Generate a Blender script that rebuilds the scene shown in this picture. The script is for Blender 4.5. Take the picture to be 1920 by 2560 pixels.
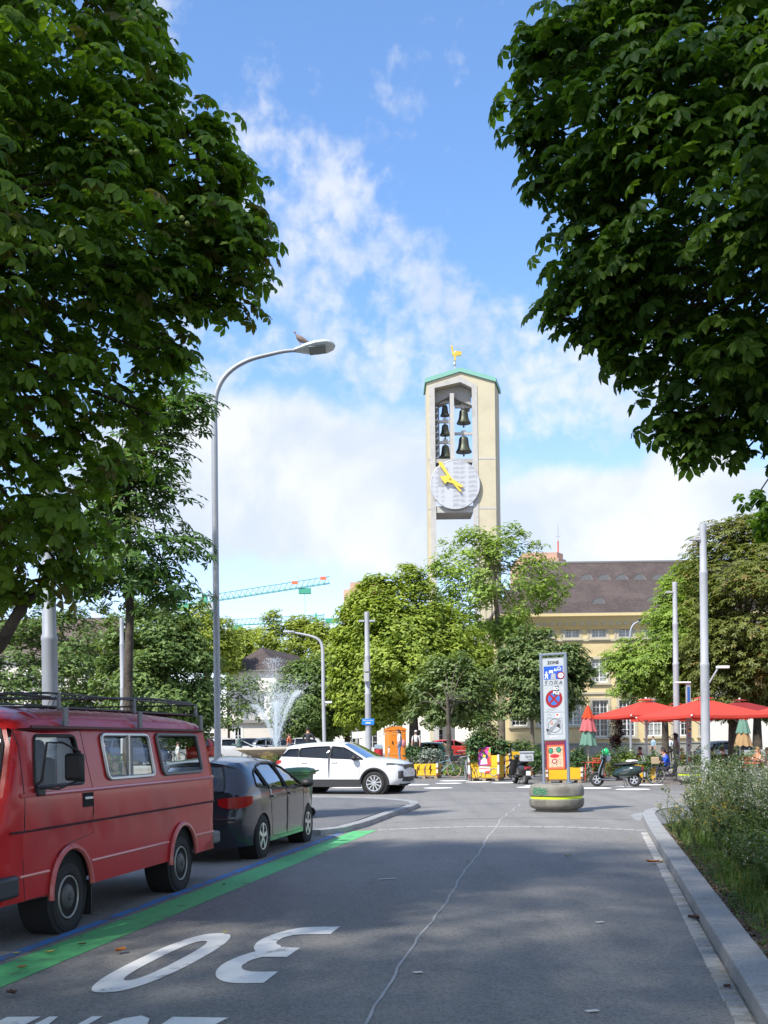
import bpy, bmesh, math, random
import numpy as np
from mathutils import Vector, Matrix
from mathutils.geometry import delaunay_2d_cdt
sc = bpy.context.scene; col = sc.collection
for o in list(bpy.data.objects): bpy.data.objects.remove(o)
rnd = random.Random(11); nr = np.random.default_rng(11)
R = math.radians
# ------------------------------------------------------------------ camera (eye height 1.65 m, level, lens shifted up, slight roll)
F, H, U0, V0, ROLL = 2800., 1.65, 960., 1854.5, .013
cam = bpy.data.objects.new('camera', bpy.data.cameras.new('camera')); col.objects.link(cam)
cr_, sr_ = math.cos(ROLL), math.sin(ROLL)
cam.matrix_world = Matrix(((cr_, sr_, 0, 0), (0, 0, -1, 0), (-sr_, cr_, 0, H), (0, 0, 0, 1)))
cam.data.sensor_fit = 'HORIZONTAL'; cam.data.sensor_width = 36; cam.data.lens = 36*F/1920
cam.data.shift_y = (V0-1280)/1920; cam.data.clip_start = .1; cam.data.clip_end = 6000
sc.camera = cam
# ------------------------------------------------------------------ world sky with cloud layers, one sun
SUN_EL, SUN_AZ = R(50), R(-138)          # azimuth measured clockwise from +Y: behind the camera and to the left
w = bpy.data.worlds.new('World'); sc.world = w; w.use_nodes = True
nt = w.node_tree; nt.nodes.clear()
class NG:
    def __init__(s, nt): s.nt = nt
    def n(s, t, ins=None, **kw):
        x = s.nt.nodes.new(t)
        for k, v in kw.items(): setattr(x, k, v)
        for k, v in (ins or {}).items(): s.set(x.inputs[k], v)
        return x
    def set(s, i, v):
        if isinstance(v, bpy.types.NodeSocket): s.nt.links.new(v, i)
        elif isinstance(v, bpy.types.Node): s.nt.links.new(v.outputs[0], i)
        else: i.default_value = v
    def m(s, op, a, b=0., c=0., clamp=False):
        x = s.nt.nodes.new('ShaderNodeMath'); x.operation = op; x.use_clamp = clamp
        s.set(x.inputs[0], a); s.set(x.inputs[1], b); s.set(x.inputs[2], c); return x.outputs[0]
    def noise(s, vec, scale, detail=6, rough=.55, dist=0.):
        return s.n('ShaderNodeTexNoise', {'Vector': vec, 'Scale': scale, 'Detail': detail, 'Roughness': rough, 'Distortion': dist}).outputs[0]
    def ss(s, v, a, b, lo=0., hi=1.):
        x = s.nt.nodes.new('ShaderNodeMapRange'); x.interpolation_type = 'SMOOTHSTEP'
        s.set(x.inputs[0], v); s.set(x.inputs[1], a); s.set(x.inputs[2], b); s.set(x.inputs[3], lo); s.set(x.inputs[4], hi); return x.outputs[0]
    def mix(s, f, a, b, mode='MIX'):
        x = s.nt.nodes.new('ShaderNodeMix'); x.data_type = 'RGBA'; x.blend_type = mode
        s.set(x.inputs[0], f); s.set(x.inputs[6], a); s.set(x.inputs[7], b); return x.outputs[2]
g = NG(nt)
sky = g.n('ShaderNodeTexSky', sky_type='NISHITA', sun_disc=False, sun_elevation=SUN_EL, sun_rotation=SUN_AZ, altitude=400, air_density=1.0, dust_density=.6, ozone_density=2.2)
gen = g.n('ShaderNodeTexCoord').outputs['Generated']
sep = g.n('ShaderNodeSeparateXYZ', {0: gen})
sx, sy, sz = sep.outputs
# direction as tangents (sideways, up) along the view axis for placing the cloud masses; a flat cloud deck for their texture
el = g.m('ARCTAN2', sz, g.m('SQRT', g.m('ADD', g.m('MULTIPLY', sx, sx), g.m('MULTIPLY', sy, sy))))
az = g.m('ARCTAN2', sx, sy)
zz = g.m('MAXIMUM', sz, .03)
deck = g.n('ShaderNodeCombineXYZ', {0: g.m('DIVIDE', sx, zz), 1: g.m('DIVIDE', sy, zz), 2: 0.}).outputs[0]
ang = g.n('ShaderNodeCombineXYZ', {0: az, 1: el, 2: 0.}).outputs[0]
def blob(a0, e0, ra, re, rot=0.):
    da, de = g.m('SUBTRACT', az, a0), g.m('SUBTRACT', el, e0)
    c, s = math.cos(rot), math.sin(rot)
    p = g.m('DIVIDE', g.m('ADD', g.m('MULTIPLY', da, c), g.m('MULTIPLY', de, s)), ra)
    q = g.m('DIVIDE', g.m('SUBTRACT', g.m('MULTIPLY', de, c), g.m('MULTIPLY', da, s)), re)
    d = g.m('SQRT', g.m('ADD', g.m('MULTIPLY', p, p), g.m('MULTIPLY', q, q)))
    return g.ss(d, 1.25, .35)
# big soft bank low over the square
b1 = g.m('MAXIMUM', blob(-.09, .225, .25, .095, -.08), g.m('MAXIMUM', blob(.22, .192, .19, .055, -.03), blob(.27, .225, .06, .045)))
b1 = g.m('MAXIMUM', b1, g.m('MAXIMUM', blob(.05, .178, .11, .042), blob(.9, .25, .5, .14)))
b1 = g.m('MAXIMUM', b1, g.m('MAXIMUM', blob(-.95, .25, .45, .14), blob(2.6, .3, 1.2, .2)))
n1 = g.noise(ang, 10., 9, .58, .25)
bank = g.m('MULTIPLY', g.ss(g.m('ADD', b1, g.m('MULTIPLY', g.m('SUBTRACT', n1, .5), 1.35)), .30, .82), .96)
# broken altocumulus puffs higher up
b2 = g.m('MAXIMUM', blob(-.075, .465, .11, .065, -.35), g.m('MAXIMUM', blob(-.02, .395, .17, .075, -.35), blob(.04, .34, .20, .075, -.12)))
b2 = g.m('MAXIMUM', b2, g.m('MAXIMUM', blob(.20, .30, .17, .075), blob(-.19, .54, .035, .10, .2)))
b2 = g.m('MAXIMUM', b2, g.m('MAXIMUM', g.m('MULTIPLY', blob(.0, .52, .22, .07), .40), g.m('MULTIPLY', blob(-.12, .32, .12, .09), .8)))
b2 = g.m('MAXIMUM', b2, g.m('MULTIPLY', g.m('MAXIMUM', g.ss(g.m('ABSOLUTE', az), .42, .8), g.ss(el, .68, .95)), .86))  # extra cloud out of view, added to whiten and brighten the ambient light
n2 = g.noise(ang, 46., 6, .55, .15); n3 = g.noise(ang, 15., 5, .55, .2)
pf = g.m('ADD', g.m('MULTIPLY', b2, .62), g.m('ADD', g.m('MULTIPLY', g.m('SUBTRACT', n2, .5), 1.15), g.m('MULTIPLY', g.m('SUBTRACT', n3, .5), 1.25)))
puff = g.m('MULTIPLY', g.ss(pf, .28, .92), .80)
cov = g.m('MAXIMUM', bank, puff)
shade = g.noise(g.n('ShaderNodeVectorMath', {0: ang, 1: (.02, .022, 0)}, operation='ADD').outputs[0], 8., 6, .52, .3)
CLB = 3.75
ccol = g.mix(g.ss(g.m('ADD', shade, g.m('MULTIPLY', n1, .25)), .50, .74), (CLB*.76, CLB*.83, CLB*.96, 1), (CLB*1.0, CLB*1.01, CLB*1.03, 1))
skyc = g.mix(1., sky.outputs[0], g.mix(g.ss(el, .10, .42), (.98, .90, 1.0, 1), (.80, .95, 1.09, 1)), 'MULTIPLY')
fin = g.mix(g.m('MULTIPLY', cov, .93), skyc, ccol)
bg = g.n('ShaderNodeBackground', {0: fin, 1: .138})
g.n('ShaderNodeOutputWorld', {0: bg.outputs[0]})
sun = bpy.data.objects.new('sun', bpy.data.lights.new('sun', 'SUN')); col.objects.link(sun)
sun.data.energy = 3.5; sun.data.angle = R(2.2); sun.data.color = (1., .95, .86)
SD = Vector((math.sin(SUN_AZ)*math.cos(SUN_EL), math.cos(SUN_AZ)*math.cos(SUN_EL), math.sin(SUN_EL)))
sun.rotation_euler = (-SD).to_track_quat('-Z', 'Y').to_euler(); sun.location = SD*50
vs = sc.view_settings
sc.display_settings.display_device = 'sRGB'; vs.view_transform = 'Standard'; vs.look = 'None'; vs.gamma = 1; vs.use_curve_mapping = False
vs.exposure = 1.0
sc.cycles.use_denoising = True
sc.cycles.max_bounces = 8; sc.cycles.transparent_max_bounces = 24; sc.cycles.caustics_reflective = False; sc.cycles.caustics_refractive = False
# ------------------------------------------------------------------ photograph pixels (1920x2560) to places
def un(u, v):
    a, b = u-U0, v-V0
    return a*cr_-b*sr_, b*cr_+a*sr_
def P(u, v, Y):
    a, b = un(u, v); return Vector((a*Y/F, Y, H-b*Y/F))
def G(u, v, z=0.):
    a, b = un(u, v); Y = F*(H-z)/b; return Vector((a*Y/F, Y, z))
TH = R(10.651); DX, DY = math.sin(TH), math.cos(TH)          # the street runs 10.65 degrees right of the view axis
def W(s, t, z=0.): return Vector((s*DX+t*DY, s*DY-t*DX, z))   # street coordinates: along, across (right positive)
def crown_z(s, t):
    k = max(0., 1-((t+1.55)/2.5)**2); f = 1 if s < 22 else max(0., 1-(s-22)/8)
    return .075*k*f
def WR(s, t, dz=0.): return W(s, t, crown_z(s, t)+dz)
# ------------------------------------------------------------------ materials
MATS = {}
def M(name, c, rough=.6, metal=0., spec=.5, var=0., vs=4., bump=0., bs=30., coat=0., emit=0., trans=0., alpha=1., detail=4., c2=None, c2s=(.45, .6), sss=0.):
    if name in MATS: return MATS[name]
    m = bpy.data.materials.new(name); m.use_nodes = True; MATS[name] = m
    n = NG(m.node_tree); b = m.node_tree.nodes['Principled BSDF']
    b.inputs['Roughness'].default_value = rough; b.inputs['Metallic'].default_value = metal
    b.inputs['Specular IOR Level'].default_value = spec; b.inputs['Coat Weight'].default_value = coat; b.inputs['Coat Roughness'].default_value = .08
    b.inputs['Alpha'].default_value = alpha; b.inputs['Transmission Weight'].default_value = trans
    c4 = (*c, 1.)
    b.inputs['Base Color'].default_value = c4
    if emit: b.inputs['Emission Color'].default_value = c4; b.inputs['Emission Strength'].default_value = emit
    tc = None
    if var or bump or c2: tc = n.n('ShaderNodeTexCoord').outputs['Object']
    base = c4
    if c2:
        f = n.ss(n.noise(tc, vs, detail, .6, .2), *c2s)
        base = n.mix(f, c4, (*c2, 1.))
    if var:
        f = n.m('ADD', 1-var, n.m('MULTIPLY', n.noise(tc, vs*2.7, detail, .65), 2*var))
        cc = n.n('ShaderNodeCombineColor', {0: f, 1: f, 2: f})
        base = n.mix(1., base, cc.outputs[0], 'MULTIPLY')
        rr = n.m('ADD', rough-.08, n.m('MULTIPLY', n.noise(tc, vs*1.3, 3, .6), .16)); n.set(b.inputs['Roughness'], rr)
    if base is not c4: n.set(b.inputs['Base Color'], base)
    if bump:
        bp = n.n('ShaderNodeBump', {'Strength': bump, 'Distance': .02, 'Height': n.noise(tc, bs, 5, .65)})
        n.set(b.inputs['Normal'], bp.outputs[0])
    return m
# ------------------------------------------------------------------ mesh builder
class MB:
    def __init__(s, M=None): s.v = []; s.f = []; s.mi = []; s.M = M or Matrix(); s.k = 0
    def add(s, vs, fs, mi=None):
        b = len(s.v); s.v += [tuple(s.M @ Vector(p)) for p in vs]; s.f += [tuple(b+i for i in f) for f in fs]
        s.mi += [s.k if mi is None else mi]*len(fs); return s
    def box(s, c, d, rz=0., taper=1.):
        x, y, z = (q/2 for q in d); r = Matrix.Rotation(rz, 3, 'Z'); vs = []
        for k, (a, b, e) in enumerate(((-1,-1,-1),(1,-1,-1),(1,1,-1),(-1,1,-1),(-1,-1,1),(1,-1,1),(1,1,1),(-1,1,1))):
            t = taper if e > 0 else 1
            vs.append(Vector(c)+r @ Vector((a*x*t, b*y*t, e*z)))
        return s.add(vs, [(0,3,2,1),(4,5,6,7),(0,1,5,4),(1,2,6,5),(2,3,7,6),(3,0,4,7)])
    def tube(s, pts, r, n=8, closed=False, caps=True):
        pts = [Vector(p) for p in pts]; m = len(pts); rs = r if isinstance(r, (list, tuple)) else [r]*m
        vs = []; ref = None
        for i, p in enumerate(pts):
            a = pts[i-1] if (i > 0 or closed) else p; b = pts[(i+1) % m] if (i < m-1 or closed) else p
            t = (b-a).normalized()
            if ref is None:
                ref = Vector((0, 0, 1)) if abs(t.z) < .9 else Vector((1, 0, 0))
            x = (ref - t*ref.dot(t)); x = x.normalized() if x.length > 1e-6 else t.orthogonal().normalized()
            ref = x; y = t.cross(x)
            vs += [p+(x*math.cos(2*math.pi*k/n)+y*math.sin(2*math.pi*k/n))*rs[i] for k in range(n)]
        fs = []
        for i in range(m if closed else m-1):
            j = (i+1) % m
            for k in range(n): fs.append((i*n+k, i*n+(k+1) % n, j*n+(k+1) % n, j*n+k))
        if caps and not closed: fs += [tuple(range(n-1, -1, -1)), tuple((m-1)*n+k for k in range(n))]
        return s.add(vs, fs)
    def cyl(s, p, q, r0, r1=None, n=12): return s.tube([p, q], [r0, r0 if r1 is None else r1], n)
    def lathe(s, prof, n=24, c=(0,0,0), caps=True):
        vs = [(c[0]+r*math.cos(2*math.pi*k/n), c[1]+r*math.sin(2*math.pi*k/n), c[2]+z) for r, z in prof for k in range(n)]
        fs = [(i*n+k, i*n+(k+1) % n, (i+1)*n+(k+1) % n, (i+1)*n+k) for i in range(len(prof)-1) for k in range(n)]
        if caps: fs += [tuple(range(n-1, -1, -1)), tuple((len(prof)-1)*n+k for k in range(n))]
        return s.add(vs, fs)
    def lathe_y(s, prof, n=24, c=(0,0,0)):       # axis along y: prof (r, y)
        vs = [(c[0]+r*math.cos(2*math.pi*k/n), c[1]+y, c[2]+r*math.sin(2*math.pi*k/n)) for r, y in prof for k in range(n)]
        fs = [(i*n+(k+1) % n, i*n+k, (i+1)*n+k, (i+1)*n+(k+1) % n) for i in range(len(prof)-1) for k in range(n)]
        fs += [tuple(range(n)), tuple((len(prof)-1)*n+k for k in range(n-1, -1, -1))]
        return s.add(vs, fs)
    def ell(s, c, r, nu=12, nv=8):
        r = r if isinstance(r, (tuple, list)) else (r, r, r)
        vs = [(c[0], c[1], c[2]-r[2])]
        for j in range(1, nv):
            a = math.pi*j/nv-math.pi/2
            vs += [(c[0]+r[0]*math.cos(a)*math.cos(2*math.pi*k/nu), c[1]+r[1]*math.cos(a)*math.sin(2*math.pi*k/nu), c[2]+r[2]*math.sin(a)) for k in range(nu)]
        vs.append((c[0], c[1], c[2]+r[2])); L = len(vs)-1; fs = []
        for k in range(nu):
            fs.append((0, 1+(k+1) % nu, 1+k)); fs.append((L, L-nu+k, L-nu+(k+1) % nu))
            for j in range(nv-2): fs.append((1+j*nu+k, 1+j*nu+(k+1) % nu, 1+(j+1)*nu+(k+1) % nu, 1+(j+1)*nu+k))
        return s.add(vs, fs)
    def prism(s, poly, a, b, ax='y'):            # polygon in the plane across ax, from a to b along ax
        def q(p, h): return (p[0], h, p[1]) if ax == 'y' else ((p[0], p[1], h) if ax == 'z' else (h, p[0], p[1]))
        n = len(poly); vs = [q(p, a) for p in poly]+[q(p, b) for p in poly]
        return s.add(vs, [tuple(range(n)), tuple(range(2*n-1, n-1, -1))]+[(i, n+i, n+(i+1) % n, (i+1) % n) for i in range(n)])
    def sheet(s, rows):
        m, n = len(rows), len(rows[0])
        return s.add([p for r_ in rows for p in r_], [(i*n+j, i*n+j+1, (i+1)*n+j+1, (i+1)*n+j) for i in range(m-1) for j in range(n-1)])
    def build(s, name, mat, par=None, smooth=35, bevel=0., kind=None, seg=2, fix=True):
        me = bpy.data.meshes.new(name); me.from_pydata(s.v, [], s.f)
        for x in (mat if isinstance(mat, (list, tuple)) else [mat]): me.materials.append(x)
        me.polygons.foreach_set('material_index', s.mi)
        if fix:
            bm = bmesh.new(); bm.from_mesh(me); bmesh.ops.recalc_face_normals(bm, faces=bm.faces); bm.to_mesh(me); bm.free()
        if smooth:
            me.polygons.foreach_set('use_smooth', [True]*len(me.polygons)); me.set_sharp_from_angle(angle=R(smooth))
        o = bpy.data.objects.new(name, me); col.objects.link(o)
        if par is not None: o.parent = par
        if bevel:
            b = o.modifiers.new('bevel', 'BEVEL'); b.width = bevel; b.segments = seg; b.limit_method = 'ANGLE'; b.angle_limit = R(40)
        if kind: o['kind'] = kind
        return o
def tag(o, label=None, cat=None, group=None, kind=None):
    if label: o['label'] = label
    if cat: o['category'] = cat
    if group: o['group'] = group
    if kind: o['kind'] = kind
    return o
def thing(name, label, cat, loc=(0,0,0), rz=0., group=None):
    o = bpy.data.objects.new(name, None); col.objects.link(o); o.location = loc; o.rotation_euler = (0, 0, rz); o.empty_display_size = .2
    return tag(o, label, cat, group)
def copy_tree(o, loc=None, rz=None, label=None, par=None):
    def rec(x, p):
        c = x.copy(); col.objects.link(c)
        if p is not None: c.parent = p
        for ch in x.children: rec(ch, c)
        return c
    c = rec(o, par)
    if loc is not None: c.location = loc
    if rz is not None: c.rotation_euler = (0, 0, rz)
    if label: c['label'] = label
    return c
def share(src, name, par, loc=(0,0,0), rot=(0,0,0), sca=1., mat=None):      # another piece from the same mesh
    o = bpy.data.objects.new(name, src.data); col.objects.link(o); o.parent = par; o.location = loc; o.rotation_euler = rot
    o.scale = (sca,)*3 if isinstance(sca, (int, float)) else sca
    return o
def text_mesh(txt, size=1., bold=0.):
    c = bpy.data.curves.new('t', 'FONT'); c.body = txt; c.size = size; c.align_x = 'CENTER'; c.align_y = 'CENTER'; c.offset = bold; c.resolution_u = 4
    o = bpy.data.objects.new('t', c); col.objects.link(o); dg = bpy.context.evaluated_depsgraph_get(); dg.update()
    me = bpy.data.meshes.new_from_object(o.evaluated_get(dg)); vs = [tuple(v.co) for v in me.vertices]; fs = [tuple(p.vertices) for p in me.polygons]
    bpy.data.objects.remove(o); bpy.data.curves.remove(c); bpy.data.meshes.remove(me); return vs, fs
def add_text(mb, txt, size, fn, mi=None, bold=0., stretch=1.):           # fn maps letter plane (x, y) to a place
    vs, fs = text_mesh(txt, size, bold); mb.add([fn(x*stretch, y) for x, y, z in vs], fs, mi)
def disc(mb, c, r, fn, n=24, mi=None, r0=0., sy=1.):
    if r0: mb.add([fn(c[0]+q*math.cos(2*math.pi*k/n), c[1]+q*sy*math.sin(2*math.pi*k/n)) for q in (r0, r) for k in range(n)], [(k, (k+1) % n, n+(k+1) % n, n+k) for k in range(n)], mi)
    else: mb.add([fn(c[0]+r*math.cos(2*math.pi*k/n), c[1]+r*sy*math.sin(2*math.pi*k/n)) for k in range(n)], [tuple(range(n))], mi)
# ================================================================== GROUND
asph = M('asphalt', (.085,.085,.088), .82, var=.16, vs=1.2, bump=.35, bs=90, c2=(.105,.103,.10), c2s=(.40,.70), detail=8)
def asphalt(name, c, c2, speck):
    m = bpy.data.materials.new(name); m.use_nodes = True; n = NG(m.node_tree); b = m.node_tree.nodes['Principled BSDF']
    tc = n.n('ShaderNodeTexCoord').outputs['Object']
    f = n.ss(n.noise(tc, .55, 5, .6, .4), .35, .65)
    base = n.mix(f, (*c, 1), (*c2, 1))
    st_ = n.n('ShaderNodeMapping', {0: tc, 3: (1.6, .12, 1)}).outputs[0]        # traffic wear, drawn out along the street
    base = n.mix(n.m('MULTIPLY', n.ss(n.noise(st_, 1.1, 4, .6, .2), .42, .7), .55), base, (c[0]*.72, c[1]*.72, c[2]*.74, 1))
    blot = n.ss(n.noise(tc, .9, 7, .68, .6), .56, .70); base = n.mix(n.m('MULTIPLY', blot, .38), base, (c[0]*.62, c[1]*.61, c[2]*.60, 1))
    pale = n.ss(n.noise(n.n('ShaderNodeVectorMath', {0: tc, 1: (7., 3., 0)}, operation='ADD').outputs[0], 1.7, 8, .7, .3), .58, .72); base = n.mix(n.m('MULTIPLY', pale, .30), base, (c2[0]*1.35, c2[1]*1.34, c2[2]*1.30, 1))
    base = n.mix(n.m('MULTIPLY', n.ss(n.noise(tc, 22., 4, .7), .50, .72), .35), base, (c[0]*.55, c[1]*.55, c[2]*.55, 1))
    v = n.n('ShaderNodeTexVoronoi', {'Vector': tc, 'Scale': 70.}); lum = n.n('ShaderNodeSeparateColor', {0: v.outputs['Color']}).outputs[0]
    base = n.mix(n.m('MULTIPLY', n.ss(lum, .55, 1.), speck), base, (.30, .30, .30, 1))
    base = n.mix(n.m('MULTIPLY', n.ss(lum, .35, .0), speck), base, (.03, .03, .032, 1))
    n.set(b.inputs['Base Color'], base); b.inputs['Roughness'].default_value = .78
    bp = n.n('ShaderNodeBump', {'Strength': .5, 'Distance': .006, 'Height': v.outputs['Distance']}); n.set(b.inputs['Normal'], bp.outputs[0])
    return m
m_road = asphalt('road asphalt', (.195,.186,.172), (.228,.217,.200), .42)
m_sq = asphalt('square asphalt', (.15,.145,.137), (.18,.172,.16), .3)
m_pav = asphalt('pavement asphalt', (.12,.12,.124), (.145,.143,.14), .35)
m_granite = M('granite', (.31,.31,.31), .7, var=.22, vs=40, bump=.3, bs=120, c2=(.22,.23,.235), c2s=(.45,.62), detail=8)
m_granite2 = M('granite dark', (.23,.228,.222), .75, var=.2, vs=30, bump=.4, bs=80, c2=(.22,.215,.20), c2s=(.4,.65), detail=8)
m_white = M('road paint white', (.80,.79,.76), .6, var=.10, vs=5, c2=(.26,.255,.24), c2s=(.56,.74), detail=12, bump=.15, bs=120)
m_green = M('road paint green', (.095,.42,.15), .65, var=.18, vs=4., c2=(.10,.17,.10), c2s=(.55,.70), detail=12, bump=.2, bs=120)
m_blue = M('road paint blue', (.055,.20,.50), .65, var=.2, vs=4, c2=(.13,.14,.16), c2s=(.48,.62), detail=12, bump=.2, bs=120)
m_joint = M('joint sealant', (.38,.38,.38), .8, var=.2, vs=6)
m_soil = M('soil', (.075,.058,.042), .95, var=.35, vs=6, bump=1., bs=60, c2=(.12,.10,.075), c2s=(.45,.7))
m_grass_base = M('turf', (.045,.075,.025), .95, var=.3, vs=3, bump=.8, bs=50)
def grime(m, sc_, amt, col_, zs=1., lo=.45, hi=.72):      # weathering streaks and stains over a material
    n = NG(m.node_tree); b = m.node_tree.nodes['Principled BSDF']; tc = n.n('ShaderNodeTexCoord').outputs['Object']
    f = n.m('MULTIPLY', n.ss(n.noise(n.n('ShaderNodeMapping', {0: tc, 3: (1, 1, zs)}).outputs[0], sc_, 8, .65, .3), lo, hi), amt)
    l = b.inputs['Base Color'].links; src = l[0].from_socket if l else tuple(b.inputs['Base Color'].default_value)
    n.set(b.inputs['Base Color'], n.mix(f, src, (*col_, 1)))
grime(m_granite, 2.2, .55, (.16,.155,.14)); grime(m_granite2, 2.5, .5, (.13,.12,.10))
def ground_sheet(name, poly, z, mat, n=1):
    mb = MB(); mb.add([(p[0], p[1], z) for p in poly], [tuple(range(len(poly)))]); return tag(mb.build(name, mat, smooth=0), kind='structure')
ground_sheet('ground', [(-2500,-300),(2500,-300),(2500,4000),(-2500,4000)], -.03, M('far ground', (.14,.14,.13), .9, var=.2, vs=.05))
ground_sheet('square', [(-60,33),(60,33),(60,96),(-60,96)], -.006, m_sq)
# street: one sheet with its camber, ending in an uneven resurfacing edge
mb = MB(); rows = []
for i in range(48):
    s = -10+i*46/47
    rows.append([WR(s+(0 if s < 30 else (.5*math.sin(t*.9))), t) for t in (-14,-9,-7,-5.6,-4.6,-4,-3.4,-2.8,-2.2,-1.6,-1.,-.4,.2,.9,3,8,16,26)])
mb.sheet(rows); road = tag(mb.build('road', m_road, smooth=0), kind='structure')
def strip(name, pts0, pts1, mat, dz, lab=None):
    mb = MB(); mb.sheet([[WR(*p, dz) for p in pts0], [WR(*p, dz) for p in pts1]]); return mb.build(name, mat, road, smooth=0)
SS = [-4+i*.5 for i in range(49)]
strip('green_line', [(s, -4.42) for s in SS]+[(20.25,-4.42)], [(s, -4.01) for s in SS]+[(20.45,-4.0)], m_green, .004)
strip('blue_line', [(s, -4.61) for s in SS[:-1]]+[(19.9,-4.6)], [(s, -4.505) for s in SS[:-1]]+[(19.95,-4.5)], m_blue, .004)
mb = MB(); A, B = [], []
for i in range(120):
    s = 2+i*27/119; t = -1.26-.55*(s-5)/16+.016*math.sin(s*1.3)+.008*math.sin(s*5.3+1)+.004*math.sin(s*17); hw = .0065+.005*abs(math.sin(s*7.7))
    if s > 23: t = -1.88+.03*math.sin(s*3)
    A.append(WR(s, t-hw, .004)); B.append(WR(s, t+hw, .004))
mb.sheet([A, B]); mb.build('surface_joint', m_joint, road, smooth=0)
# 30 and ZONE painted for the traffic coming towards us (upside down from here)
def letter(name, curves, mat=m_white):
    mb = MB()
    for outer, inner in curves:
        n = len(outer); rows = [outer, inner]
        mb.sheet([[WR(s, t, .004) for s, t in r_] for r_ in rows])
    return mb.build(name, mat, road, smooth=0)
def arc(cs, ct, rs, rt, a0, a1, n=22): return [(cs+rs*math.sin(a0+(a1-a0)*i/n), ct+rt*math.cos(a0+(a1-a0)*i/n)) for i in range(n+1)]
def sup(cs, ct, rs, rt, n=40, e=.80):
    f = lambda x: math.copysign(abs(x)**e, x)
    return [(cs+rs*f(math.sin(2*math.pi*i/n)), ct+rt*f(math.cos(2*math.pi*i/n))) for i in range(n+1)]
letter('painted_numeral', [(sup(7.93,-3.15,1.13,.250), sup(7.93,-3.15,.76,.098))])
def numeral3():
    # two bowls open to the right, drawn as outer and inner outlines
    o = [(7.12,-2.16)]+[(7.13,-2.30)]+arc(7.70,-2.44,.58,.20,math.pi*1.5,math.pi*1.95,10)[::1]
    return o
def ribbon(name, center, w_s, w_t):
    A, B = [], []
    for i, p in enumerate(center):
        a = center[max(0, i-1)]; b = center[min(len(center)-1, i+1)]
        ds, dt = (b[0]-a[0])/5.2, (b[1]-a[1]); l = math.hypot(ds, dt) or 1
        ns, nt_ = -dt/l, ds/l
        A.append((p[0]+ns*w_s, p[1]+nt_*w_t)); B.append((p[0]-ns*w_s, p[1]-nt_*w_t))
    return (A, B)
c3a = [(7.28,-2.17),(7.27,-2.30)]+arc(7.72,-2.36,.46,.215,R(268),R(180),16)[1:]+[]
c3 = []
# lower bowl (nearer us) then upper bowl, meeting at the middle bar on the right
for i in range(19): a = R(250-i*140/18); c3.append((7.74+.50*math.sin(a), -2.30+.28*math.cos(a)))
c3 = [(7.28,-2.165),(7.26,-2.28)]+[(7.75-.49*math.cos(R(a)), -2.32-.25*math.sin(R(a))) for a in range(5,150,8)]+[(8.17,-2.40),(8.165,-2.25)]
c3b = [(8.165,-2.25),(8.20,-2.42)]+[(8.70-.47*math.cos(R(a)), -2.36-.23*math.sin(R(a))) for a in range(25,160,8)]+[(9.15,-2.35),(9.165,-2.16)]
letter('painted_numeral', [ribbon('x', c3, .185, .083), ribbon('x', c3b, .185, .083)])
def zone_text(mb):
    add_text(mb, 'ZONE', 1., lambda x, y: WR(5.41-y*2.35, -2.79-x*.50, .004), bold=.02)
mb = MB(); zone_text(mb); mb.build('painted_word', m_white, road, smooth=0)
# cross bands: a row of setts and a smooth threshold band
def stone(mb, c0, c1, w, z0, z1, ins=.006):      # one stone from street point c0 to c1 (along its length), w across, as a 5-sided block with worn edges
    pass
def block(name, pts, z0, z1, mat, par, ins=.008):
    c = sum((Vector(p) for p in pts), Vector((0,0)))/len(pts)
    mb = MB(); n = len(pts); top = [Vector(p)+(c-Vector(p)).normalized()*ins for p in pts]; o = W(c[0], c[1], 0)
    vs = [W(p[0], p[1], z0)-o for p in pts]+[W(p[0], p[1], z1-ins*.7)-o for p in pts]+[W(p[0], p[1], z1)-o for p in top]
    fs = [(i, (i+1) % n, n+(i+1) % n, n+i) for i in range(n)]+[(n+i, n+(i+1) % n, 2*n+(i+1) % n, 2*n+i) for i in range(n)]+[tuple(2*n+i for i in range(n))]
    mb.add(vs, fs); ob = mb.build(name, mat, par, smooth=0); ob.location = o; return ob
t = -4.0
for i in range(24):
    l = .2; s0 = 20.45+.02*math.sin(i*1.7); z = crown_z(20.5, t+.1)+.005
    block('sett', [(s0, t+.006), (s0, t+l-.006), (s0+.13, t+l-.006), (s0+.13, t+.006)], z-.06, z+.004*rnd.random(), m_granite, road); t += l+.004
t = -4.75
while t < .85:
    l = min(.94, .86-t); s0 = 22.5+.7*(t+4.75)/5.6
    rows = [[WR(s0+ds+.012*l*k, t+l*k/3, .005) for k in range(4)] for ds in (0, .10)]
    mb = MB(); mb.sheet(rows); mb.build('threshold_slab', m_granite, road, smooth=0); t += l+.008
m_sett = M('sett stone', (.42,.415,.40), .8, var=.25, vs=9, bump=.4, bs=70, c2=(.31,.30,.28), c2s=(.45,.62), detail=8); m_settd = M('sett stone brown', (.34,.325,.30), .8, var=.25, vs=9, bump=.4, bs=70, c2=(.25,.235,.21), c2s=(.45,.62), detail=8)
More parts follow.
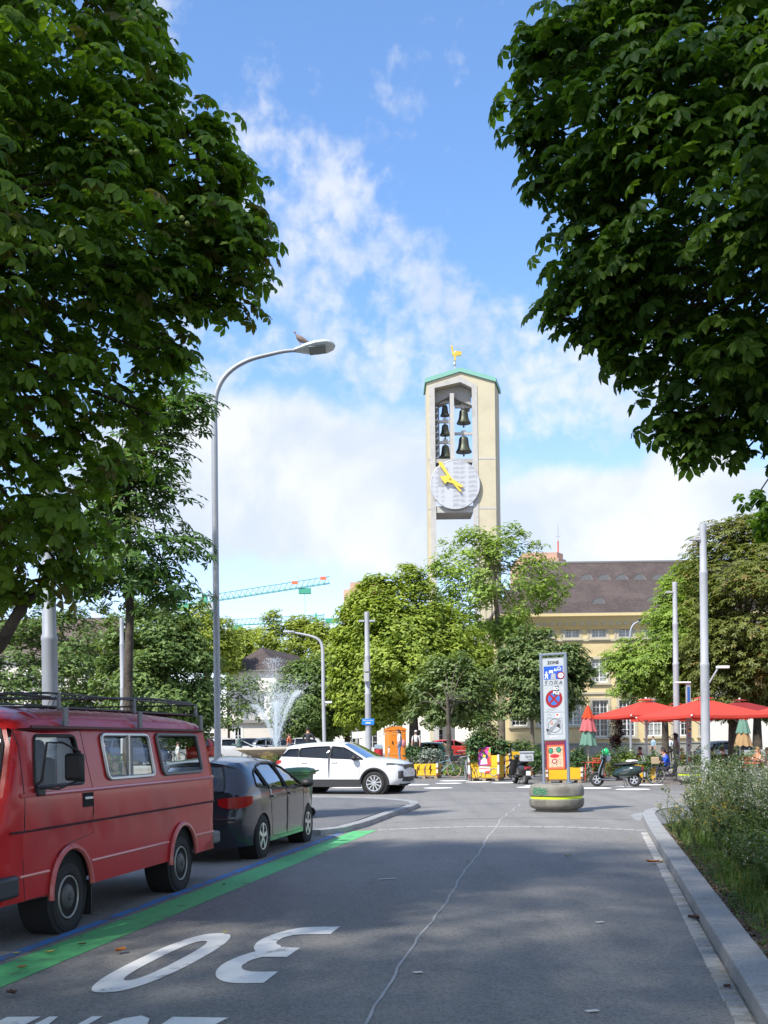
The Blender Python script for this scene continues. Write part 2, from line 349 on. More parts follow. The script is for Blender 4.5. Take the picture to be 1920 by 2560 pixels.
# right gutter setts and kerb stones
gut = thing('gutter', None, None); tag(gut, kind='structure')
ob_ = MB(); ob_.sheet([[W(s, .755, -.02) for s in (-4, 24)], [W(s, .90, -.02) for s in (-4, 24)]]); ob_.build('gutter_bed', M('joint sand', (.07,.066,.06), .95), gut, smooth=0)
s = 2.0; i = 0
while s < 19.9:
    l = .145+.05*rnd.random(); a = .765+.008*rnd.random()
    z = crown_z(s, .78)+.004+.006*rnd.random()
    block('sett', [(s+.010, a), (s+.010, .884), (s+l-.010, .884), (s+l-.010, a+.006*rnd.random())], z-.08, z+.004, rnd.choice((m_settd, m_sett, m_sett, m_granite)), gut, .012)
    s += l; i += 1
kerb = thing('kerb', None, None); tag(kerb, kind='structure')
def kerb_run(outer, wid, z, lens, par, side=1, mat=m_granite):
    # resample an outline into stones
    P_ = [Vector(p) for p in outer]; L = [0]
    for a, b in zip(P_, P_[1:]): L.append(L[-1]+(b-a).length)
    def at(d):
        d = max(0, min(L[-1], d))
        for k in range(len(P_)-1):
            if d <= L[k+1]: f = (d-L[k])/(L[k+1]-L[k]); return P_[k].lerp(P_[k+1], f), (P_[k+1]-P_[k]).normalized()
        return P_[-1], (P_[-1]-P_[-2]).normalized()
    def nrm(d):
        a, b = at(d-.15)[0], at(d+.15)[0]; t_ = (b-a).normalized(); return Vector((-t_.y, t_.x))*side
    d = 0
    while d < L[-1]-.1:
        l = min(lens*(.9+.2*rnd.random()), L[-1]-d); k = 3; pts = []
        for j in range(k+1): pts.append(at(d+.006+(l-.012)*j/k)[0])
        back = [at(d+.006+(l-.012)*j/k)[0]+nrm(d+l*j/k)*wid for j in range(k, -1, -1)]
        block('kerb_stone', [tuple(p) for p in pts+back], -.1, z+.003*rnd.random(), mat, par, .012); d += l
KO = [(1.0,.90),(12,.90),(20.5,.90),(23.3,.93),(24.4,1.03),(25.2,1.25),(25.8,1.6),(26.25,2.1),(26.6,2.9),(26.9,4.2),(27.1,8)]
kerb_run(KO, .25, .13, 1.25, kerb, side=1)
# flat gutter strip round the nose of the kerb
mb = MB(); A = [(22.9,.62),(24.2,.66),(25.1,.85),(26.0,1.25),(26.6,1.8),(27.0,2.6),(27.35,4.2)]; Bp = [(22.9,.89),(23.5,.92),(24.6,1.05),(25.5,1.4),(26.1,1.9),(26.5,2.7),(26.85,4.2)]
mb.sheet([[W(*p, .008) for p in A], [W(*p, .008) for p in Bp]]); mb.build('gutter_strip', m_granite, gut, smooth=0)
def zsheet(name, pts, z, mat): return ground_sheet(name, [W(*p)[:2] for p in pts], z, mat)
zsheet('planting_bed', [(-6,1.13),(12,1.13),(20.7,1.15),(20.7,5.6),(-6,5.6)], .10, m_soil)
zsheet('pavement', [(20.7,1.14),(23.3,1.18),(24.2,1.28),(25,1.5),(25.5,1.85),(25.9,2.4),(26.2,3.1),(26.6,4.3),(26.8,8),(27,30),(-6,30),(-6,5.6),(20.7,5.6)], .115, m_pav)
# left pavement with its rounded end
LO = [(19.3,-8.2),(19.2,-6.2),(19.25,-5.05),(19.9,-4.72),(21.3,-4.60),(24.4,-4.60),(26.6,-4.52),(27.8,-4.56),(28.7,-4.8),(29.5,-5.25),(30.3,-6.0),(30.9,-7.0),(31.2,-8.4),(31.4,-12),(31.6,-30)]
kerb_run(LO, .22, .105, 1.1, kerb, side=1)
zsheet('pavement', [(p[0]-(.08 if p[0] > 28 else -.08 if p[0] < 19.5 else 0), p[1]-.06) for p in LO]+[(19.5,-30)], .098, m_pav)
mb = MB(); A = [(p[0]+.05, p[1]+.02) for p in LO[3:12]]; Bp = [(p[0]+(.28 if p[0] > 27 else .02), p[1]+.2) for p in LO[3:12]]
mb.sheet([[W(*p, .012) for p in A], [W(*p, .012) for p in Bp]]); mb.build('gutter_strip', m_granite, gut, smooth=0)
kerb_run([(-6,-7.0),(10,-7.0),(19.0,-7.0)], .2, .11, 1.3, kerb, side=1)
zsheet('pavement', [(-8,-7.1),(19.2,-7.1),(19.3,-30),(-8,-30)], .10, m_pav)
# drain grating by the kerb
dg_ = tag(thing('drain_grating', 'dark cast iron drain grating set in the road beside the right kerb', 'drain', W(20.15,.45,.005), -TH), None)
mb = MB(); mb.box((0,0,-.02), (.52,.32,.03)); mb.build('frame', M('iron', (.06,.058,.055), .7, .6, var=.2), dg_)
for k in range(7): b_ = MB(); b_.box((-.21+k*.07,0,.002), (.03,.26,.02)); b_.build('bar', M('iron bright', (.22,.21,.20), .6, .5, var=.3, vs=20), dg_)
# big white dots painted on the square
m_dot = M('dot paint', (.78,.78,.76), .6, var=.08, vs=2, detail=8)
sqr = bpy.data.objects['square']
for u, v, r_ in ((1095.5,1970,.52),(1122,1958.5,.52),(1135,1952,.62),(1035,1962,.6),(1582,1974,.56),(1487,1970.5,.56),(1330,1968,.55),(1345,1964,.5),(1560,1965.5,.5),(870,1969,.6),(1620,1962,.55),(1195,1955,.5),(1260,1957,.5),(1400,1962,.5),(800,1960,.55)):
    c = G(u, v); mb = MB(); disc(mb, (c.x, c.y), r_, lambda x, y: (x, y, .008 if y < 37 else .003), 28); mb.build('painted_dot', m_dot, sqr, smooth=0)
# raised fountain plaza at the left, two stone steps along its front
m_plaza = M('plaza paving', (.30,.29,.27), .85, var=.15, vs=1.5, detail=7)
m_step = M('step stone', (.30,.28,.25), .85, var=.2, vs=3, bump=.3, bs=40, c2=(.20,.185,.16), c2s=(.5,.7))
PZ = .55
ground_sheet('plaza', [(-90,54),(1.6,54),(2.2,60),(2.6,110),(-90,110)], PZ, m_plaza)
stp = tag(thing('steps', 'weathered stone steps along the edge of the fountain plaza', 'steps', (0,53.2,0)), None)
for k in range(3):
    x = -30
    while x < 1.4:
        l = min(1.9, 1.6-x); mb = MB(); mb.box((x+l/2, .14+.28*k*1., (k+1)*PZ/6+0), (l-.012, .30, (k+1)*PZ/3)); mb.build('step_stone', m_step, stp, bevel=.012); x += l
mb = MB(); mb.box((1.55,5.,PZ/2), (.16,8.5,PZ-.004)); mb.build('side_stone', m_step, stp)
# ================================================================== BUILDINGS AND TALL STRUCTURES
def cdt(outer, holes, extra=()):
    vs, es = [], []
    for lp in [outer]+list(holes):
        b = len(vs); vs += [Vector((p[0], p[1])) for p in lp]; es += [(b+i, b+(i+1) % len(lp)) for i in range(len(lp))]
    vs += [Vector((p[0], p[1])) for p in extra]
    r = delaunay_2d_cdt(vs, es, [], 0, 1e-5); V = [tuple(p) for p in r[0]]; out = []
    def pin(poly, x, y):
        q = False
        for (x1, y1), (x2, y2) in zip(poly, poly[1:]+poly[:1]):
            if (y1 > y) != (y2 > y) and x < (x2-x1)*(y-y1)/(y2-y1)+x1: q = not q
        return q
    for f in r[2]:
        cx, cy = sum(V[i][0] for i in f)/len(f), sum(V[i][1] for i in f)/len(f)
        if pin(list(outer), cx, cy) and not any(pin(list(h), cx, cy) for h in holes): out.append(tuple(f))
    return V, out
def plate(mb, outer, holes, y0, y1, fn=None, back=True):       # thick wall in the x-z plane with openings, from y0 (front) to y1
    fn = fn or (lambda x, y, z: (x, y, z))
    vs, fs = cdt(outer, holes)
    mb.add([fn(x, y0, z) for x, z in vs], fs)
    if back: mb.add([fn(x, y1, z) for x, z in vs], [f[::-1] for f in fs])
    for lp in [outer]+list(holes):
        n = len(lp); mb.add([fn(p[0], y0, p[1]) for p in lp]+[fn(p[0], y1, p[1]) for p in lp], [(i, (i+1) % n, n+(i+1) % n, n+i) for i in range(n)])
def rect(x0, z0, x1, z1): return [(x0, z0), (x1, z0), (x1, z1), (x0, z1)]
m_cream = M('cream render', (.54,.485,.345), .85, var=.10, vs=.35, bump=.1, bs=30, c2=(.48,.43,.305), c2s=(.45,.7), detail=8)
m_trim = M('pale concrete', (.47,.455,.43), .85, var=.14, vs=.8, c2=(.37,.355,.33), c2s=(.5,.75), detail=8)
m_conc = M('concrete grey', (.36,.35,.33), .9, var=.18, vs=1.5, detail=8)
m_copper = M('verdigris copper', (.20,.44,.36), .7, var=.15, vs=1.5)
m_bronze = M('bell bronze', (.075,.085,.065), .5, .6, var=.25, vs=1.)
m_gold = M('gilding', (.80,.55,.10), .32, .55, var=.05, vs=3)
m_goldp = M('yellow gilded paint', (.80,.56,.07), .5, var=.05)
m_steel = M('galvanised steel', (.46,.47,.48), .5, .35, var=.12, vs=2)
m_glass = M('window glass', (.025,.03,.035), .08, spec=.6)
m_glass2 = M('window glass curtained', (.30,.32,.31), .15, spec=.6, var=.3, vs=.8)
m_sash = M('window paint white', (.72,.72,.70), .5)
m_face = bpy.data.materials.new('clock face metal'); m_face.use_nodes = True; n_ = NG(m_face.node_tree); tc_ = n_.n('ShaderNodeTexCoord').outputs['Object']
def _face():      # brushed sheet metal in upright strips with soft cross ripples
    b = m_face.node_tree.nodes['Principled BSDF']; sp = n_.n('ShaderNodeSeparateXYZ', {0: tc_}).outputs
    st = n_.n('ShaderNodeTexNoise', {'Vector': n_.n('ShaderNodeMapping', {0: tc_, 3: (1.2, 1, .02)}).outputs[0], 'Scale': 1.6, 'Detail': 2.}).outputs[0]
    rp = n_.m('SINE', n_.m('ADD', n_.m('MULTIPLY', sp[2], 13.), n_.m('MULTIPLY', n_.noise(tc_, 1.3, 4), 9.)))
    f = n_.m('MULTIPLY', n_.ss(st, .42, .58), n_.m('ADD', .45, n_.m('MULTIPLY', rp, .35)))
    n_.set(b.inputs['Base Color'], n_.mix(f, (.54,.55,.57,1), (.33,.34,.36,1))); b.inputs['Roughness'].default_value = .45; b.inputs['Metallic'].default_value = .2
_face()
grime(m_cream, 1.1, .30, (.40,.36,.26), .06, .5, .75); grime(m_trim, 1.2, .35, (.33,.31,.28), .08, .5, .75)
# --- bell tower
TY = 115.; tx0 = P(1066, 952, TY).x
def T(x, y): p = P(1000+x/3.6875, 820+y/3.6875, TY); return p.x-tx0, p.z
def Tx(x, y=1000): return T(x, y)[0]
def Tz(y, x=500): return T(x, y)[1]
tower = thing('bell_tower', 'tall cream church bell tower with open belfry and big round clock', 'church tower', (tx0, TY, 0))
Wd = 7.0; zE = Tz(505, 243); zA = Tz(408, 490); xl, xr = Tx(318, 550), Tx(661, 550); xm = Wd/2*1.0-.02; zo, zoa = Tz(552), Tz(500)
spl = lambda x, y, z: (x+.83*(x/7)*(y/3.8), y, z)
mb = MB(); plate(mb, [(0,0),(0,zE),(xm,zA),(Wd,zE),(Wd,0),(xr,0),(xr,zo),(xm,zoa),(xl,zo),(xl,0)], [], 0, 3.8, spl); mb.build('wall', m_cream, tower, smooth=0)
mb = MB(); e = .16; ro = [(-e,zE-.02),(xm,zA+.02),(Wd+e,zE-.02),(Wd+e,zE+.42),(xm,zA+.46),(-e,zE+.42)]; plate(mb, ro, [], -.18, 4.05, spl); mb.build('roof', m_copper, tower, smooth=0)
tw = .55
mb = MB(); ol = [(xl-tw,0),(xl-tw,zo+.2),(xm,zoa+tw*1.1),(xr+tw,zo+.2),(xr+tw,0),(xr-.001,0),(xr-.001,zo),(xm,zoa),(xl+.001,zo),(xl+.001,0)]
plate(mb, ol, [], -.07, 3.7, spl); trim_ = mb.build('opening_trim', m_trim, tower, smooth=0)
for zz_ in (Tz(1207), Tz(1665)):
    for a, b in ((-.02, xl-tw-.02), (xr+tw+.02, Wd+.02)):
        mb = MB(); mb.box(((a+b)/2, .0, zz_), (b-a, .05, .16)); mb.build('joint_band', m_trim, tower, smooth=0)
mb = MB(); mb.box(((xl+xr)/2, .9, Tz(1222)), (xr-xl, 1.7, Tz(1205)-Tz(1240))); mb.build('belfry_beam', m_conc, tower, smooth=0)
mb = MB(); mb.box(((xl+xr)/2, 1.85, (Tz(1640)+Tz(1700))/2), (xr-xl, 3.6, Tz(1640)-Tz(1700))); mb.build('lower_beam', m_trim, tower, smooth=0)
mb = MB(); xmu = Tx(484, 900); mb.box((xmu, 1.1, (Tz(590)+Tz(1205))/2), (.42, 1.5, Tz(590)-Tz(1205)-.01)); mb.build('mullion', m_trim, tower, smooth=0)
mb = MB(); mb.prism([(xl+.01, zo-.02), (xl+.01, zo-1.3), (xmu-.6, zo-.75), (xmu, zo-.5), (xmu+.7, zo-.95), (xr-.01, zo-1.5), (xr-.01, zo-.02), (xm, zoa-.02)], 1.0, 3.5); mb.build('belfry_ceiling', m_conc, tower, smooth=0)
for k in range(9):
    mb = MB(); z = Tz(720+k*58); mb.box((xl+.20, 1.6, z), (.34, 2.4, .10)); mb.build('louvre_slat', m_steel, tower, smooth=0)
mb = MB(); mb.box((xl+.52, 2.8, (Tz(650)+Tz(1205))/2), (.14, .14, Tz(650)-Tz(1205))); mb.build('frame_post', m_steel, tower, smooth=0)
bell0 = None
for cx, yt, yb, wd in ((421,668,768,90),(424,848,948,105),(427,1042,1158,118),(596,708,840,136),(597,960,1110,152)):
    x, zt = T(cx, yt); zb = Tz(yb); r = wd/3.6875*TY/F/2; h = zt-zb
    mb = MB(); prof = [(r*.98,0),(r,.04*h),(r*.90,.12*h),(r*.74,.28*h),(r*.64,.5*h),(r*.60,.75*h),(r*.54,.9*h),(r*.40,.98*h),(.02,h)]
    mb.lathe(prof, 22, (0,0,0)); bl = mb.build('bell', m_bronze, tower); bl.location = (x, 1.7, zb)
    mb = MB(); mb.box((0, 0, h+.30), (max(1.55, r*2.4), .26, .26)); mb.tube([(0,0,h), (0,0,h+.25)], .12, 8); mb.box((0,0,h+.52), (.5,.22,.2)); mb.build('yoke', M('yoke steel', (.52,.50,.46), .5, .2, var=.2), bl)
    mb = MB(); mb.tube([(0,0,.1), (0,0,-.28)], .05, 6); mb.ell((0,0,-.32), .11, 8, 6); mb.build('clapper', m_bronze, bl)
cx, cz = T(507, 1451); cr = 229/3.6875*TY/F
ck = MB(); ck.lathe_y([(cr,.0),(cr,-.16),(cr-.06,-.20),(cr-.07,-.17),(.01,-.17)], 56, (0,0,0)); clk = ck.build('clock_face', m_face, tower, smooth=30); clk.location = (cx, -.20, cz)
def hand(name, pts, y0, y1):
    mb = MB(); mb.prism([((T(*p)[0]-cx), (T(*p)[1]-cz)) for p in pts], y0, y1); return mb.build(name, m_goldp, clk, smooth=0)
hand('minute_hand', [(352,1238),(385,1250),(470,1395),(580,1470),(560,1482),(520,1462),(565,1512),(548,1522),(470,1425),(360,1275)], -.40, -.30)
hand('hour_hand', [(365,1383),(440,1372),(458,1392),(450,1410),(490,1448),(430,1432),(412,1452)], -.52, -.42)
mb = MB(); mb.box((Tx(395,1370)-cx, -.178, Tz(1380)-cz), (1.0, .02, 1.9)); mb.build('face_panel', M('clock face dull', (.36,.37,.39), .5, .2), clk, smooth=0)
vane = thing('weathercock', 'gilded weathercock on a thin rod above the bell tower', 'weather vane', (tx0+Tx(516, 390), TY+1.5, zA+.3))
x0_, z0_ = Tx(516, 390), zA+.3
mb = MB(); mb.tube([(0,0,-.4), (0,0,Tz(262)-z0_)], .075, 8); mb.ell((-.03,0,Tz(290)-z0_), .19); mb.build('rod', m_steel, vane)
mb = MB(); q = lambda x, y: (Tx(x, y)-x0_, Tz(y)-z0_)
mb.prism([q(506,258),(q(524,258)),q(524,218),q(545,208),q(572,212),q(582,172),q(520,165),q(505,180),q(494,118),q(474,112),q(478,132),q(482,150),q(490,205),q(506,220)], -.10, .10); mb.build('cockerel', m_gold, vane, smooth=0, bevel=.03)
# --- yellow office building
m_yel = M('yellow render', (.64,.52,.29), .9, var=.09, vs=.3, bump=.08, bs=20, c2=(.53,.41,.21), c2s=(.5,.75), detail=8)
m_stone = M('sandstone trim', (.46,.42,.32), .85, var=.15, vs=1, detail=7)
m_plinth = M('stone plinth', (.27,.27,.24), .9, var=.2, vs=.8, detail=8)
m_tile = M('roof tiles brown', (.105,.072,.062), .85, var=.22, vs=1.2, c2=(.135,.105,.10), c2s=(.45,.65), detail=9)
def tile_mat(name, c, c2):
    m = bpy.data.materials.new(name); m.use_nodes = True; n = NG(m.node_tree); b = m.node_tree.nodes['Principled BSDF']
    tc = n.n('ShaderNodeTexCoord').outputs['Object']
    br = n.n('ShaderNodeTexBrick', {'Vector': n.n('ShaderNodeMapping', {0: tc, 2: (R(90), 0, 0)}).outputs[0], 'Color1': (*c, 1), 'Color2': (*c2, 1), 'Mortar': (c[0]*.5, c[1]*.5, c[2]*.5, 1), 'Scale': 1., 'Mortar Size': .012, 'Brick Width': .22, 'Row Height': .21, 'Bias': 0.})
    f = n.ss(n.noise(tc, .35, 8, .65, .3), .4, .7)
    n.set(b.inputs['Base Color'], n.mix(n.m('MULTIPLY', f, .6), br.outputs[0], (*[x*1.5 for x in c2], 1))); b.inputs['Roughness'].default_value = .85
    return m
m_tiles = tile_mat('roof tile courses', (.056,.040,.036), (.078,.058,.053))
BY = 95.
bx0 = P(1262, 1700, BY).x; bx1 = bx0+34.
yb = thing('office_building', 'long yellow three storey building with brown tiled hip roof and white sash windows', 'building', (bx0, BY, 0))
def B(u, v): p = P(u, v, BY); return p.x-bx0, p.z
LB = bx1-bx0; zc = B(1496, 1541)[1]; zeave = B(1496, 1537)[1]; zr = P(1500, 1407, BY+6.5).z
cols = [1299+67.2*k for k in range(-0, 11)]
holes = []; wins = []
hw = .68
zw0 = (B(1496,1812)[1], B(1496,1751)[1]); zw1 = (B(1496,1706)[1], B(1496,1648)[1]); zw2 = (B(1496,1594)[1], B(1496,1567)[1]); zdoor = B(1496,1842)[1]
def_gl = {}
for i, u in enumerate(cols):
    x = B(u, 1780)[0]; z0 = zw0[0] if i < 3 else zdoor
    if x > LB-1.5: continue
    wins.append((x, z0, zw0[1], hw, 'g', i)); wins.append((x, *zw1, hw, 'f', i)); wins.append((x-.02, *zw2, .62, 'a', i))
holes = [rect(x-h_, z0, x+h_, z1) for x, z0, z1, h_, k, i in wins]
mb = MB(); plate(mb, rect(0, 0, LB, zc), holes, 0, .45); mb.box((.15, 6.9, zc/2), (.3, 12.8, zc-.01)); mb.box((LB-.15, 6.9, zc/2), (.3, 12.8, zc-.01)); mb.box((LB/2, 13.2, zc/2), (LB-.01, .3, zc-.02)); mb.build('wall', m_yel, yb, smooth=0)
mb = MB(); mb.box((LB/2, -.04, .62), (LB+.1, .10, 1.24)); mb.box((LB/2,-.07,1.27), (LB+.14,.18,.12)); mb.build('plinth', m_plinth, yb, smooth=0)
mb = MB(); zst = B(1560,1732)[1]; mb.box((LB/2,-.05,zst), (LB+.08,.14,.16)); mb.build('string_course', m_stone, yb, smooth=0)
mb = MB(); zst2 = B(1496,1600)[1]; mb.box((LB/2,-.06,zst2), (LB+.08,.16,.18)); mb.build('string_course', m_stone, yb, smooth=0)
mb = MB(); mb.prism([(-.30, zeave-.95), (0.004, zeave-1.25), (.004, zeave+.05), (-.95, zeave+.05), (-.95, zeave-.18), (-.7, zeave-.3)], -.9, LB+.9, 'x'); mb.build('cornice', M('cornice yellow', (.62,.50,.26), .85, var=.1, vs=1), yb, smooth=0)
mb = MB()
for k in range(int(LB/.62)): mb.box((.3+k*.62, -.34, zeave-.78), (.3, .26, .26))
mb.build('dentil', m_stone, yb, smooth=0, kind='stuff')
# attic frieze of small blind arches
mb = MB(); za0, za1 = zw2[0]-.05, zw2[1]+.35; k = 0; x = .3
while x < LB-.3:
    if all(abs(x-w_[0]) > .85 for w_ in wins if w_[4] == 'a'):
        mb.prism([(x-.07,za0),(x+.07,za0),(x+.07,za1-.25),(x+.42,za1),(x+.42,za1+.1),(x,za1-.12),(x-.42,za1+.1),(x-.42,za1),(x-.07,za1-.25)], -.07, .002)
    x += .757
mb.build('frieze_arch', m_stone, yb, smooth=0, kind='stuff')
wt = {}
for x, z0, z1, h_, kd, i in wins:
    key = (kd, round(z0, 2)); hh = z1-z0
    if key not in wt:
        mb = MB()
        o_ = .20; plate(mb, rect(-h_-o_, -.18, h_+o_, hh+.22), [rect(-h_+.003, .003, h_-.003, hh-.003)], -.05, .12)          # stone surround
        mb.box((0, -.09, -.16), (2*h_+.56, .2, .10)); mb.k = 1
        plate(mb, rect(-h_+.004, .004, h_-.004, hh-.004), [rect(-h_+.09, .09, -.05, hh-.08), rect(.05, .09, h_-.09, hh-.08)], .16, .26)
        nrow = 6 if kd != 'a' else 3
        for r_ in range(1, nrow):
            z = .09+(hh-.17)*r_/nrow
            for sd in (-1, 1): mb.box((sd*(h_/2-.02), .19, z), (h_-.15, .05, .035))
        for sd in (-1, 1): mb.box((sd*(h_/2-.02), .192, hh/2), (.03, .05, hh-.2))
        wa = mb.build('window', [m_stone, m_sash], yb, smooth=0)
        mb = MB(); mb.add([(-h_+.05,.225,.05),(h_-.05,.225,.05),(h_-.05,.225,hh-.05),(-h_+.05,.225,hh-.05)], [(0,1,2,3)])
        pa = mb.build('pane', m_glass, wa, smooth=0)
        wt[key] = (wa, pa); wa.location = (x, 0, z0)
    else:
        wa, pa = wt[key]; w2 = share(wa, 'window', yb, (x, 0, z0)); p2 = share(pa, 'pane', w2)
        if (i*7+ord(kd)) % 3 == 0 or kd == 'a':
            p2.data = pa.data.copy(); p2.data.materials[0] = m_glass2
# roof, hipped at the left
rz_ = zeave+.06; yf, yk = -.8, 13.6; e = .95
mb = MB(); rl = 3.0
mb.add([(-e,yf,rz_),(LB+e,yf,rz_),(LB+e,yk,rz_),(-e,yk,rz_),(rl,6.4,zr),(LB-rl,6.4,zr)], [(0,1,5,4),(1,2,5),(2,3,4,5),(3,0,4),(3,2,1,0)])
roof = mb.build('roof', m_tiles, yb, smooth=0)
mb = MB(); mb.box((LB/2, yf-.06, rz_-.02), (LB+2*e, .16, .14)); mb.tube([(rl,6.4,zr+.03),(LB-rl,6.4,zr+.03)], .12, 6); mb.build('gutter', M('zinc', (.20,.19,.185), .6, .3, var=.2), roof, smooth=0)
slope = (zr-rz_)/(6.4-yf)
def dormer(u, v, wd, kind):
    # on the roof plane: find y where z matches
    p = P(u, v, BY+3); y = yf+(p.z-rz_)/slope*1.0; p = P(u, v, BY+y); y = yf+(p.z-rz_)/slope; x = p.x-bx0; z = rz_+(y-yf)*slope
    mb = MB(); n = 10; arc_ = [(wd/2*math.cos(math.pi*k/n), .50*math.sin(math.pi*k/n)) for k in range(n+1)]
    front = [(x+a, y-.10, z-.15+b) for a, b in arc_]; back = [(x+a, y-.10+max(0., (b+.05))/slope+.2, z-.15+b+.03) for a, b in arc_]
    o2 = [(x+a*1.2, y-.14, z-.15+b*1.22) for a, b in arc_]; b2 = [(x+a*1.2, y+b*1.22/slope+.25, z-.15+b*1.22+.05) for a, b in arc_]
    mb.sheet([o2, b2]); mb.k = 1; mb.sheet([front, o2])
    d = mb.build('dormer', [m_tiles, M('dormer edge', (.20,.19,.18), .7, var=.15)], roof, smooth=60)
    mb = MB(); mb.add(front, [tuple(range(n+1))]); mb.build('pane', M('dormer glass', (.13,.135,.14), .5), d, smooth=0)
for u in (1466, 1510, 1554.5, 1599, 1644): dormer(u, 1447, .98, 0)
dormer(1494, 1508, .95, 1); dormer(1627.5, 1504, .95, 1)
p = P(1603, 1524, BY+1); mb = MB(); mb.cyl((p.x-bx0, 1.2, p.z-.6), (p.x-bx0, 1.2, p.z+.55), .14, .14, 8); mb.cyl((p.x-bx0, 1.2, p.z+.56), (p.x-bx0, 1.2, p.z+.8), .2, .12, 8); mb.build('vent_pipe', m_steel, roof)
# --- generic plain building with window grid
def house(name, label, loc, rz, L, D, zw, wall, roofmat, zr_, wins_, hip=2.5, eave=.5, base=-.05, flat=False):
    t = thing(name, label, 'building', loc, rz)
    hs = [rect(x-w_/2, z, x+w_/2, z+h_) for x, z, w_, h_ in wins_]
    mb = MB(); plate(mb, rect(0, base, L, zw), hs, 0, .3); mb.box((.15, D/2+.15, zw/2), (.3, D-.32, zw-.01)); mb.box((L-.15, D/2+.15, zw/2), (.3, D-.32, zw-.01)); mb.box((L/2, D, zw/2), (L-.01, .3, zw-.02)); mb.build('wall', wall, t, smooth=0)
    for x, z, w_, h_ in wins_:
        mb = MB(); plate(mb, rect(-w_/2-.08, -.08, w_/2+.08, h_+.08), [rect(-w_/2+.07, .07, -.03, h_-.07), rect(.03, .07, w_/2-.07, h_-.07)], -.03, .14)
        for k in (1, 2): mb.box((0, .06, h_*k/3), (w_-.1, .04, .04))
        wa = mb.build('window', m_sash, t, smooth=0); wa.location = (x, 0, z)
        mb = MB(); mb.add([(-w_/2+.05,.10,.05),(w_/2-.05,.10,.05),(w_/2-.05,.10,h_-.05),(-w_/2+.05,.10,h_-.05)], [(0,1,2,3)]); mb.build('pane', m_glass, wa, smooth=0)
    e = eave
    if flat:
        mb = MB(); mb.box((L/2, D/2, zw+.12), (L+2*e, D+2*e, .24)); mb.build('roof', roofmat, t, smooth=0)
    else:
        mb = MB(); mb.add([(-e,-e,zw),(L+e,-e,zw),(L+e,D+e,zw),(-e,D+e,zw),(hip,D/2,zr_),(L-hip,D/2,zr_)] if L > D else [(-e,-e,zw),(L+e,-e,zw),(L+e,D+e,zw),(-e,D+e,zw),(L/2,hip,zr_),(L/2,D-hip,zr_)],
            [(0,1,5,4),(1,2,5),(2,3,4,5),(3,0,4),(3,2,1,0)] if L > D else [(0,1,4),(1,2,5,4),(2,3,5),(3,0,4,5),(3,2,1,0)])
        r_ = mb.build('roof', roofmat, t, smooth=0)
        mb = MB(); mb.box((L/2,-e-.03,zw+.02), (L+2*e,.14,.12)); mb.build('gutter', MATS['zinc'], r_, smooth=0)
    return t
m_wwall = M('white render', (.74,.70,.64), .9, var=.07, vs=.4, detail=7)
m_wwall2 = M('offwhite render', (.62,.58,.52), .9, var=.1, vs=.4, detail=7)
a = R(-13.9); c = P(566, 1700, 120)
h1 = house('villa', 'white house with dark brown hipped roof behind the fountain', (c.x, 120, 0), a, 5.6, 19, 9.35, m_wwall, m_tiles, 12.15, [(1.5,5.2,.9,1.7),(3.9,5.2,.9,1.7)], hip=3.4, eave=.45)
mb = MB(); mb.tube([(2.55,1.3,10.28),(2.85,1.3,10.28)], .22, 8); mb.build('roof_vent', m_glass, [o for o in h1.children if o.name.startswith('roof')][0])
c = P(500, 1809, 84); zt = c.z
house('pavilion', 'low white flat roofed building behind the fountain at the left', (P(470,1809,84).x, 84, PZ), 0, 6.4, 8, zt-PZ, m_wwall2, M('felt roof', (.25,.24,.23), .9), 0, [(1.55,.9,.95,1.1),(3.75,.35,.55,2.)], flat=True, eave=.25)
mb = MB(); x0 = P(617,1809,84).x
lg = thing('porch', 'grey recessed porch with white posts beside the low pavilion', 'porch', (x0, 84.4, PZ))
mb = MB(); mb.box((2.2,3,1.2), (4.4,.2,2.4)); mb.build('back_wall', M('grey wall', (.33,.31,.29), .9, var=.15, vs=.6), lg, smooth=0)
mb = MB(); mb.box((2.2,1.5,2.5), (4.6,3.4,.2)); mb.build('roof', m_wwall2, lg, smooth=0)
for x in (.6, 1.05, 3.2): mb = MB(); mb.box((x,.1,1.2), (.14,.14,2.4)); mb.build('post', m_sash, lg, smooth=0)
house('apartment_house', 'pale apartment house with tiled roof behind the trees at far left', (-46,112,0), R(-4), 22, 12, 10.5, m_wwall2, m_tile, 15, [(2+3*i, z, 1.1, 1.6) for i in range(7) for z in (1.2, 4.4, 7.5)], hip=4)
house('long_building', 'long white building seen between the plane trunks in the middle', (-9.5,118,0), 0, 17, 10, 5.6, m_wwall, m_tile, 8.5, [(1.4+2.3*i, 1., 1.1, 1.9) for i in range(7)], hip=3)
house('corner_house', 'white house at the right edge behind the cafe parasols', (P(1886,1780,74).x, 74, 0), R(3), 12, 9, 6.2, m_wwall, m_tile, 9.5, [(1.6+2.6*i, z, 1.1, 1.5) for i in range(4) for z in (.9, 3.7)], hip=3)
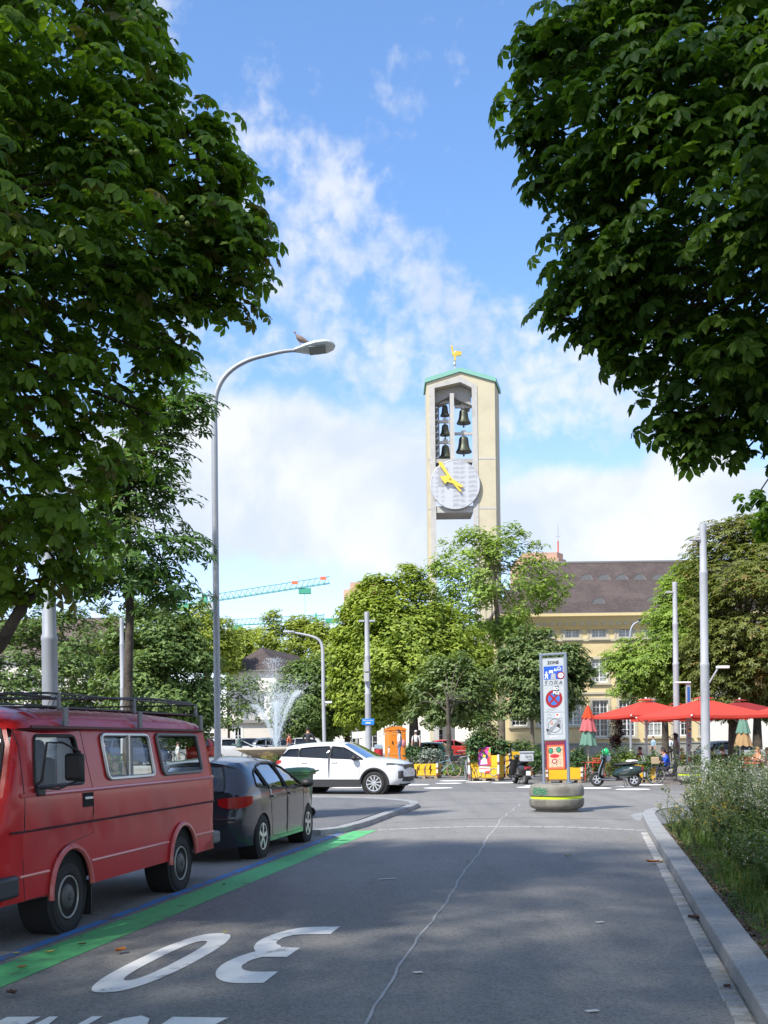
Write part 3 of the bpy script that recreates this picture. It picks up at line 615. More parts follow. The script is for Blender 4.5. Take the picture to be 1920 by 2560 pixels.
# --- pink high-rises
m_pink = M('pink concrete panels', (.52,.33,.24), .9, var=.08, vs=.2); m_pink2 = M('orange concrete panels', (.55,.27,.15), .9, var=.08, vs=.2)
def block_tower(u0, u1, vtop, Yd, step, label, mast=False):
    a, b = P(u0, vtop, Yd), P(u1, vtop, Yd); zt = a.z; L = b.x-a.x
    t = thing('high_rise', label, 'high rise', (a.x, Yd, 0), 0, 'pink high rises on the skyline')
    mb = MB(); mb.prism([(0,0),(L*.14,-1.2),(L*.82,-1.2),(L,3),(L,20),(0,20)], 0, zt-step, 'z'); mb.build('wall', m_pink, t, smooth=0)
    mb = MB(); mb.prism([(L*.13,0),(L*.80,0),(L*.95,4),(L*.95,18),(L*.13,18)], zt-step+.002, zt, 'z'); mb.build('roof_storey', m_pink, t, smooth=0)
    mb = MB(); mb.prism([(L*.45,-1.6),(L*.62,-1.6),(L*.62,0),(L*.45,0)], 0, zt-step-1.2, 'z'); mb.build('bay', m_pink2, t, smooth=0)
    for k in range(9):
        z = zt-step-3.3-k*2.9
        for f0, f1 in ((.02,.12),(.20,.40),(.66,.80)):
            mb = MB(); y = -1.24 if f0 > .13 else (-.62)
            mb.box((L*(f0+f1)/2, y, z), (L*(f1-f0), .3, 1.3)); mb.build('window', m_glass, t, smooth=0)
    if mast:
        x = P(mast, 1330, Yd).x-a.x; z1 = P(mast, 1302, Yd).z
        mb = MB(); mb.tube([(x, 6, zt-.2), (x, 6, zt+(z1-zt)*.45)], .28, 6); mb.k = 1; mb.tube([(x, 6, zt+(z1-zt)*.45), (x, 6, z1)], .16, 6); mb.tube([(x-.9,6,zt+(z1-zt)*.6),(x+.9,6,zt+(z1-zt)*.6)], .1, 5)
        mb.build('mast', [M('mast red', (.5,.10,.06), .6), m_steel], t)
    return t
block_tower(858, 990, 1456, 400, 2.6, 'pink high rise left of the bell tower, half behind the trees')
block_tower(1290, 1418, 1382, 420, 2.4, 'pink high rise with red and white mast right of the bell tower', 1401)
# --- cranes
m_crane = M('crane green', (.06,.34,.22), .5, var=.1)
def lattice(mb, a, b, h, n, r):
    a, b = Vector(a), Vector(b); up = Vector((0,0,h)); side = Vector((0,h*.5,0))
    mb.tube([a+up, b+up], r, 5); mb.tube([a+side, b+side], r, 5); mb.tube([a-side, b-side], r, 5)
    for k in range(n):
        p = a.lerp(b, k/n); q = a.lerp(b, (k+.5)/n); e = a.lerp(b, (k+1)/n)
        for sd in (side, -side): mb.tube([p+sd, q+up, e+sd], r*.6, 4)
def crane(px, vj, tip, tail, Yd, label):
    c = P(px, vj, Yd); t = thing('tower_crane', label, 'crane', (c.x, Yd, 0), 0, 'green cranes on the skyline')
    z = c.z; q = lambda u, v: (lambda p: (p.x-c.x, 0, p.z))(P(u, v, Yd))
    mb = MB()
    for k in range(int(z/2.4)):
        h = .9
        z0, z1 = k*2.4, k*2.4+2.4
        for a_, b_ in ((-h,-h),(h,-h),(h,h),(-h,h)): mb.tube([(a_,b_,z0),(a_,b_,z1)], .14, 4)
        mb.tube([(-h,-h,z0),(h,-h,z1)], .09, 4); mb.tube([(-h,h,z1),(h,h,z0)], .09, 4); mb.tube([(h,-h,z0),(h,h,z1)], .09, 4)
    mb.build('mast', m_crane, t, smooth=0)
    mb = MB(); lattice(mb, (0,0,z), q(*tip), 2.0, 22, .11); mb.build('jib', m_crane, t, smooth=0)
    mb = MB(); lattice(mb, q(*tail), (0,0,z), 1.6, 5, .16); tq = Vector(q(*tail)); mb.box(tq+Vector((2.5,0,-.6)), (4.5,1.6,1.6)); mb.build('counter_jib', m_crane, t, smooth=0)
    mb = MB(); mb.box((1.6,-.9,z-1.4), (1.6,1.6,2.2)); mb.build('cab', m_steel, t, smooth=0)
    mb = MB(); mb.box((0,0,z-3), (3.6,3.2,.4)); mb.build('platform', m_crane, t, smooth=0); mb = MB(); mb.box((0,0,z+1.), (1.4,1.2,3.2), taper=.4); mb.build('slewing_head', m_crane, t, smooth=0)
    tp = Vector(q(*tip))
    for f in ((.95, .72) if px < 600 else ()):
        p = Vector((0,0,z)).lerp(tp, f); mb = MB(); mb.box(p+Vector((0,-.3,1.7)), (1.7,.4,.9)); mb.build('flag_panel', M('signal orange', (.75,.16,.06), .6), t, smooth=0)
    p = Vector((0,0,z)).lerp(tp, .80); mb = MB(); mb.box(p+Vector((0,0,-1.2)), (3.6,1.6,1.6)); mb.tube([p, p+Vector((0,0,-26))], .05, 4); mb.build('trolley', m_crane, t, smooth=0)
crane(514, 1506, (824, 1458), (432, 1514), 330, 'green tower crane with orange tipped jib above the trees')
crane(790, 1552, (545, 1566), (812, 1548), 380, 'second green crane half hidden behind the treetops, its jib pointing left')
# ================================================================== TREES
def leaf_mat(name, dark, light, third=None, trl=.35, rough=.5, spec=.35):
    m = bpy.data.materials.new(name); m.use_nodes = True; n = NG(m.node_tree); b = m.node_tree.nodes['Principled BSDF']
    a = n.n('ShaderNodeAttribute', attribute_name='tone').outputs['Fac']
    c = n.mix(n.ss(a, 0., .85), (*dark, 1), (*light, 1))
    if third: c = n.mix(n.ss(a, .86, .93), c, (*third, 1))
    n.set(b.inputs['Base Color'], c); b.inputs['Roughness'].default_value = rough; b.inputs['Specular IOR Level'].default_value = spec
    t = n.n('ShaderNodeBsdfTranslucent', {0: n.mix(1., c, (1.25, 1.25, .55, 1), 'MULTIPLY')})
    mx = n.n('ShaderNodeMixShader', {0: trl, 1: b.outputs[0], 2: t.outputs[0]})
    n.set(m.node_tree.nodes['Material Output'].inputs[0], mx.outputs[0]); return m
lm_near = leaf_mat('chestnut leaves', (0.059,0.131,0.018), (0.182,0.316,0.035), (.15,.15,.035), .50)
lm_young = leaf_mat('young chestnut leaves', (0.050,0.112,0.025), (0.126,0.238,0.048), (.14,.15,.04), .4)
lm_dark = leaf_mat('dark leaves', (0.079,0.137,0.038), (0.194,0.281,0.086), None, .34)
lm_plane = leaf_mat('plane leaves', (0.144,0.220,0.030), (0.389,0.473,0.085), None, .42)
lm_lime = leaf_mat('lime leaves', (0.164,0.227,0.031), (0.390,0.452,0.086), None, .42)
lm_fresh = leaf_mat('fresh leaves', (0.141,0.233,0.037), (0.342,0.467,0.100), None, .42)
lm_mid = leaf_mat('grey green leaves', (0.098,0.158,0.051), (0.224,0.292,0.113), None, .34)
lm_brown = leaf_mat('browning chestnut leaves', (.095,.125,.026), (.215,.245,.062), (.27,.20,.07), .38)
lm_purple = leaf_mat('purple leaves', (.03,.016,.018), (.07,.035,.035), None, .25)
m_bark = M('bark', (.095,.078,.060), .95, var=.35, vs=3, bump=1., bs=18, c2=(.05,.042,.034), c2s=(.45,.62))
m_bark2 = M('pale bark', (.20,.165,.12), .95, var=.3, vs=2, bump=.8, bs=12, c2=(.13,.11,.085), c2s=(.45,.62))
def palmate(n=6, wid=.30, droop=.22):
    vs, fs = [], []
    for i in range(n):
        a = -R(118)+R(236)*i/(n-1); L = .5*(1-.28*abs(i-(n-1)/2)/((n-1)/2)); ca, sa = math.cos(a), math.sin(a)
        def q(r, w_, h): return (ca*r-sa*w_, sa*r+ca*w_, h)
        b = len(vs); ww = wid*L
        vs += [q(.02,0,0), q(L*.45,-ww*.62,-droop*L*.28+.02), q(L*.72,-ww*.95,-droop*L*.75), q(L,0,-droop*L*1.7), q(L*.72,ww*.95,-droop*L*.75), q(L*.45,ww*.62,-droop*L*.28+.02), q(L*.5,0,-droop*L*.45-.035)]
        fs += [(b,b+1,b+6),(b+1,b+2,b+6),(b+2,b+3,b+6),(b+3,b+4,b+6),(b+4,b+5,b+6),(b+5,b,b+6)]
    return np.array(vs, float), fs
PALM = palmate(6, .29, .30)
PALM_S = (np.array([(0,0,0)]+[p for i in range(5) for a in (-R(110)+R(220)*i/4,) for p in ((.30*math.cos(a-.30),.30*math.sin(a-.30),-.03),(.5*math.cos(a),.5*math.sin(a),-.13),(.30*math.cos(a+.30),.30*math.sin(a+.30),-.03))]), [(0,1+3*i,2+3*i,3+3*i) for i in range(5)])
DIAM = (np.array([(-.5,0,0),(0,-.28,.10),(.5,0,-.04),(0,.28,.10)]), [(0,1,2),(0,2,3)])
SPRIG = (np.array([(-.5,-.1,0),(-.12,-.36,.08),(.16,-.12,-.05),(-.2,.08,.05),(-.1,.0,.05),(.15,.34,.08),(.5,.14,-.08),(.2,-.12,.05)]), [(0,1,2,3),(4,7,6,5)])
def leaves_arr(pos, nrm, size, tpl):
    N = len(pos); tv, tf = tpl; k = len(tv)
    nrm = nrm/np.linalg.norm(nrm, axis=1, keepdims=True)
    r = nr.normal(size=(N,3)); x = r-nrm*np.sum(r*nrm, axis=1, keepdims=True); x /= np.linalg.norm(x, axis=1, keepdims=True); y = np.cross(nrm, x)
    Rm = np.stack([x, y, nrm], axis=2)*size[:,None,None]
    return (np.einsum('nij,kj->nki', Rm, tv)+pos[:,None,:]), Rm
def leaf_mesh(name, pos, nrm, size, tpl, tone, mat, par, kind='stuff'):
    V, _ = leaves_arr(pos, nrm, size, tpl); N, k = len(pos), len(tpl[0]); V = V.reshape(-1, 3)
    fl = np.array([len(f) for f in tpl[1]]*N, dtype=np.int32); ft = np.concatenate([np.array(f) for f in tpl[1]])
    li = (np.arange(N)[:,None]*k+ft[None,:]).reshape(-1).astype(np.int32); st_ = np.concatenate([[0], np.cumsum(fl)[:-1]]).astype(np.int32)
    me = bpy.data.meshes.new(name); me.vertices.add(len(V)); me.vertices.foreach_set('co', V.astype(np.float32).reshape(-1))
    me.loops.add(len(li)); me.loops.foreach_set('vertex_index', li); me.polygons.add(len(fl)); me.polygons.foreach_set('loop_start', st_); me.polygons.foreach_set('loop_total', fl)
    me.update(calc_edges=True); at = me.attributes.new('tone', 'FLOAT', 'POINT'); at.data.foreach_set('value', np.repeat(tone, k).astype(np.float32))
    me.materials.append(mat); o = bpy.data.objects.new(name, me); col.objects.link(o); o.parent = par
    if kind: o['kind'] = kind
    return o
def inside(poly, x, y):
    r = False; n = len(poly)
    for i in range(n):
        x1, y1 = poly[i]; x2, y2 = poly[(i+1) % n]
        if (y1 > y) != (y2 > y) and x < (x2-x1)*(y-y1)/(y2-y1)+x1: r = not r
    return r
def edge_d(poly, x, y):
    d = 1e9; n = len(poly)
    for i in range(n):
        ax, ay = poly[i]; bx, by = poly[(i+1) % n]; l = (bx-ax)**2+(by-ay)**2 or 1
        t = max(0, min(1, ((x-ax)*(bx-ax)+(y-ay)*(by-ay))/l)); d = min(d, math.hypot(x-ax-t*(bx-ax), y-ay-t*(by-ay)))
    return d
def clumps_in(polys, Y, Rm, n, rc, rej=.1, stray=0.):
    out = []; sz_ = Y/F
    for poly, share_, dy in polys:
        xs = [p[0] for p in poly]; ys = [p[1] for p in poly]; k = 0; tries = 0
        for q in range(int(n*share_*stray)):      # loose sprays that break the outline
            i = rnd.randrange(len(poly)); a, b = Vector(poly[i-1]), Vector(poly[i]); e = a.lerp(b, rnd.random()); t_ = (b-a).normalized(); nn = Vector((-t_.y, t_.x)); nn = -nn if inside(poly, *(e+nn*3)) else nn; e += nn*(rnd.uniform(-.3,.55) if Y > 15 else rnd.uniform(-1.0,-.05))*rc/sz_; out.append((P(e.x, e.y, Y+dy+rnd.uniform(-.4,.4)*rc), rc*rnd.uniform(.35,.6)))
        while k < n*share_ and tries < n*60:
            tries += 1; u, v = rnd.uniform(min(xs), max(xs)), rnd.uniform(min(ys), max(ys))
            if not inside(poly, u, v): continue
            d = edge_d(poly, u, v)*sz_
            if d < rc*rej: continue
            h = min(d*1.2, Rm); o = rnd.uniform(-1, 1); o = math.copysign(abs(o)**.6, o)*h
            p = P(u, v, Y+dy+o); out.append((p, rc*rnd.uniform(.7, 1.25))); k += 1
    return out
def crown(name, label, polys, Y, Rm, ncl, rc, per, size, tpl, mat, trunk, bark, limbs=14, group=None, name_='tree', cat='tree', flat=.55, up=.75, extra=None, leafn=0, seedtone=.5, lr=1., rej=.1, stray=0.):
    """trunk: list of (point, radius) from the ground up"""
    base = Vector(trunk[0][0]); t = thing(name, label, cat, base, 0, group)
    cl = clumps_in(polys, Y, Rm, ncl, rc, rej, stray)
    cen = np.array([c for c, r in cl]); cc = cen.mean(axis=0); cc[2] -= (cen[:,2].max()-cen[:,2].min())*.2
    pos, nrm, tone = [], [], []
    for c, r in cl:
        m = int(per*(r/rc)**2*rnd.uniform(.8, 1.2)); o = nr.normal(size=(m, 3)); o /= np.maximum(1, np.linalg.norm(o, axis=1, keepdims=True)/1.7)
        o = o*np.array([r*.72, r*.72, r*flat*.72]); p = np.array(c)+o; pos.append(p)
        od = p-cc; od /= np.linalg.norm(od, axis=1, keepdims=True)+1e-6
        nrm.append(od*.55+o/r*.5+np.array([0,0,up])+nr.normal(size=(m,3))*.30); tone.append(np.clip(nr.normal(seedtone, .22, m)+nr.normal(0,.10), 0, 1))
    pos = np.concatenate(pos); nrm = np.concatenate(nrm); tone = np.concatenate(tone); size_ = size*nr.uniform(.55, 1.3, len(pos))
    pos -= np.array(base)
    if leafn:      # the leaves that show largest become pieces of their own
        wp = pos+np.array(base); a = wp[:,0]/wp[:,1]*F; b = (H-wp[:,2])/wp[:,1]*F; u = a+b*ROLL+U0; v = b-a*ROLL+V0
        best = {}
        for i in np.argsort(wp[:,1]):
            if -20 < u[i] < 1940 and -20 < v[i] < 1700: best.setdefault((int(u[i]//34), int(v[i]//34)), i)
        pick = list(best.values()); rnd.shuffle(pick); pick = pick[:leafn]
        _, Rm_ = leaves_arr(pos[pick], nrm[pick], size_[pick], tpl); protos = []
        for q in range(5):
            me = bpy.data.meshes.new('leaf'); me.from_pydata([tuple(p) for p in tpl[0]], [], tpl[1]); at = me.attributes.new('tone', 'FLOAT', 'POINT'); at.data.foreach_set('value', [.25+.14*q]*len(tpl[0])); me.materials.append(mat); protos.append(me)
        for j, i in enumerate(pick):
            o = bpy.data.objects.new('leaf', protos[j % 5]); col.objects.link(o); o.parent = t
            o.matrix_local = Matrix(((*Rm_[j][0], pos[i][0]), (*Rm_[j][1], pos[i][1]), (*Rm_[j][2], pos[i][2]), (0,0,0,1)))
        keep = np.ones(len(pos), bool); keep[pick] = False; pos, nrm, size_, tone = pos[keep], nrm[keep], size_[keep], tone[keep]
    leaf_mesh('crown', pos, nrm, size_, tpl, tone, mat, t)
    mb = MB(); pts = [Vector(p)-base for p, r in trunk]; mb.tube(pts, [r for p, r in trunk], 10)
    top, rt = pts[-1], trunk[-1][1]; lo = pts[-2]; rb = trunk[-2][1]
    sel = rnd.sample(cl, min(limbs, len(cl)))
    for c, r in sel:
        c = Vector(c)-base; f = rnd.uniform(.25, 1.); a = lo.lerp(top, f); m = a.lerp(c, .5)+Vector((0, 0, (c-a).length*.10)); r0 = max(.02, (rb+(rt-rb)*f)*.5)*(1 if rnd.random() < 40/max(40,len(sel)) else .3)
        mb.tube([a, a.lerp(m, .5)+Vector((rnd.uniform(-.1,.1),)*3), m, c], [r0*lr, r0*.75*lr, r0*.5*lr, max(.008, r0*.16)], 6)
    mb.build('trunk', bark, t, smooth=60)
    return t, cl
# --- the two big chestnuts by the camera
L0p = [(-1000,1250),(-1250,700),(-1000,-100),(-500,-420),(0,-400),(300,-250),(390,-60),(425,30),(440,130),(480,170),(525,245),(575,300),(610,370),(625,440),(660,520),(672,590),(640,660),(660,735),(655,790),(610,790),(560,790),(500,800),(470,850),(490,920),(455,935),(405,985),(380,1080),(330,1190),(290,1290),(265,1380),(215,1460),(160,1500),(90,1490),(30,1540),(-200,1560),(-600,1450)]
bL = W(8.8,-8.2,.1)
tL, clL = crown('chestnut_tree', 'big dark horse chestnut with hanging palmate leaves filling the upper left', [(L0p,1.,0)], 10.0, 3.4, 620, .34, 26, .255, PALM, lm_near,
    [(bL,.36),(bL+Vector((.05,0,1.2)),.29),(bL+Vector((.25,0,2.6)),.25),(bL+Vector((.9,.1,4.6)),.16),(bL+Vector((1.6,.1,6.6)),.09)], m_bark, limbs=230, rej=.75, stray=.22, leafn=300, flat=.5, up=1.1, seedtone=.60)
mb = MB(); q = [bL+Vector((.1,0,1.0)), P(-120,1720,10.1), P(0,1612,10.0), P(52,1520,10.0), P(120,1440,10.2)]; mb.tube([p-bL for p in q], [.15,.10,.06,.05,.02], 9); mb.build('limb', m_bark, tL, smooth=60)
hk = None
for u, v, Y in ((128,622,7.6),(137,630,7.6),(150,618,7.6),(145,628,7.7),(328,381,8.2),(341,380,8.2),(455,545,8.4),(468,559,8.4),(345,30,8.5),(320,22,8.5),(338,48,8.4),(352,40,8.5)):
    if hk is None: mb = MB(); mb.ell((0,0,0), .019, 10, 8); hk = mb.build('chestnut_husk', M('husk', (.22,.27,.07), .7, var=.2, vs=40), tL); o = hk
    else: o = share(hk, 'chestnut_husk', tL)
    o.location = P(u, v, Y)-bL
R0p = [(1405,-60),(1500,-500),(1900,-900),(2500,-700),(3000,0),(3000,900),(2500,1350),(2050,1330),(1960,1190),(1880,1160),(1830,1165),(1790,1130),(1720,1150),(1690,1105),(1640,1100),(1610,1055),(1640,1010),(1610,960),(1570,920),(1525,935),(1500,880),(1450,860),(1380,830),(1345,810),(1345,700),(1365,630),(1395,560),(1345,480),(1320,470),(1330,420),(1300,350),(1290,280),(1285,170),(1290,70),(1330,40)]
R0b = [(1870,1240),(1920,1210),(2100,1200),(2200,1420),(1960,1430),(1930,1370),(1890,1340)]
bR = W(8.6,4.6,.1)
tR, clR = crown('chestnut_tree', 'big dark horse chestnut with dense leaves filling the upper right', [(R0p,1.,0),(R0b,.05,4)], 8.6, 3.2, 640, .30, 26, .225, PALM, lm_near,
    [(bR,.34),(bR+Vector((0,0,1.4)),.28),(bR+Vector((-.2,0,3.0)),.24),(bR+Vector((-.6,.1,5.)),.15),(bR+Vector((-1.,.1,7.)),.08)], m_bark, limbs=230, rej=.75, stray=.22, leafn=300, flat=.5, up=1.1, seedtone=.12)
# --- further chestnuts of the same avenue, beside and behind the camera; unseen, their crowns sized and thinned to shade the street
for (s, t_), rr_, lab in (((2.6,-8.2),(6.9,6.4,6.4),'unseen horse chestnut of the avenue left of the camera, put in for shade'), ((-7.5,-8.2),(7.0,6.4,6.6),'unseen horse chestnut of the avenue far behind on the left, put in for shade'), ((-2.2,4.8),(4.0,4.4,4.0),'unseen horse chestnut of the avenue right of the camera, put in for shade')):
    b = W(s, t_, .1); tt = thing('chestnut_tree', lab, 'tree', b)  # added tree, unseen, only for its shade
    n = 5200 if t_ < 0 else 2300; p = nr.normal(size=(n,3)); p /= np.linalg.norm(p, axis=1, keepdims=True); p *= (nr.uniform(.25,1,(n,1))**.45)*np.array(rr_); cpos = p+np.array([.6 if t_ < 0 else 0,0,10.4 if t_ < 0 else 8.2])
    wp = cpos+np.array(b); vis = (wp[:,1] > .3) & (np.abs(wp[:,0]) < .40*wp[:,1]+.5) & (wp[:,2] < 2.3+.70*wp[:,1]); cpos = cpos[~vis]; n = len(cpos)
    leaf_mesh('crown', cpos, (cpos-np.array([0,0,8.2]))*.1+np.array([0,0,1.])+nr.normal(size=(n,3))*.3, .55*nr.uniform(.7,1.2,n), PALM_S, nr.uniform(0,.8,n), lm_near, tt)
    mb = MB(); mb.tube([(0,0,0),(0,0,2.5),(.2,0,5),(.3,0,9)], [.34,.27,.2,.06], 10); mb.build('trunk', m_bark, tt, smooth=60)
def TR(u, Y, vs_, r0, lean=0., z0=0.):     # trunk at pixel column u
    p0 = P(u, 1855, Y); p0.z = z0; n = len(vs_); out = [(p0, r0*1.15)]
    for i, (uu, v) in enumerate(vs_): out.append((P(uu, v, Y), r0*(1-.55*(i+1)/n)))
    return out
# --- young chestnut behind the van
Y1p = [(395,940),(450,925),(500,950),(528,990),(525,1050),(470,1060),(440,1110),(445,1160),(470,1240),(480,1260),(430,1290),(470,1330),(505,1375),(480,1410),(430,1395),(410,1425),(470,1490),(470,1530),(400,1500),(350,1540),(290,1500),(200,1500),(150,1450),(190,1370),(230,1300),(250,1180),(300,1050)]
crown('young_chestnut_tree', 'slender young chestnut tree with thin straight trunk behind the red van', [(Y1p,1.,0)], 21., 1.7, 120, .40, 20, .34, PALM_S, lm_young, TR(317,21,[(320,1700),(325,1540),(322,1380),(318,1250),(330,1000)],.10,z0=.1), m_bark, limbs=34, up=1.1, lr=.8)
# --- trees round the square
TB = 'trees round the square'
def sq_tree(label, poly, Y, ncl, rc, per, size, mat, trunk, Rm=3.2, bark=m_bark, limbs=14, tpl=SPRIG, name='plane_tree', **k):
    return crown(name, label, [(poly,1.,0)], Y, Rm, ncl, rc, per, size, tpl, mat, trunk, bark, limbs, TB, stray=.45, **k)
sq_tree('large dark green tree at the far left edge behind the red van', [(-190,1440),(40,1490),(180,1545),(255,1530),(290,1610),(285,1740),(262,1830),(200,1850),(130,1800),(70,1850),(-190,1850)], 68, 200, .85, 120, .34, lm_dark, TR(140,68,[(150,1790),(185,1740),(170,1600)],.26,z0=PZ), limbs=10, name='lime_tree', tpl=SPRIG)
sq_tree('round dark green tree between the van roof rack and the tall lamp post', [(270,1570),(330,1525),(400,1500),(455,1525),(490,1580),(520,1650),(530,1740),(515,1820),(480,1840),(430,1855),(330,1870),(280,1820),(250,1700)], 62, 180, .75, 120, .32, lm_dark, TR(345,62,[(345,1790),(380,1700),(390,1600)],.22,z0=PZ), name='lime_tree')
sq_tree('yellow green tree peeping over the dark trees left of the lamp post', [(430,1560),(470,1530),(520,1515),(560,1560),(600,1620),(580,1690),(500,1660),(440,1620)], 118, 70, 1.1, 110, .46, lm_lime, TR(520,118,[(520,1760),(520,1640)],.3,z0=PZ))
sq_tree('yellow green plane tree behind the dark roofed villa, just right of the lamp post', [(550,1640),(560,1590),(600,1572),(650,1585),(690,1600),(700,1650),(690,1720),(620,1670),(570,1680)], 145, 70, 1.2, 110, .52, lm_lime, TR(610,145,[(610,1760),(612,1650)],.35,z0=PZ))
sq_tree('highest yellow green plane tree between crane and curved street lamp', [(640,1590),(665,1545),(700,1535),(745,1552),(770,1552),(790,1590),(790,1690),(740,1730),(680,1690)], 140, 80, 1.15, 110, .5, lm_lime, TR(715,140,[(715,1760),(712,1640)],.35,z0=PZ))
sq_tree('yellow green plane tree left of the pink high rise', [(775,1590),(800,1556),(840,1575),(880,1600),(895,1690),(870,1770),(810,1760),(775,1700)], 125, 80, 1.1, 110, .48, lm_lime, TR(830,125,[(830,1800),(828,1680)],.35,z0=PZ))
sq_tree('small open tree in front of the white villa, left of the fountain', [(508,1730),(535,1695),(585,1690),(640,1690),(668,1735),(650,1770),(640,1805),(600,1780),(585,1835),(555,1810),(520,1800),(500,1765)], 72, 52, .55, 42, .27, lm_dark, TR(572,72,[(572,1830),(570,1740)],.10,z0=PZ), Rm=1.6, name='small_tree')
sq_tree('dark green tree behind the fountain jet', [(712,1690),(745,1660),(800,1650),(840,1690),(850,1790),(820,1845),(770,1850),(720,1835),(698,1790),(700,1740)], 80, 120, .85, 110, .33, lm_dark, TR(787,80,[(787,1810),(785,1730)],.24,z0=PZ))
sq_tree('shady tree behind the pole with the blue sign', [(800,1720),(850,1690),(900,1700),(940,1780),(930,1830),(860,1840),(800,1820),(785,1770)], 88, 70, .9, 110, .36, lm_plane, TR(868,88,[(868,1830),(865,1760)],.25,z0=PZ))
sq_tree('broad yellow green plane tree with stout dark trunk beside the orange cabin', [(845,1640),(862,1560),(880,1500),(925,1462),(945,1448),(985,1480),(1012,1432),(1040,1430),(1062,1470),(1095,1520),(1150,1560),(1195,1600),(1232,1680),(1232,1760),(1195,1800),(1130,1795),(1080,1780),(980,1790),(920,1815),(870,1800),(838,1720)], 76, 420, .85, 130, .35, lm_plane, TR(1036,76,[(1034,1800),(1028,1740),(1010,1640)],.36,z0=.3), Rm=5.5, limbs=20)
sq_tree('small dark green tree in front of the plane, over the left planters', [(1020,1720),(1060,1690),(1090,1640),(1120,1668),(1150,1625),(1175,1680),(1225,1690),(1205,1740),(1240,1800),(1180,1780),(1150,1812),(1120,1795),(1080,1822),(1050,1785),(1005,1800),(1040,1750)], 70, 95, .62, 60, .32, lm_mid, TR(1122,66,[(1122,1830),(1118,1740)],.17), Rm=1.8, name='small_tree')
M5 = [(1078,1460),(1082,1390),(1100,1352),(1128,1372),(1148,1338),(1172,1328),(1195,1318),(1215,1350),(1240,1332),(1262,1338),(1278,1312),(1296,1330),(1315,1345),(1332,1380),(1350,1360),(1356,1410),(1402,1412),(1424,1452),(1400,1490),(1410,1522),(1370,1512),(1340,1540),(1300,1600),(1230,1610),(1150,1575),(1095,1540)]
sq_tree('tall airy bright green tree rising in front of the bell tower', M5, 86, 165, .78, 62, .36, lm_fresh, TR(1253,86,[(1253,1750),(1253,1640),(1245,1560),(1235,1450),(1215,1370)],.30), Rm=3., bark=m_bark2, limbs=46, name='ash_tree', lr=.75)
sq_tree('grey green tree with pale trunk left of the zone sign', [(1252,1680),(1268,1612),(1300,1600),(1325,1570),(1362,1590),(1402,1578),(1425,1618),(1450,1625),(1448,1660),(1488,1692),(1440,1715),(1462,1752),(1420,1762),(1405,1805),(1352,1778),(1318,1800),(1296,1775),(1255,1790),(1275,1730)], 66, 180, .62, 92, .30, lm_mid, TR(1332,66,[(1330,1800),(1338,1720)],.13), bark=m_bark2, name='maple_tree')
sq_tree('bright chestnut tree with spreading low sprays before the yellow building', [(1532,1650),(1560,1612),(1610,1600),(1650,1525),(1690,1450),(1720,1412),(1760,1440),(1785,1560),(1760,1680),(1720,1745),(1650,1745),(1600,1728),(1545,1745),(1570,1700),(1528,1675)], 60, 190, .75, 60, .44, lm_fresh, TR(1664,60,[(1662,1790),(1665,1720),(1690,1580)],.20), tpl=PALM_S, name='chestnut_tree', up=1.1)
sq_tree('large browning chestnut tree at the right edge above the cafe', [(1722,1430),(1775,1335),(1850,1312),(1930,1292),(2080,1350),(2140,1600),(2060,1780),(1930,1775),(1880,1738),(1830,1785),(1775,1765),(1738,1650)], 54, 330, .75, 62, .44, lm_brown, TR(1838,54,[(1836,1790),(1840,1700),(1860,1560)],.34), Rm=4.5, tpl=PALM_S, name='chestnut_tree', up=1.1, limbs=20)
sq_tree('dark leaved chestnut low behind the red parasols', [(1790,1600),(1860,1610),(1950,1640),(1990,1760),(1930,1795),(1860,1770),(1800,1740),(1770,1680)], 62, 90, .75, 60, .42, lm_dark, TR(1893,62,[(1893,1800),(1890,1720)],.30), tpl=PALM_S, name='chestnut_tree')
# ================================================================== VEHICLES
m_black = M('black plastic', (.018,.018,.019), .55, var=.2, vs=8); m_rubber = M('tyre rubber', (.022,.021,.020), .85, var=.25, vs=12, bump=.3, bs=60)
m_rub2 = M('window rubber', (.012,.012,.013), .6); m_alloy = M('alloy wheel', (.62,.63,.64), .28, .85, var=.1, vs=8); m_chrome = M('chrome', (.6,.6,.6), .15, 1.)
m_seat = M('seat cloth', (.035,.034,.036), .9, var=.2, vs=6); m_under = M('underbody', (.012,.012,.012), .95)
m_red_l = M('tail light red', (.42,.012,.014), .12, spec=.7, coat=.6); m_clear_l = M('lamp glass', (.55,.57,.58), .1, .3, coat=.6); m_amber = M('amber lamp', (.65,.25,.03), .2, coat=.5)
m_plate = M('number plate', (.75,.75,.72), .4)
def clear_glass(name, tint, refl=.10, bl=.30):
    m = bpy.data.materials.new(name); m.use_nodes = True; n = NG(m.node_tree)
    lw = n.n('ShaderNodeLayerWeight', {0: bl}).outputs['Fresnel']
    mx = n.n('ShaderNodeMixShader', {0: n.m('ADD', n.m('MULTIPLY', lw, .75), refl*.4, clamp=True), 1: n.n('ShaderNodeBsdfTransparent', {0: (*tint, 1)}).outputs[0], 2: n.n('ShaderNodeBsdfGlossy', {0: (1,1,1,1), 1: .03}).outputs[0]})
    n.set(m.node_tree.nodes['Material Output'].inputs[0], mx.outputs[0]); return m
m_cglass = clear_glass('clear car glass', (.88,.92,.90), .02, .16); m_tglass = clear_glass('tinted car glass', (.22,.27,.27), .10, .2); m_dglass = clear_glass('privacy glass', (.05,.055,.06), .12, .22)
def dense(pts, step):
    out = [pts[0]]
    for a, b in zip(pts, pts[1:]):
        n = max(1, int(math.hypot(b[0]-a[0], b[1]-a[1])/step))
        out += [(a[0]+(b[0]-a[0])*k/n, a[1]+(b[1]-a[1])*k/n) for k in range(1, n+1)]
    return out
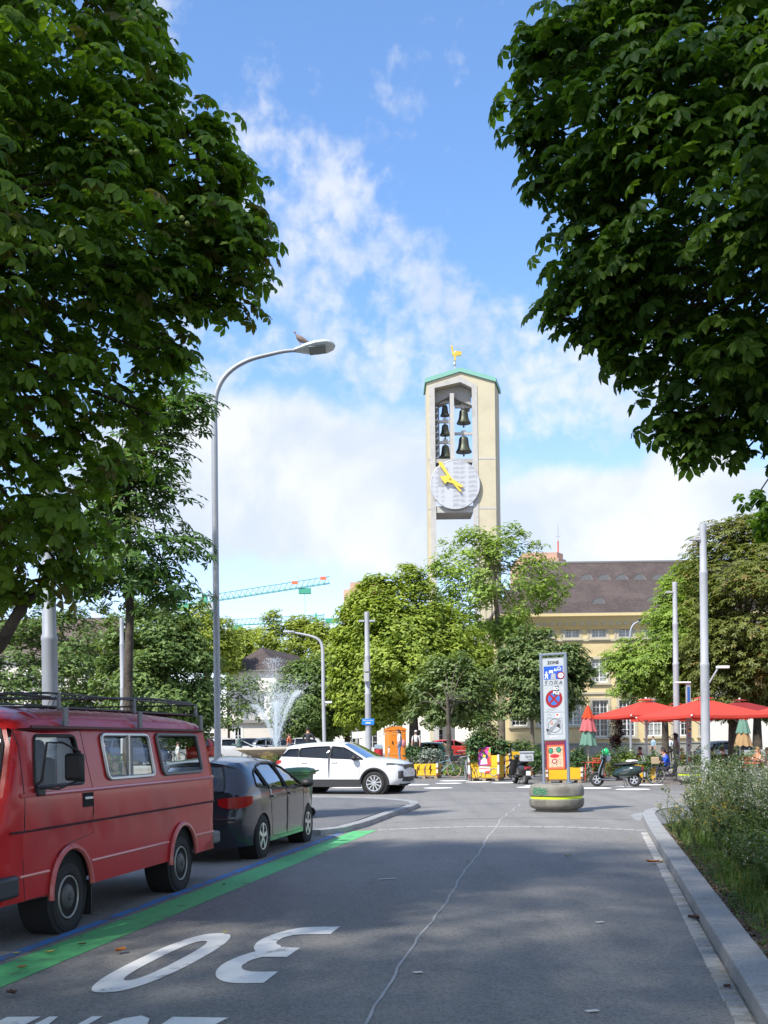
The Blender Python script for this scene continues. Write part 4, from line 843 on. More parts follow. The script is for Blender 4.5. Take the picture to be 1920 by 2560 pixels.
def smooth_poly(pts, it=2):
    for _ in range(it):
        q = [pts[0]]
        for a, b in zip(pts, pts[1:]): q += [(a[0]*.75+b[0]*.25, a[1]*.75+b[1]*.25), (a[0]*.25+b[0]*.75, a[1]*.25+b[1]*.75)]
        q.append(pts[-1]); pts = q
    return pts
def rounded(poly, r=.05, n=3):
    out = []; N = len(poly)
    for i in range(N):
        p, a, b = Vector(poly[i]), Vector(poly[i-1]), Vector(poly[(i+1) % N])
        u_, v_ = (a-p), (b-p); rr = min(r, u_.length*.4, v_.length*.4); s_, e_ = p+u_.normalized()*rr, p+v_.normalized()*rr
        for k in range(n+1): t = k/n; out.append(tuple((s_*(1-t)+p*t)*(1-t)+(p*(1-t)+e_*t)*t))
    return out
class Car:
    def __init__(c, t, segs, hw, sill, arches, R_edge, windows, doors, mats, step=.08, bulge=.03, arch_r=.38, arch_z=.32, pillar=.08, nw=10, sm=1):
        """segs: list of (part name, material key, [(x,z)...]) running rear-bottom, over the roof, to front-bottom"""
        c.t = t; c.hw = hw
        sil = []; owner = []
        for nme, mk, pts in segs:
            q = dense(smooth_poly(pts, sm) if len(pts) > 2 else pts, step)
            if sil: q = q[1:]
            sil += q; owner += [nme]*len(q)
        bot = []; x0, z0 = sil[-1]; x1, z1 = sil[0]
        bot.append((x0-.03, sill))
        for ax in sorted(arches, reverse=True):
            a0 = math.asin(max(-1, min(1, (sill-arch_z)/arch_r)))
            bot += [(ax+arch_r*math.cos(a0+(math.pi-2*a0)*k/12), arch_z+arch_r*math.sin(a0+(math.pi-2*a0)*k/12)) for k in range(13)]
        bot.append((x1+.03, sill))
        outer = sil+bot; c.sil = sil
        def ed(x, z):
            d = 1e9
            for (ax, az_), (bx, bz) in zip(sil, sil[1:]):
                l = (bx-ax)**2+(bz-az_)**2 or 1e-9; tt = max(0, min(1, ((x-ax)*(bx-ax)+(z-az_)*(bz-az_))/l)); d = min(d, (x-ax-tt*(bx-ax))**2+(z-az_-tt*(bz-az_))**2)
            return math.sqrt(d)
        def y(x, z):
            d = ed(x, z); r = R_edge(x, z); k = 0 if d >= r else r*(1-math.sqrt(max(0, 1-(1-d/r)**2)))
            return hw(x, z)-k
        c.y = y
        xs = [p[0] for p in outer]; zs = [p[1] for p in outer]; ext = []
        gx = min(xs)
        while gx < max(xs):
            gz = min(zs)
            while gz < max(zs):
                px, pz = gx+rnd.uniform(-.2,.2)*step, gz+rnd.uniform(-.2,.2)*step
                if inside(outer, px, pz) and ed(px, pz) > step*.35: ext.append((px, pz))
                gz += step*1.15
            gx += step*1.15
        for i in range(1, len(sil)-1):       # rings that follow the silhouette so that its edge rounds smoothly
            (ax, az_), (bx, bz) = sil[i-1], sil[i+1]; l = math.hypot(bx-ax, bz-az_) or 1; nx, nz = (bz-az_)/l, -(bx-ax)/l; r = R_edge(*sil[i])
            for f in (.06, .2, .45, .8):
                p = (sil[i][0]+nx*r*f, sil[i][1]+nz*r*f)
                if inside(outer, *p): ext.append(p)
        vs, es = [], []
        for lp in [outer]+[w_[1] for w_ in windows]+[d_[1] for d_ in doors]:
            b = len(vs); vs += [Vector(p) for p in lp]; es += [(b+i, b+(i+1) % len(lp)) for i in range(len(lp))]
        vs += [Vector(p) for p in ext]
        r = delaunay_2d_cdt(vs, es, [], 0, 1e-5); V = [(p.x, p.y) for p in r[0]]; Yv = [y(*p) for p in V]
        grp = {}
        for f in r[2]:
            cx, cz = sum(V[i][0] for i in f)/3, sum(V[i][1] for i in f)/3
            if not inside(outer, cx, cz): continue
            key = ('body', 'body')
            for nme, lp, mk in windows:
                if inside(lp, cx, cz): key = ('w', windows.index((nme, lp, mk))); break
            else:
                for d_ in doors:
                    if inside(d_[1], cx, cz): key = ('d', doors.index(d_)); break
            grp.setdefault(key, []).append(f)
        bodymb = MB()
        for key, fs in grp.items():
            for sg in (1, -1):
                ins = .012 if key[0] == 'w' else 0
                used = sorted({i for f in fs for i in f}); mp = {i: k for k, i in enumerate(used)}
                vv = [(V[i][0], sg*(Yv[i]-ins), V[i][1]) for i in used]; ff = [tuple(mp[i] for i in (f if sg < 0 else f[::-1])) for f in fs]
                if key[0] == 'body': bodymb.add(vv, ff)
                elif key[0] == 'w':
                    nme, lp, mk = windows[key[1]]; mb = MB(); mb.add(vv, ff); wo = mb.build(nme, mats[mk], t, smooth=40, fix=False)
                    mb = MB(); mb.tube([(p[0], sg*(y(*p)+.001), p[1]) for p in lp], .016, 5, closed=True); mb.build('window_seal', mats['seal'], wo)
                else:
                    d_ = doors[key[1]]; mb = MB(); mb.add(vv, ff); mb.k = 1
                    lp = [p for p in dense(d_[1]+[d_[1][0]], .1)][:-1]
                    mb.tube([(p[0], sg*(y(*p)-.001), p[1]) for p in lp], .0045, 4, closed=True)
                    do = mb.build(d_[0], [mats['body'], m_rub2], t, smooth=40, fix=False)
                    if sg == d_[3] or d_[3] == 0: d_[4](do, sg, c) if d_[4] else None
        # wrap-around surfaces
        k = 0; n = len(sil); rows = []
        for i, (x, z) in enumerate(sil):
            a, b = sil[max(0, i-1)], sil[min(n-1, i+1)]; l = math.hypot(b[0]-a[0], b[1]-a[1]) or 1; nx, nz = -(b[1]-a[1])/l, (b[0]-a[0])/l
            w_ = y(x, z); row = []
            ys = [-w_, -(w_-pillar)]+[-(w_-pillar)+2*(w_-pillar)*j/nw for j in range(1, nw)]+[w_-pillar, w_]
            for yy in ys:
                bl = bulge*(1-(yy/w_)**2); row.append((x+nx*bl, yy, z+nz*bl))
            rows.append(row)
        i = 0
        for nme, mk, pts in segs:
            idx = [j for j in range(n) if owner[j] == nme]; lo, hi = max(0, min(idx)-1) if min(idx) else 0, max(idx); rr = rows[lo:hi+1]
            if mk in ('wglass',):
                mid = [[p for p in r_[1:-1]] for r_ in rr]; mb = MB(); mb.sheet(mid); wo = mb.build(nme, mats[mk], t, smooth=40, fix=False)
                for sl in (slice(0, 2), slice(-2, None)): bodymb.sheet([r_[sl] for r_ in rr])
                ring = mid[0]+[r_[-1] for r_ in mid[1:-1]]+mid[-1][::-1]+[r_[0] for r_ in mid[1:-1]][::-1]
                mb = MB(); mb.tube(ring, .018, 5, closed=True); mb.build('window_seal', mats['seal'], wo)
            else:
                mb = MB(); mb.sheet(rr); mb.build(nme, mats[mk], t, smooth=40, fix=False)
        bodymb.build('body', mats['body'], t, smooth=40, fix=False)
        # wheel housings and floor
        mb = MB(); L0, L1 = sil[0][0]+.1, sil[-1][0]-.1; wv = hw(0, .5)
        mb.box(((L0+L1)/2, 0, sill+.10), (L1-L0, 2*wv-.46, .16))
        for ax in arches:
            for sg in (1, -1): mb.lathe_y([(arch_r+.004, sg*(wv-.03)), (arch_r+.004, sg*(wv-.30)), (.01, sg*(wv-.30))], 24, (ax, 0, arch_z))
        mb.build('underbody', m_under, t, smooth=40)
def wheel(t, x, y, r, wd, style, sg, steer=0., tyre=m_rubber):
    mb = MB(); q = r*(.64 if style != 'ten' else .74)
    mb.lathe_y([(q,-wd*.36),(q+.01,-wd*.46),(r*.86,-wd*.5),(r*.965,-wd*.42),(r,-wd*.30),(r,wd*.30),(r*.965,wd*.42),(r*.86,wd*.5),(q+.01,wd*.46),(q,wd*.36)], 40)
    w_ = mb.build('wheel', tyre, t); w_.location = (x, y, r); w_.rotation_euler = (0, 0, steer)
    o = sg*wd*.36; mb = MB()
    if style == 'steel':
        mb.lathe_y([(q,o-sg*.02),(q-.004,o+sg*.012),(q*.90,o+sg*.008),(q*.86,o-sg*.02),(q*.62,o-sg*.015),(q*.56,o+sg*.012),(q*.42,o+sg*.03),(q*.16,o+sg*.03),(q*.13,o+sg*.045),(.005,o+sg*.045)], 36)
        mb.build('rim', M('steel wheel', (.11,.108,.105), .55, .4, var=.3, vs=9), w_)
        mb = MB(); mb.tube([(q*.93*math.cos(a*math.pi/20),o+sg*.014,q*.93*math.sin(a*math.pi/20)) for a in range(40)], q*.05, 6, closed=True); mb.build('trim_ring', M('dull trim ring', (.42,.41,.38), .45, .6, var=.25, vs=9), w_)
    else:
        mb.lathe_y([(q,o-sg*.03),(q,o+sg*.012),(q*.93,o+sg*.012),(q*.90,o-sg*.05),(.02,o-sg*.06)], 36); mb.build('rim', M('rim dark', (.05,.05,.052), .5, .5), w_)  # dark inner rim behind the spokes
        mb = MB(); ns = 5 if style == 'five' else 10
        mb.lathe_y([(q*.97,o-sg*.01),(q*.97,o+sg*.02),(q*.88,o+sg*.018),(q*.87,o-sg*.01)], 36)
        mb.lathe_y([(q*.24,o-sg*.03),(q*.24,o+sg*.012),(.005,o+sg*.018)], 16)
        for k in range(ns):
            a = 2*math.pi*k/ns+.2; ww = q*(.17 if ns == 5 else .085); ca, sa = math.cos(a), math.sin(a)
            pts = [(q*.15, -ww*.7), (q*.92, -ww), (q*.92, ww), (q*.15, ww*.7)]
            mb.add([(ca*u_-sa*v_, o+h, sa*u_+ca*v_) for h in (sg*.016, -sg*.02) for u_, v_ in pts], [(0,1,2,3),(7,6,5,4),(0,4,5,1),(1,5,6,2),(2,6,7,3),(3,7,4,0)])
        mb.build('spokes', m_alloy, w_)
    return w_
def ellmirror(t, x, y, z, sg, mat, r=(.085,.11,.075)):
    mb = MB(); mb.ell((0, 0, 0), r, 14, 10); mb.tube([(0,-sg*r[1]*.7,-.03),(-.02,-sg*(r[1]+.08),-.06)], .022, 6); o = mb.build('mirror', mat, t); o.location = (x, y, z); return o
# ------------------------------------------------------------------ red van
m_vred = M('faded red van paint', (.50,.014,.017), .32, var=.12, vs=1.2, coat=.15, c2=(.44,.026,.028), c2s=(.45,.7), spec=.30)
m_vred2 = M('red van paint highlight', (.60,.13,.12), .22, coat=.5)  # lighter red paints reflected highlights into the ribs; arch flares share it
grime(m_vred, 1.6, .35, (.26,.045,.042), .5, .48, .72); van = thing('camper_van', 'faded red camper van with black roof rack, parked nearest the camera on the left', 'van', W(9.26,-5.53,0), TH and (math.atan2(-DY, -DX)))
vm = dict(body=m_vred, glass=m_cglass, wglass=m_cglass, seal=m_rub2, black=m_black)
def vhw(x, z):
    w_ = .95 if z < 1.22 else .95-.085*((z-1.22)/.6)
    if z > 1.82: w_ = .865-.25*((z-1.82)/.18)**2
    w_ -= .012 if z < .95 else 0
    if x > .6: w_ -= .045*((x-.6)/.55)**2
    return w_
def sx(s, z): # apparent side position back to the inset body side
    return -(s+max(0, (.95-vhw(0, z)))/.45)
dwin = rounded([(.63,1.31),(-.30,1.31),(-.22,1.74),(.52,1.74)], .05)
w1 = rounded([(-.80,1.33),(-1.95,1.33),(-1.90,1.755),(-.76,1.755)], .07); w2 = rounded([(-2.20,1.33),(-3.42,1.33),(-3.36,1.76),(-2.13,1.76)], .07)
doorlp = [(.78,1.79),(.80,1.2),(.82,.60),(.80,.385),(.38,.385),(.36,.52),(.22,.72),(.0,.79),(-.10,.80),(-.47,.84),(-.46,1.25),(-.36,1.79)]
def van_handle(o, sg, c):
    mb = MB(); mb.box((-.34, sg*.945, 1.155), (.20,.02,.13)); mb.build('handle_recess', m_under, o, smooth=0)
    mb = MB(); mb.box((-.35, sg*.958, 1.17), (.16,.018,.028)); mb.build('handle', m_chrome, o, bevel=.006)
Car(van, [('rear_panel','body',[(-3.87,.42),(-3.885,.75),(-3.87,1.22)]),('rear_window','wglass',[(-3.87,1.28),(-3.78,1.74)]),('roof','body',[(-3.76,1.80),(-3.70,1.90),(-3.3,1.965),(-2.4,2.0),(-1.2,2.0),(0,1.985),(.45,1.94),(.70,1.86),(.76,1.79)]),('windscreen','wglass',[(.78,1.77),(1.02,1.24)]),('front_panel','body',[(1.035,1.20),(1.12,1.02),(1.14,.8),(1.13,.42)])],
    vhw, .375, [0., -2.75], lambda x, z: (.05 if z > 1.2 else .13) if x > .3 and z < 1.79 else .10, [('side_window',dwin,'glass'),('side_window',w1,'glass'),('side_window',w2,'glass')], [('door',doorlp,None,0,van_handle)], vm, step=.10, arch_r=.385, arch_z=.36, bulge=.05, pillar=.055, sm=1)
for x in (0., -2.75):
    for sg in (1, -1): wheel(van, x, sg*.83, .31, .20, 'steel', sg)
vw = lambda s, z, o=.0: (-s, vhw(-s, z)+o, z)
for sg in (1, -1):
    fl = lambda p: (p[0], p[1]*sg, p[2])
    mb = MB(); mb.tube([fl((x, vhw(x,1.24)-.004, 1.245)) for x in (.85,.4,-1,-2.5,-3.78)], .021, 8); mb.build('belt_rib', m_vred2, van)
    mb = MB()
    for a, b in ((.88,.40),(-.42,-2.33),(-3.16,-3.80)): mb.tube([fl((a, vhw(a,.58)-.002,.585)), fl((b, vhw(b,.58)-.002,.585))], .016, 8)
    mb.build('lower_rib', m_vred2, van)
    mb = MB(); mb.tube([fl((x, vhw(x,.955)+.0, .952)) for x in (1.0,.6,0,-2,-3.80)], .011, 5); mb.build('crease_shade', M('crease shade', (.05,.006,.008), .8), van)  # dark line paints the shade under the overhanging crease
    mb = MB(); mb.tube([fl((x, .868+.03, 1.812)) for x in (.60,0,-1.5,-3.5)]+[fl((-3.68,.86,1.81))], .016, 6); mb.build('rain_gutter', M('gutter dark red', (.10,.012,.014), .6), van)
    for ax in (0., -2.75):
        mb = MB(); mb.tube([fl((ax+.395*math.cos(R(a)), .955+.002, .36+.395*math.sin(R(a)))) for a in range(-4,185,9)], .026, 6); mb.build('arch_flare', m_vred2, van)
    mb = MB(); mb.box(fl((.42-.90, .80, .24)), (.02,.22,.32)); mb.build('mudflap', m_black, van, smooth=0)
    mb = MB(); mb.add([fl(p) for p in ((1.155,.62,.99),(1.145,.80,.99),(1.15,.80,1.07),(1.15,.62,1.07))], [(0,1,2,3)] if sg < 0 else [(3,2,1,0)]); mb.box(fl((1.12,.74,1.03)), (.09,.20,.075)); mb.build('indicator', m_amber, van, smooth=0)
    hl = MB(); hl.box(fl((1.11,.60,.82)), (.12,.36,.26)); ho = hl.build('headlight', m_black, van, bevel=.02); hl = MB(); hl.box(fl((1.16,.60,.82)), (.03,.28,.19)); hl.build('lens', m_clear_l, ho, bevel=.01)
    mb = MB(); mb.tube([fl((.62,.95,1.33)), fl((.60,.99,1.36)), fl((.60,1.04,1.68)), fl((.50,1.13,1.68)), fl((.30,1.19,1.60)), fl((.30,1.19,1.36)), fl((.52,1.10,1.29)), fl((.60,.98,1.30))], .011, 6); mo = mb.build('mirror_bracket', m_black, van)
    mb = MB(); mb.box(fl((.36,1.17,1.47)), (.07,.175,.235)); mb.build('mirror', m_black, mo, bevel=.03)
    mb = MB(); mb.box(fl((.57,.955,1.27)), (.13,.05,.07)); mb.build('bracket_foot', m_black, mo, bevel=.01)
mb = MB(); mb.box((1.20,0,.52), (.16,1.86,.18)); mb.box((1.08,.90,.52), (.36,.10,.18)); mb.box((1.08,-.90,.52), (.36,.10,.18)); mb.build('front_bumper', M('bumper black', (.022,.024,.03), .5, var=.3, vs=6), van, bevel=.03)
mb = MB(); mb.box((-3.96,0,.50), (.16,1.78,.15)); mb.box((-3.92,.88,.50), (.30,.12,.15)); mb.box((-3.92,-.88,.50), (.30,.12,.15)); mb.build('rear_bumper', M('bumper grey', (.13,.13,.135), .6, var=.2, vs=6), van, bevel=.03)
mb = MB(); mb.box((1.145,0,.82), (.04,.80,.28)); mb.build('grille', m_black, van, bevel=.01)
for k in range(3):
    mb = MB(); mb.box((-1.33,.0,1.545), (.02,.02,.42)); mb.v = [(x,.905 if k == 0 else -.905,z) for x, y, z in mb.v] if False else mb.v
    break
for sg in (1, -1):
    mb = MB(); mb.box((-1.34, sg*.915, 1.545), (.035,.03,.41)); mb.build('sliding_frame', M('window alloy', (.55,.56,.55), .35, .7), van)
    for lp in (w1, w2):
        mb = MB(); mb.tube([(p[0], sg*(vhw(*p)+.012), p[1]) for p in lp], .020, 6, closed=True); mb.build('window_trim', MATS['window alloy'] if lp is w1 else M('window trim grey', (.16,.16,.165), .5, .3), van)
# interior
mb = MB(); mb.box((-1.5,0,.62), (4.4,1.6,.06)); mb.build('floor', m_seat, van)
for y_ in (.45, -.45):
    mb = MB(); mb.box((.08,y_,.86), (.5,.5,.18)); mb.box((-.20,y_,1.22), (.14,.48,.66)); mb.box((-.24,y_,1.62), (.10,.26,.18)); mb.build('seat', m_seat, van, bevel=.05)
mb = MB(); mb.box((.86,0,1.12), (.25,1.6,.2)); mb.build('dashboard', m_black, van, bevel=.04)
mb = MB(); mb.tube([(.62+.07*math.cos(a*.2618),.45+.20*math.sin(a*.2618),1.30+.17*math.cos(a*.2618)) for a in range(24)], .013, 6, closed=True); mb.build('steering_wheel', m_black, van)
mb = MB(); mb.box((.92,.18,1.27), (.06,.22,.14)); mb.build('dashboard_box', M('blue card', (.02,.22,.5), .6), van, bevel=.01)
mb = MB(); rows = [[(-.05-.012*math.sin(k*1.3)-.33*k/12, .80+.03*math.sin(k*2.1), z) for k in range(13)] for z in (1.28,1.5,1.76)]; mb.sheet(rows); mb.build('curtain', M('grey curtain', (.30,.29,.28), .9), van, smooth=60, fix=False)
mb = MB(); mb.box((-.60,0,1.3), (.04,1.5,1.2)); mb.build('partition', M('interior panel', (.16,.145,.135), .9), van) if False else None
mb = MB(); mb.box((-1.95,-.5,1.02), (1.0,.6,.66)); mb.box((-3.3,.15,.98), (.7,1.0,.62)); mb.build('cupboard', M('dark cupboard', (.045,.04,.036), .7), van, bevel=.01)
mb = MB(); mb.tube([(.98,.62,1.235),(.90,.35,1.40)], .008, 5); mb.build('wiper', m_black, van)
# roof rack
rk = MB(); m_rackg = M('rack legs grey', (.22,.22,.225), .6, .3, var=.2, vs=10); m_rackb = M('rack black', (.02,.02,.022), .5, var=.2, vs=8)
for s in (.05, 1.72, 3.55):
    for sg in (1, -1):
        mb = MB(); mb.box((-s, sg*.885, 1.90), (.085,.025,.19)); mb.box((-s, sg*.825, 2.05), (.06,.025,.16), taper=.7); mb.build('rack_leg', m_rackg, van, bevel=.006)
for z, w_ in ((2.00,.78),(2.12,.80)):
    a, b = (.10, -3.62); mb = MB(); mb.tube([(a,-w_,z),(a,w_,z),(b,w_,z),(b,-w_,z)], .010, 6, closed=True); mb.build('rack_rail', m_rackb, van)
mb = MB()
for k in range(20): x = .05-3.62*k/19; mb.tube([(x,-.78,2.0),(x,.78,2.0)], .005, 4)
for k in range(9): y_ = -.72+1.44*k/8; mb.tube([(.08,y_,2.005),(-3.6,y_,2.005)], .004, 4)
for sg in (1, -1):
    for k in range(46): x = .08-3.66*k/45; mb.tube([(x,sg*.78,2.0),(x-.06,sg*.80,2.12)], .003, 4)
mb.build('rack_mesh', m_rackb, van, smooth=0, kind='stuff')
mb = MB(); mb.tube([(.10,.82,2.08),(.55,.70,2.10),(.95,.55,2.06),(.95,-.55,2.06),(.55,-.70,2.10),(.10,-.82,2.08)], .013, 6); mb.build('rack_front_bar', m_rackb, van)
mb = MB(); mb.tube([(-3.5,.78,2.14),(-2.4,.70,2.16),(-.3,.1,2.10)], .014, 6); mb.build('roof_pole', m_rackb, van)
# ------------------------------------------------------------------ dark hatchback
m_grey = M('graphite metallic paint', (.036,.040,.050), .22, .35, spec=.5, coat=.5, var=.05, vs=30)
hb = thing('hatchback_car', 'dark grey five door hatchback parked between the red van and the green bin', 'car', W(16.84,-5.58,0), math.atan2(DY, DX))
m_hglass = clear_glass('hatchback glass', (.20,.25,.25), .55, .35); hm = dict(body=m_grey, glass=m_hglass, wglass=m_tglass, seal=m_rub2, black=m_black)
def ahw(x, z):
    w_ = .885-.03*abs((x+.05)/2.1)**3*1.6-.05*max(0, .5-z)**1.0
    if z > .92: w_ -= .30*((z-.92)/.5)**1.35
    if x > 1.2: w_ -= .16*((x-1.2)/.95)**2
    if x < -1.3: w_ -= .11*((-1.3-x)/.8)**2
    return w_
q1 = rounded([(-1.46,1.04),(-1.02,1.00),(-1.12,1.285),(-1.30,1.225)], .04); q2 = rounded([(-.95,.995),(-.10,.965),(-.16,1.345),(-.62,1.355),(-1.04,1.305)], .05); q3 = rounded([(-.02,.96),(.98,.935),(.72,1.06),(.28,1.275),(-.08,1.34)], .05)
def dh(o, sg, c):
    x = -.80 if min(v.co.x for v in o.data.vertices) < -.8 else .12
    mb = MB(); mb.box((x, sg*(c.y(x,.87)+.012), .87), (.17,.03,.03)); mb.build('handle', m_grey, o, bevel=.01)
rd = [(-1.0,1.32),(-.92,.80),(-.86,.42),(-.80,.27),(-.04,.26),(-.05,.9),(-.11,1.37),(-.6,1.385)]; fd = [(-.10,1.37),(-.04,.9),(-.03,.26),(.86,.26),(.92,.5),(.97,.92),(.76,1.10),(.28,1.315)]
Car(hb, [('rear_bumper','body',[(-2.0,.20),(-2.10,.40),(-2.115,.56),(-2.10,.66)]),('tailgate','body',[(-2.06,.70),(-2.04,.86),(-2.0,.97)]),('rear_window','wglass',[(-1.97,1.0),(-1.66,1.32)]),('roof','body',[(-1.72,1.345),(-1.5,1.375),(-1.0,1.41),(-.45,1.42),(0,1.40),(.12,1.385)]),('windscreen','wglass',[(.15,1.375),(.95,1.0)]),('bonnet','body',[(1.0,.985),(1.5,.91),(1.9,.80)]),('front_bumper','body',[(1.98,.77),(2.12,.62),(2.17,.42),(2.10,.20)])],
    ahw, .21, [-1.285, 1.285], lambda x, z: .16 if (abs(x) > 1.5) else .08, [('side_window',q1,'glass'),('side_window',q2,'glass'),('side_window',q3,'glass')], [('door',rd,None,0,dh),('door',fd,None,0,dh)], hm, step=.075, arch_r=.345, arch_z=.31, bulge=.045, pillar=.07, sm=1)
for x in (-1.285, 1.285):
    for sg in (1, -1): wheel(hb, x, sg*.775, .312, .205, 'five', sg)
for sg in (1, -1):
    ellmirror(hb, .80, sg*.985, 1.0, sg, m_black, (.10,.11,.075))
    mb = MB(); pts = [(-2.00,.74),(-1.62,.82),(-1.60,.93),(-1.98,.92)]
    # tail light wrapped round the corner: follows the body side then the tail
    cs = [(-1.78,.862),(-1.90,.825),(-1.995,.755),(-2.065,.62),(-2.07,.54),(-2.075,.46)]
    top_, bot_ = [.915,.92,.915,.905,.895,.885], [.815,.775,.755,.75,.765,.80]
    rr = [[(x+(0 if abs(y_) < .7 else 0)-(.012 if y_ < .7 else 0), sg*(y_+.010 if y_ >= .7 else y_), z-(.0)) for (x, y_), z in zip(cs, zz_)] for zz_ in (top_, [(a+b)/2 for a, b in zip(top_, bot_)], bot_)]
    mb.sheet(rr); mb.build('tail_light', m_red_l, hb, smooth=60)
mb = MB(); mb.box((-2.125,0,.47), (.02,1.0,.10)); mb.build('number_plate', m_plate, hb) if False else None
mb = MB(); mb.tube([(-2.10,-.72,.60),(-2.135,-.3,.605),(-2.135,.3,.605),(-2.10,.72,.60)], .014, 6); mb.build('bumper_strip', M('bumper dark', (.05,.052,.06), .3, .4), hb)
mb = MB(); mb.tube([(-1.99,0,1.02),(-1.93,.3,1.05)], .008, 5); mb.build('wiper', m_black, hb)
for y_ in (.36, -.36):
    for x in (.1, -.75):
        mb = MB(); mb.box((x-.28,y_,.85), (.12,.44,.55)); mb.box((x-.33,y_,1.2), (.09,.24,.16)); mb.box((x,y_,.60), (.5,.46,.14)); mb.build('seat', m_seat, hb, bevel=.04)
# ------------------------------------------------------------------ white sport utility car
m_wht = M('white car paint', (.62,.63,.645), .25, spec=.5, coat=.6); m_clad = M('black cladding', (.025,.025,.026), .6)
suv = thing('suv_car', 'white sport utility car with black lower cladding driving across the square', 'car', (-1.26,36.50,0), R(-20))
sm_ = dict(body=m_wht, glass=m_dglass, wglass=m_dglass, tg=m_tglass, seal=m_rub2, clad=m_clad, black=M('gloss black roof', (.30,.31,.33), .15, coat=.6))
def shw(x, z):
    w_ = .955-.02*abs(x/2.1)**3
    if z > 1.05: w_ -= .26*((z-1.05)/.55)**1.25
    if z < .5: w_ -= .04*(.5-z)
    if x > 1.3: w_ -= .17*((x-1.3)/.88)**2
    if x < -1.4: w_ -= .10*((-1.4-x)/.8)**2
    return w_
s1 = rounded([(-1.92,1.22),(-1.30,1.20),(-1.30,1.46),(-1.68,1.44)], .04); s2 = rounded([(-1.25,1.20),(-.22,1.15),(-.22,1.525),(-.8,1.51),(-1.25,1.47)], .04); s3 = rounded([(-.15,1.15),(.98,1.10),(.62,1.31),(.28,1.48),(-.15,1.525)], .04)
def sh(o, sg, c):
    x = -1.05 if min(v.co.x for v in o.data.vertices) < -.9 else .0
    mb = MB(); mb.box((x, sg*(c.y(x,1.0)+.012), 1.02), (.20,.03,.035)); mb.build('handle', m_wht, o, bevel=.01)
srd = [(-1.28,1.50),(-1.28,1.0),(-1.0,.78),(-.92,.42),(-.20,.42),(-.19,1.56),(-.8,1.545)]; sfd = [(-.18,1.56),(-.19,.42),(.82,.42),(.86,.8),(1.02,1.09),(.65,1.33),(.28,1.52)]
Car(suv, [('rear_bumper','clad',[(-2.02,.28),(-2.15,.45),(-2.19,.62)]),('tailgate','body',[(-2.19,.70),(-2.15,.9),(-2.05,1.12)]),('rear_window','wglass',[(-2.02,1.16),(-1.82,1.46)]),('roof','body',[(-1.93,1.50),(-1.7,1.555),(-1.2,1.60),(-.6,1.63),(0,1.615),(.22,1.585)]),('windscreen','tg2',[(.26,1.57),(1.04,1.14)]),('bonnet','body',[(1.08,1.125),(1.5,1.10),(1.9,1.02),(2.05,.95)]),('front_panel','body',[(2.10,.91),(2.17,.78),(2.19,.66),(2.18,.55)]),('lower_bumper','clad',[(2.17,.52),(2.13,.36),(2.02,.28)])],
    shw, .30, [-1.33, 1.33], lambda x, z: .20 if abs(x) > 1.5 else .09, [('side_window',s1,'glass'),('side_window',s2,'glass'),('side_window',s3,'tg')], [('door',srd,None,0,sh),('door',sfd,None,0,sh)], dict(sm_, tg2=clear_glass('windscreen glass', (.42,.47,.45), .04, .10)), step=.085, arch_r=.43, arch_z=.36, bulge=.05, sm=1)
for x in (-1.33, 1.33):
    for sg in (1, -1): wheel(suv, x, sg*.85, .355, .24, 'ten', sg)
for sg in (1, -1):
    ellmirror(suv, .72, sg*1.06, 1.15, sg, m_black, (.11,.12,.085))
    mb = MB()
    for ax in (-1.33, 1.33): mb.tube([(ax+.455*math.cos(R(a)), sg*(shw(ax+.455*math.cos(R(a)), .5)+.004), .36+.455*math.sin(R(a))) for a in range(-8,189,10)], .035, 6)
    mb.build('arch_cladding', m_clad, suv)
    mb = MB(); mb.box((0, sg*.945, .35), (1.78,.05,.24)); mb.build('sill_cladding', m_clad, suv, bevel=.015)
    mb = MB(); mb.tube([(-.85,sg*.975,.485),(.85,sg*.975,.485)], .013, 6); mb.build('sill_strip', m_wht, suv)
    mb = MB(); rr = [[(1.70,.875,1.0-d),(1.9,.80,.985-d),(2.05,.66,.955-d*.9),(2.12,.45,.94-d*.8)] for d in (0,.06,.115)]; mb.sheet([[(x+.03,sg*(y_+.02),z) for x, y_, z in r_] for r_ in rr]); mb.build('headlight', M('headlamp dark', (.22,.24,.26), .1, .4, coat=.8), suv, smooth=60)
    mb = MB(); rr = [[(-1.86,.895,1.10-d),(-2.02,.84,1.09-d),(-2.13,.70,1.07-d),(-2.15,.52,1.06-d)] for d in (0,.06,.12)]; mb.sheet([[(x-.02,sg*(y_+.012),z) for x, y_, z in r_] for r_ in rr]); mb.build('tail_light', m_red_l, suv, smooth=60)
    mb = MB(); mb.box((2.10,sg*.64,.62), (.17,.27,.24)); mb.build('air_intake', m_clad, suv, bevel=.03)
mb = MB(); mb.box((2.175,0,.86), (.05,.94,.15)); mb.build('grille', M('grille dark', (.05,.05,.055), .4, .4), suv, bevel=.015)
for k in range(2): mb = MB(); mb.box((2.195,0,.865+.045*k), (.012,.80,.012)); mb.build('grille_bar', m_chrome, suv)
mb = MB(); mb.box((2.20,0,.66), (.02,.50,.11)); mb.build('number_plate', m_plate, suv)
mb = MB(); mb.box((2.13,0,.36), (.10,1.2,.08)); mb.build('skid_plate', m_steel, suv, bevel=.02)
for y_ in (.38, -.38): mb = MB(); mb.box((-.35,y_,1.0), (.14,.5,.65)); mb.box((-.38,y_,1.4), (.1,.26,.2)); mb.build('seat', m_seat, suv, bevel=.05)
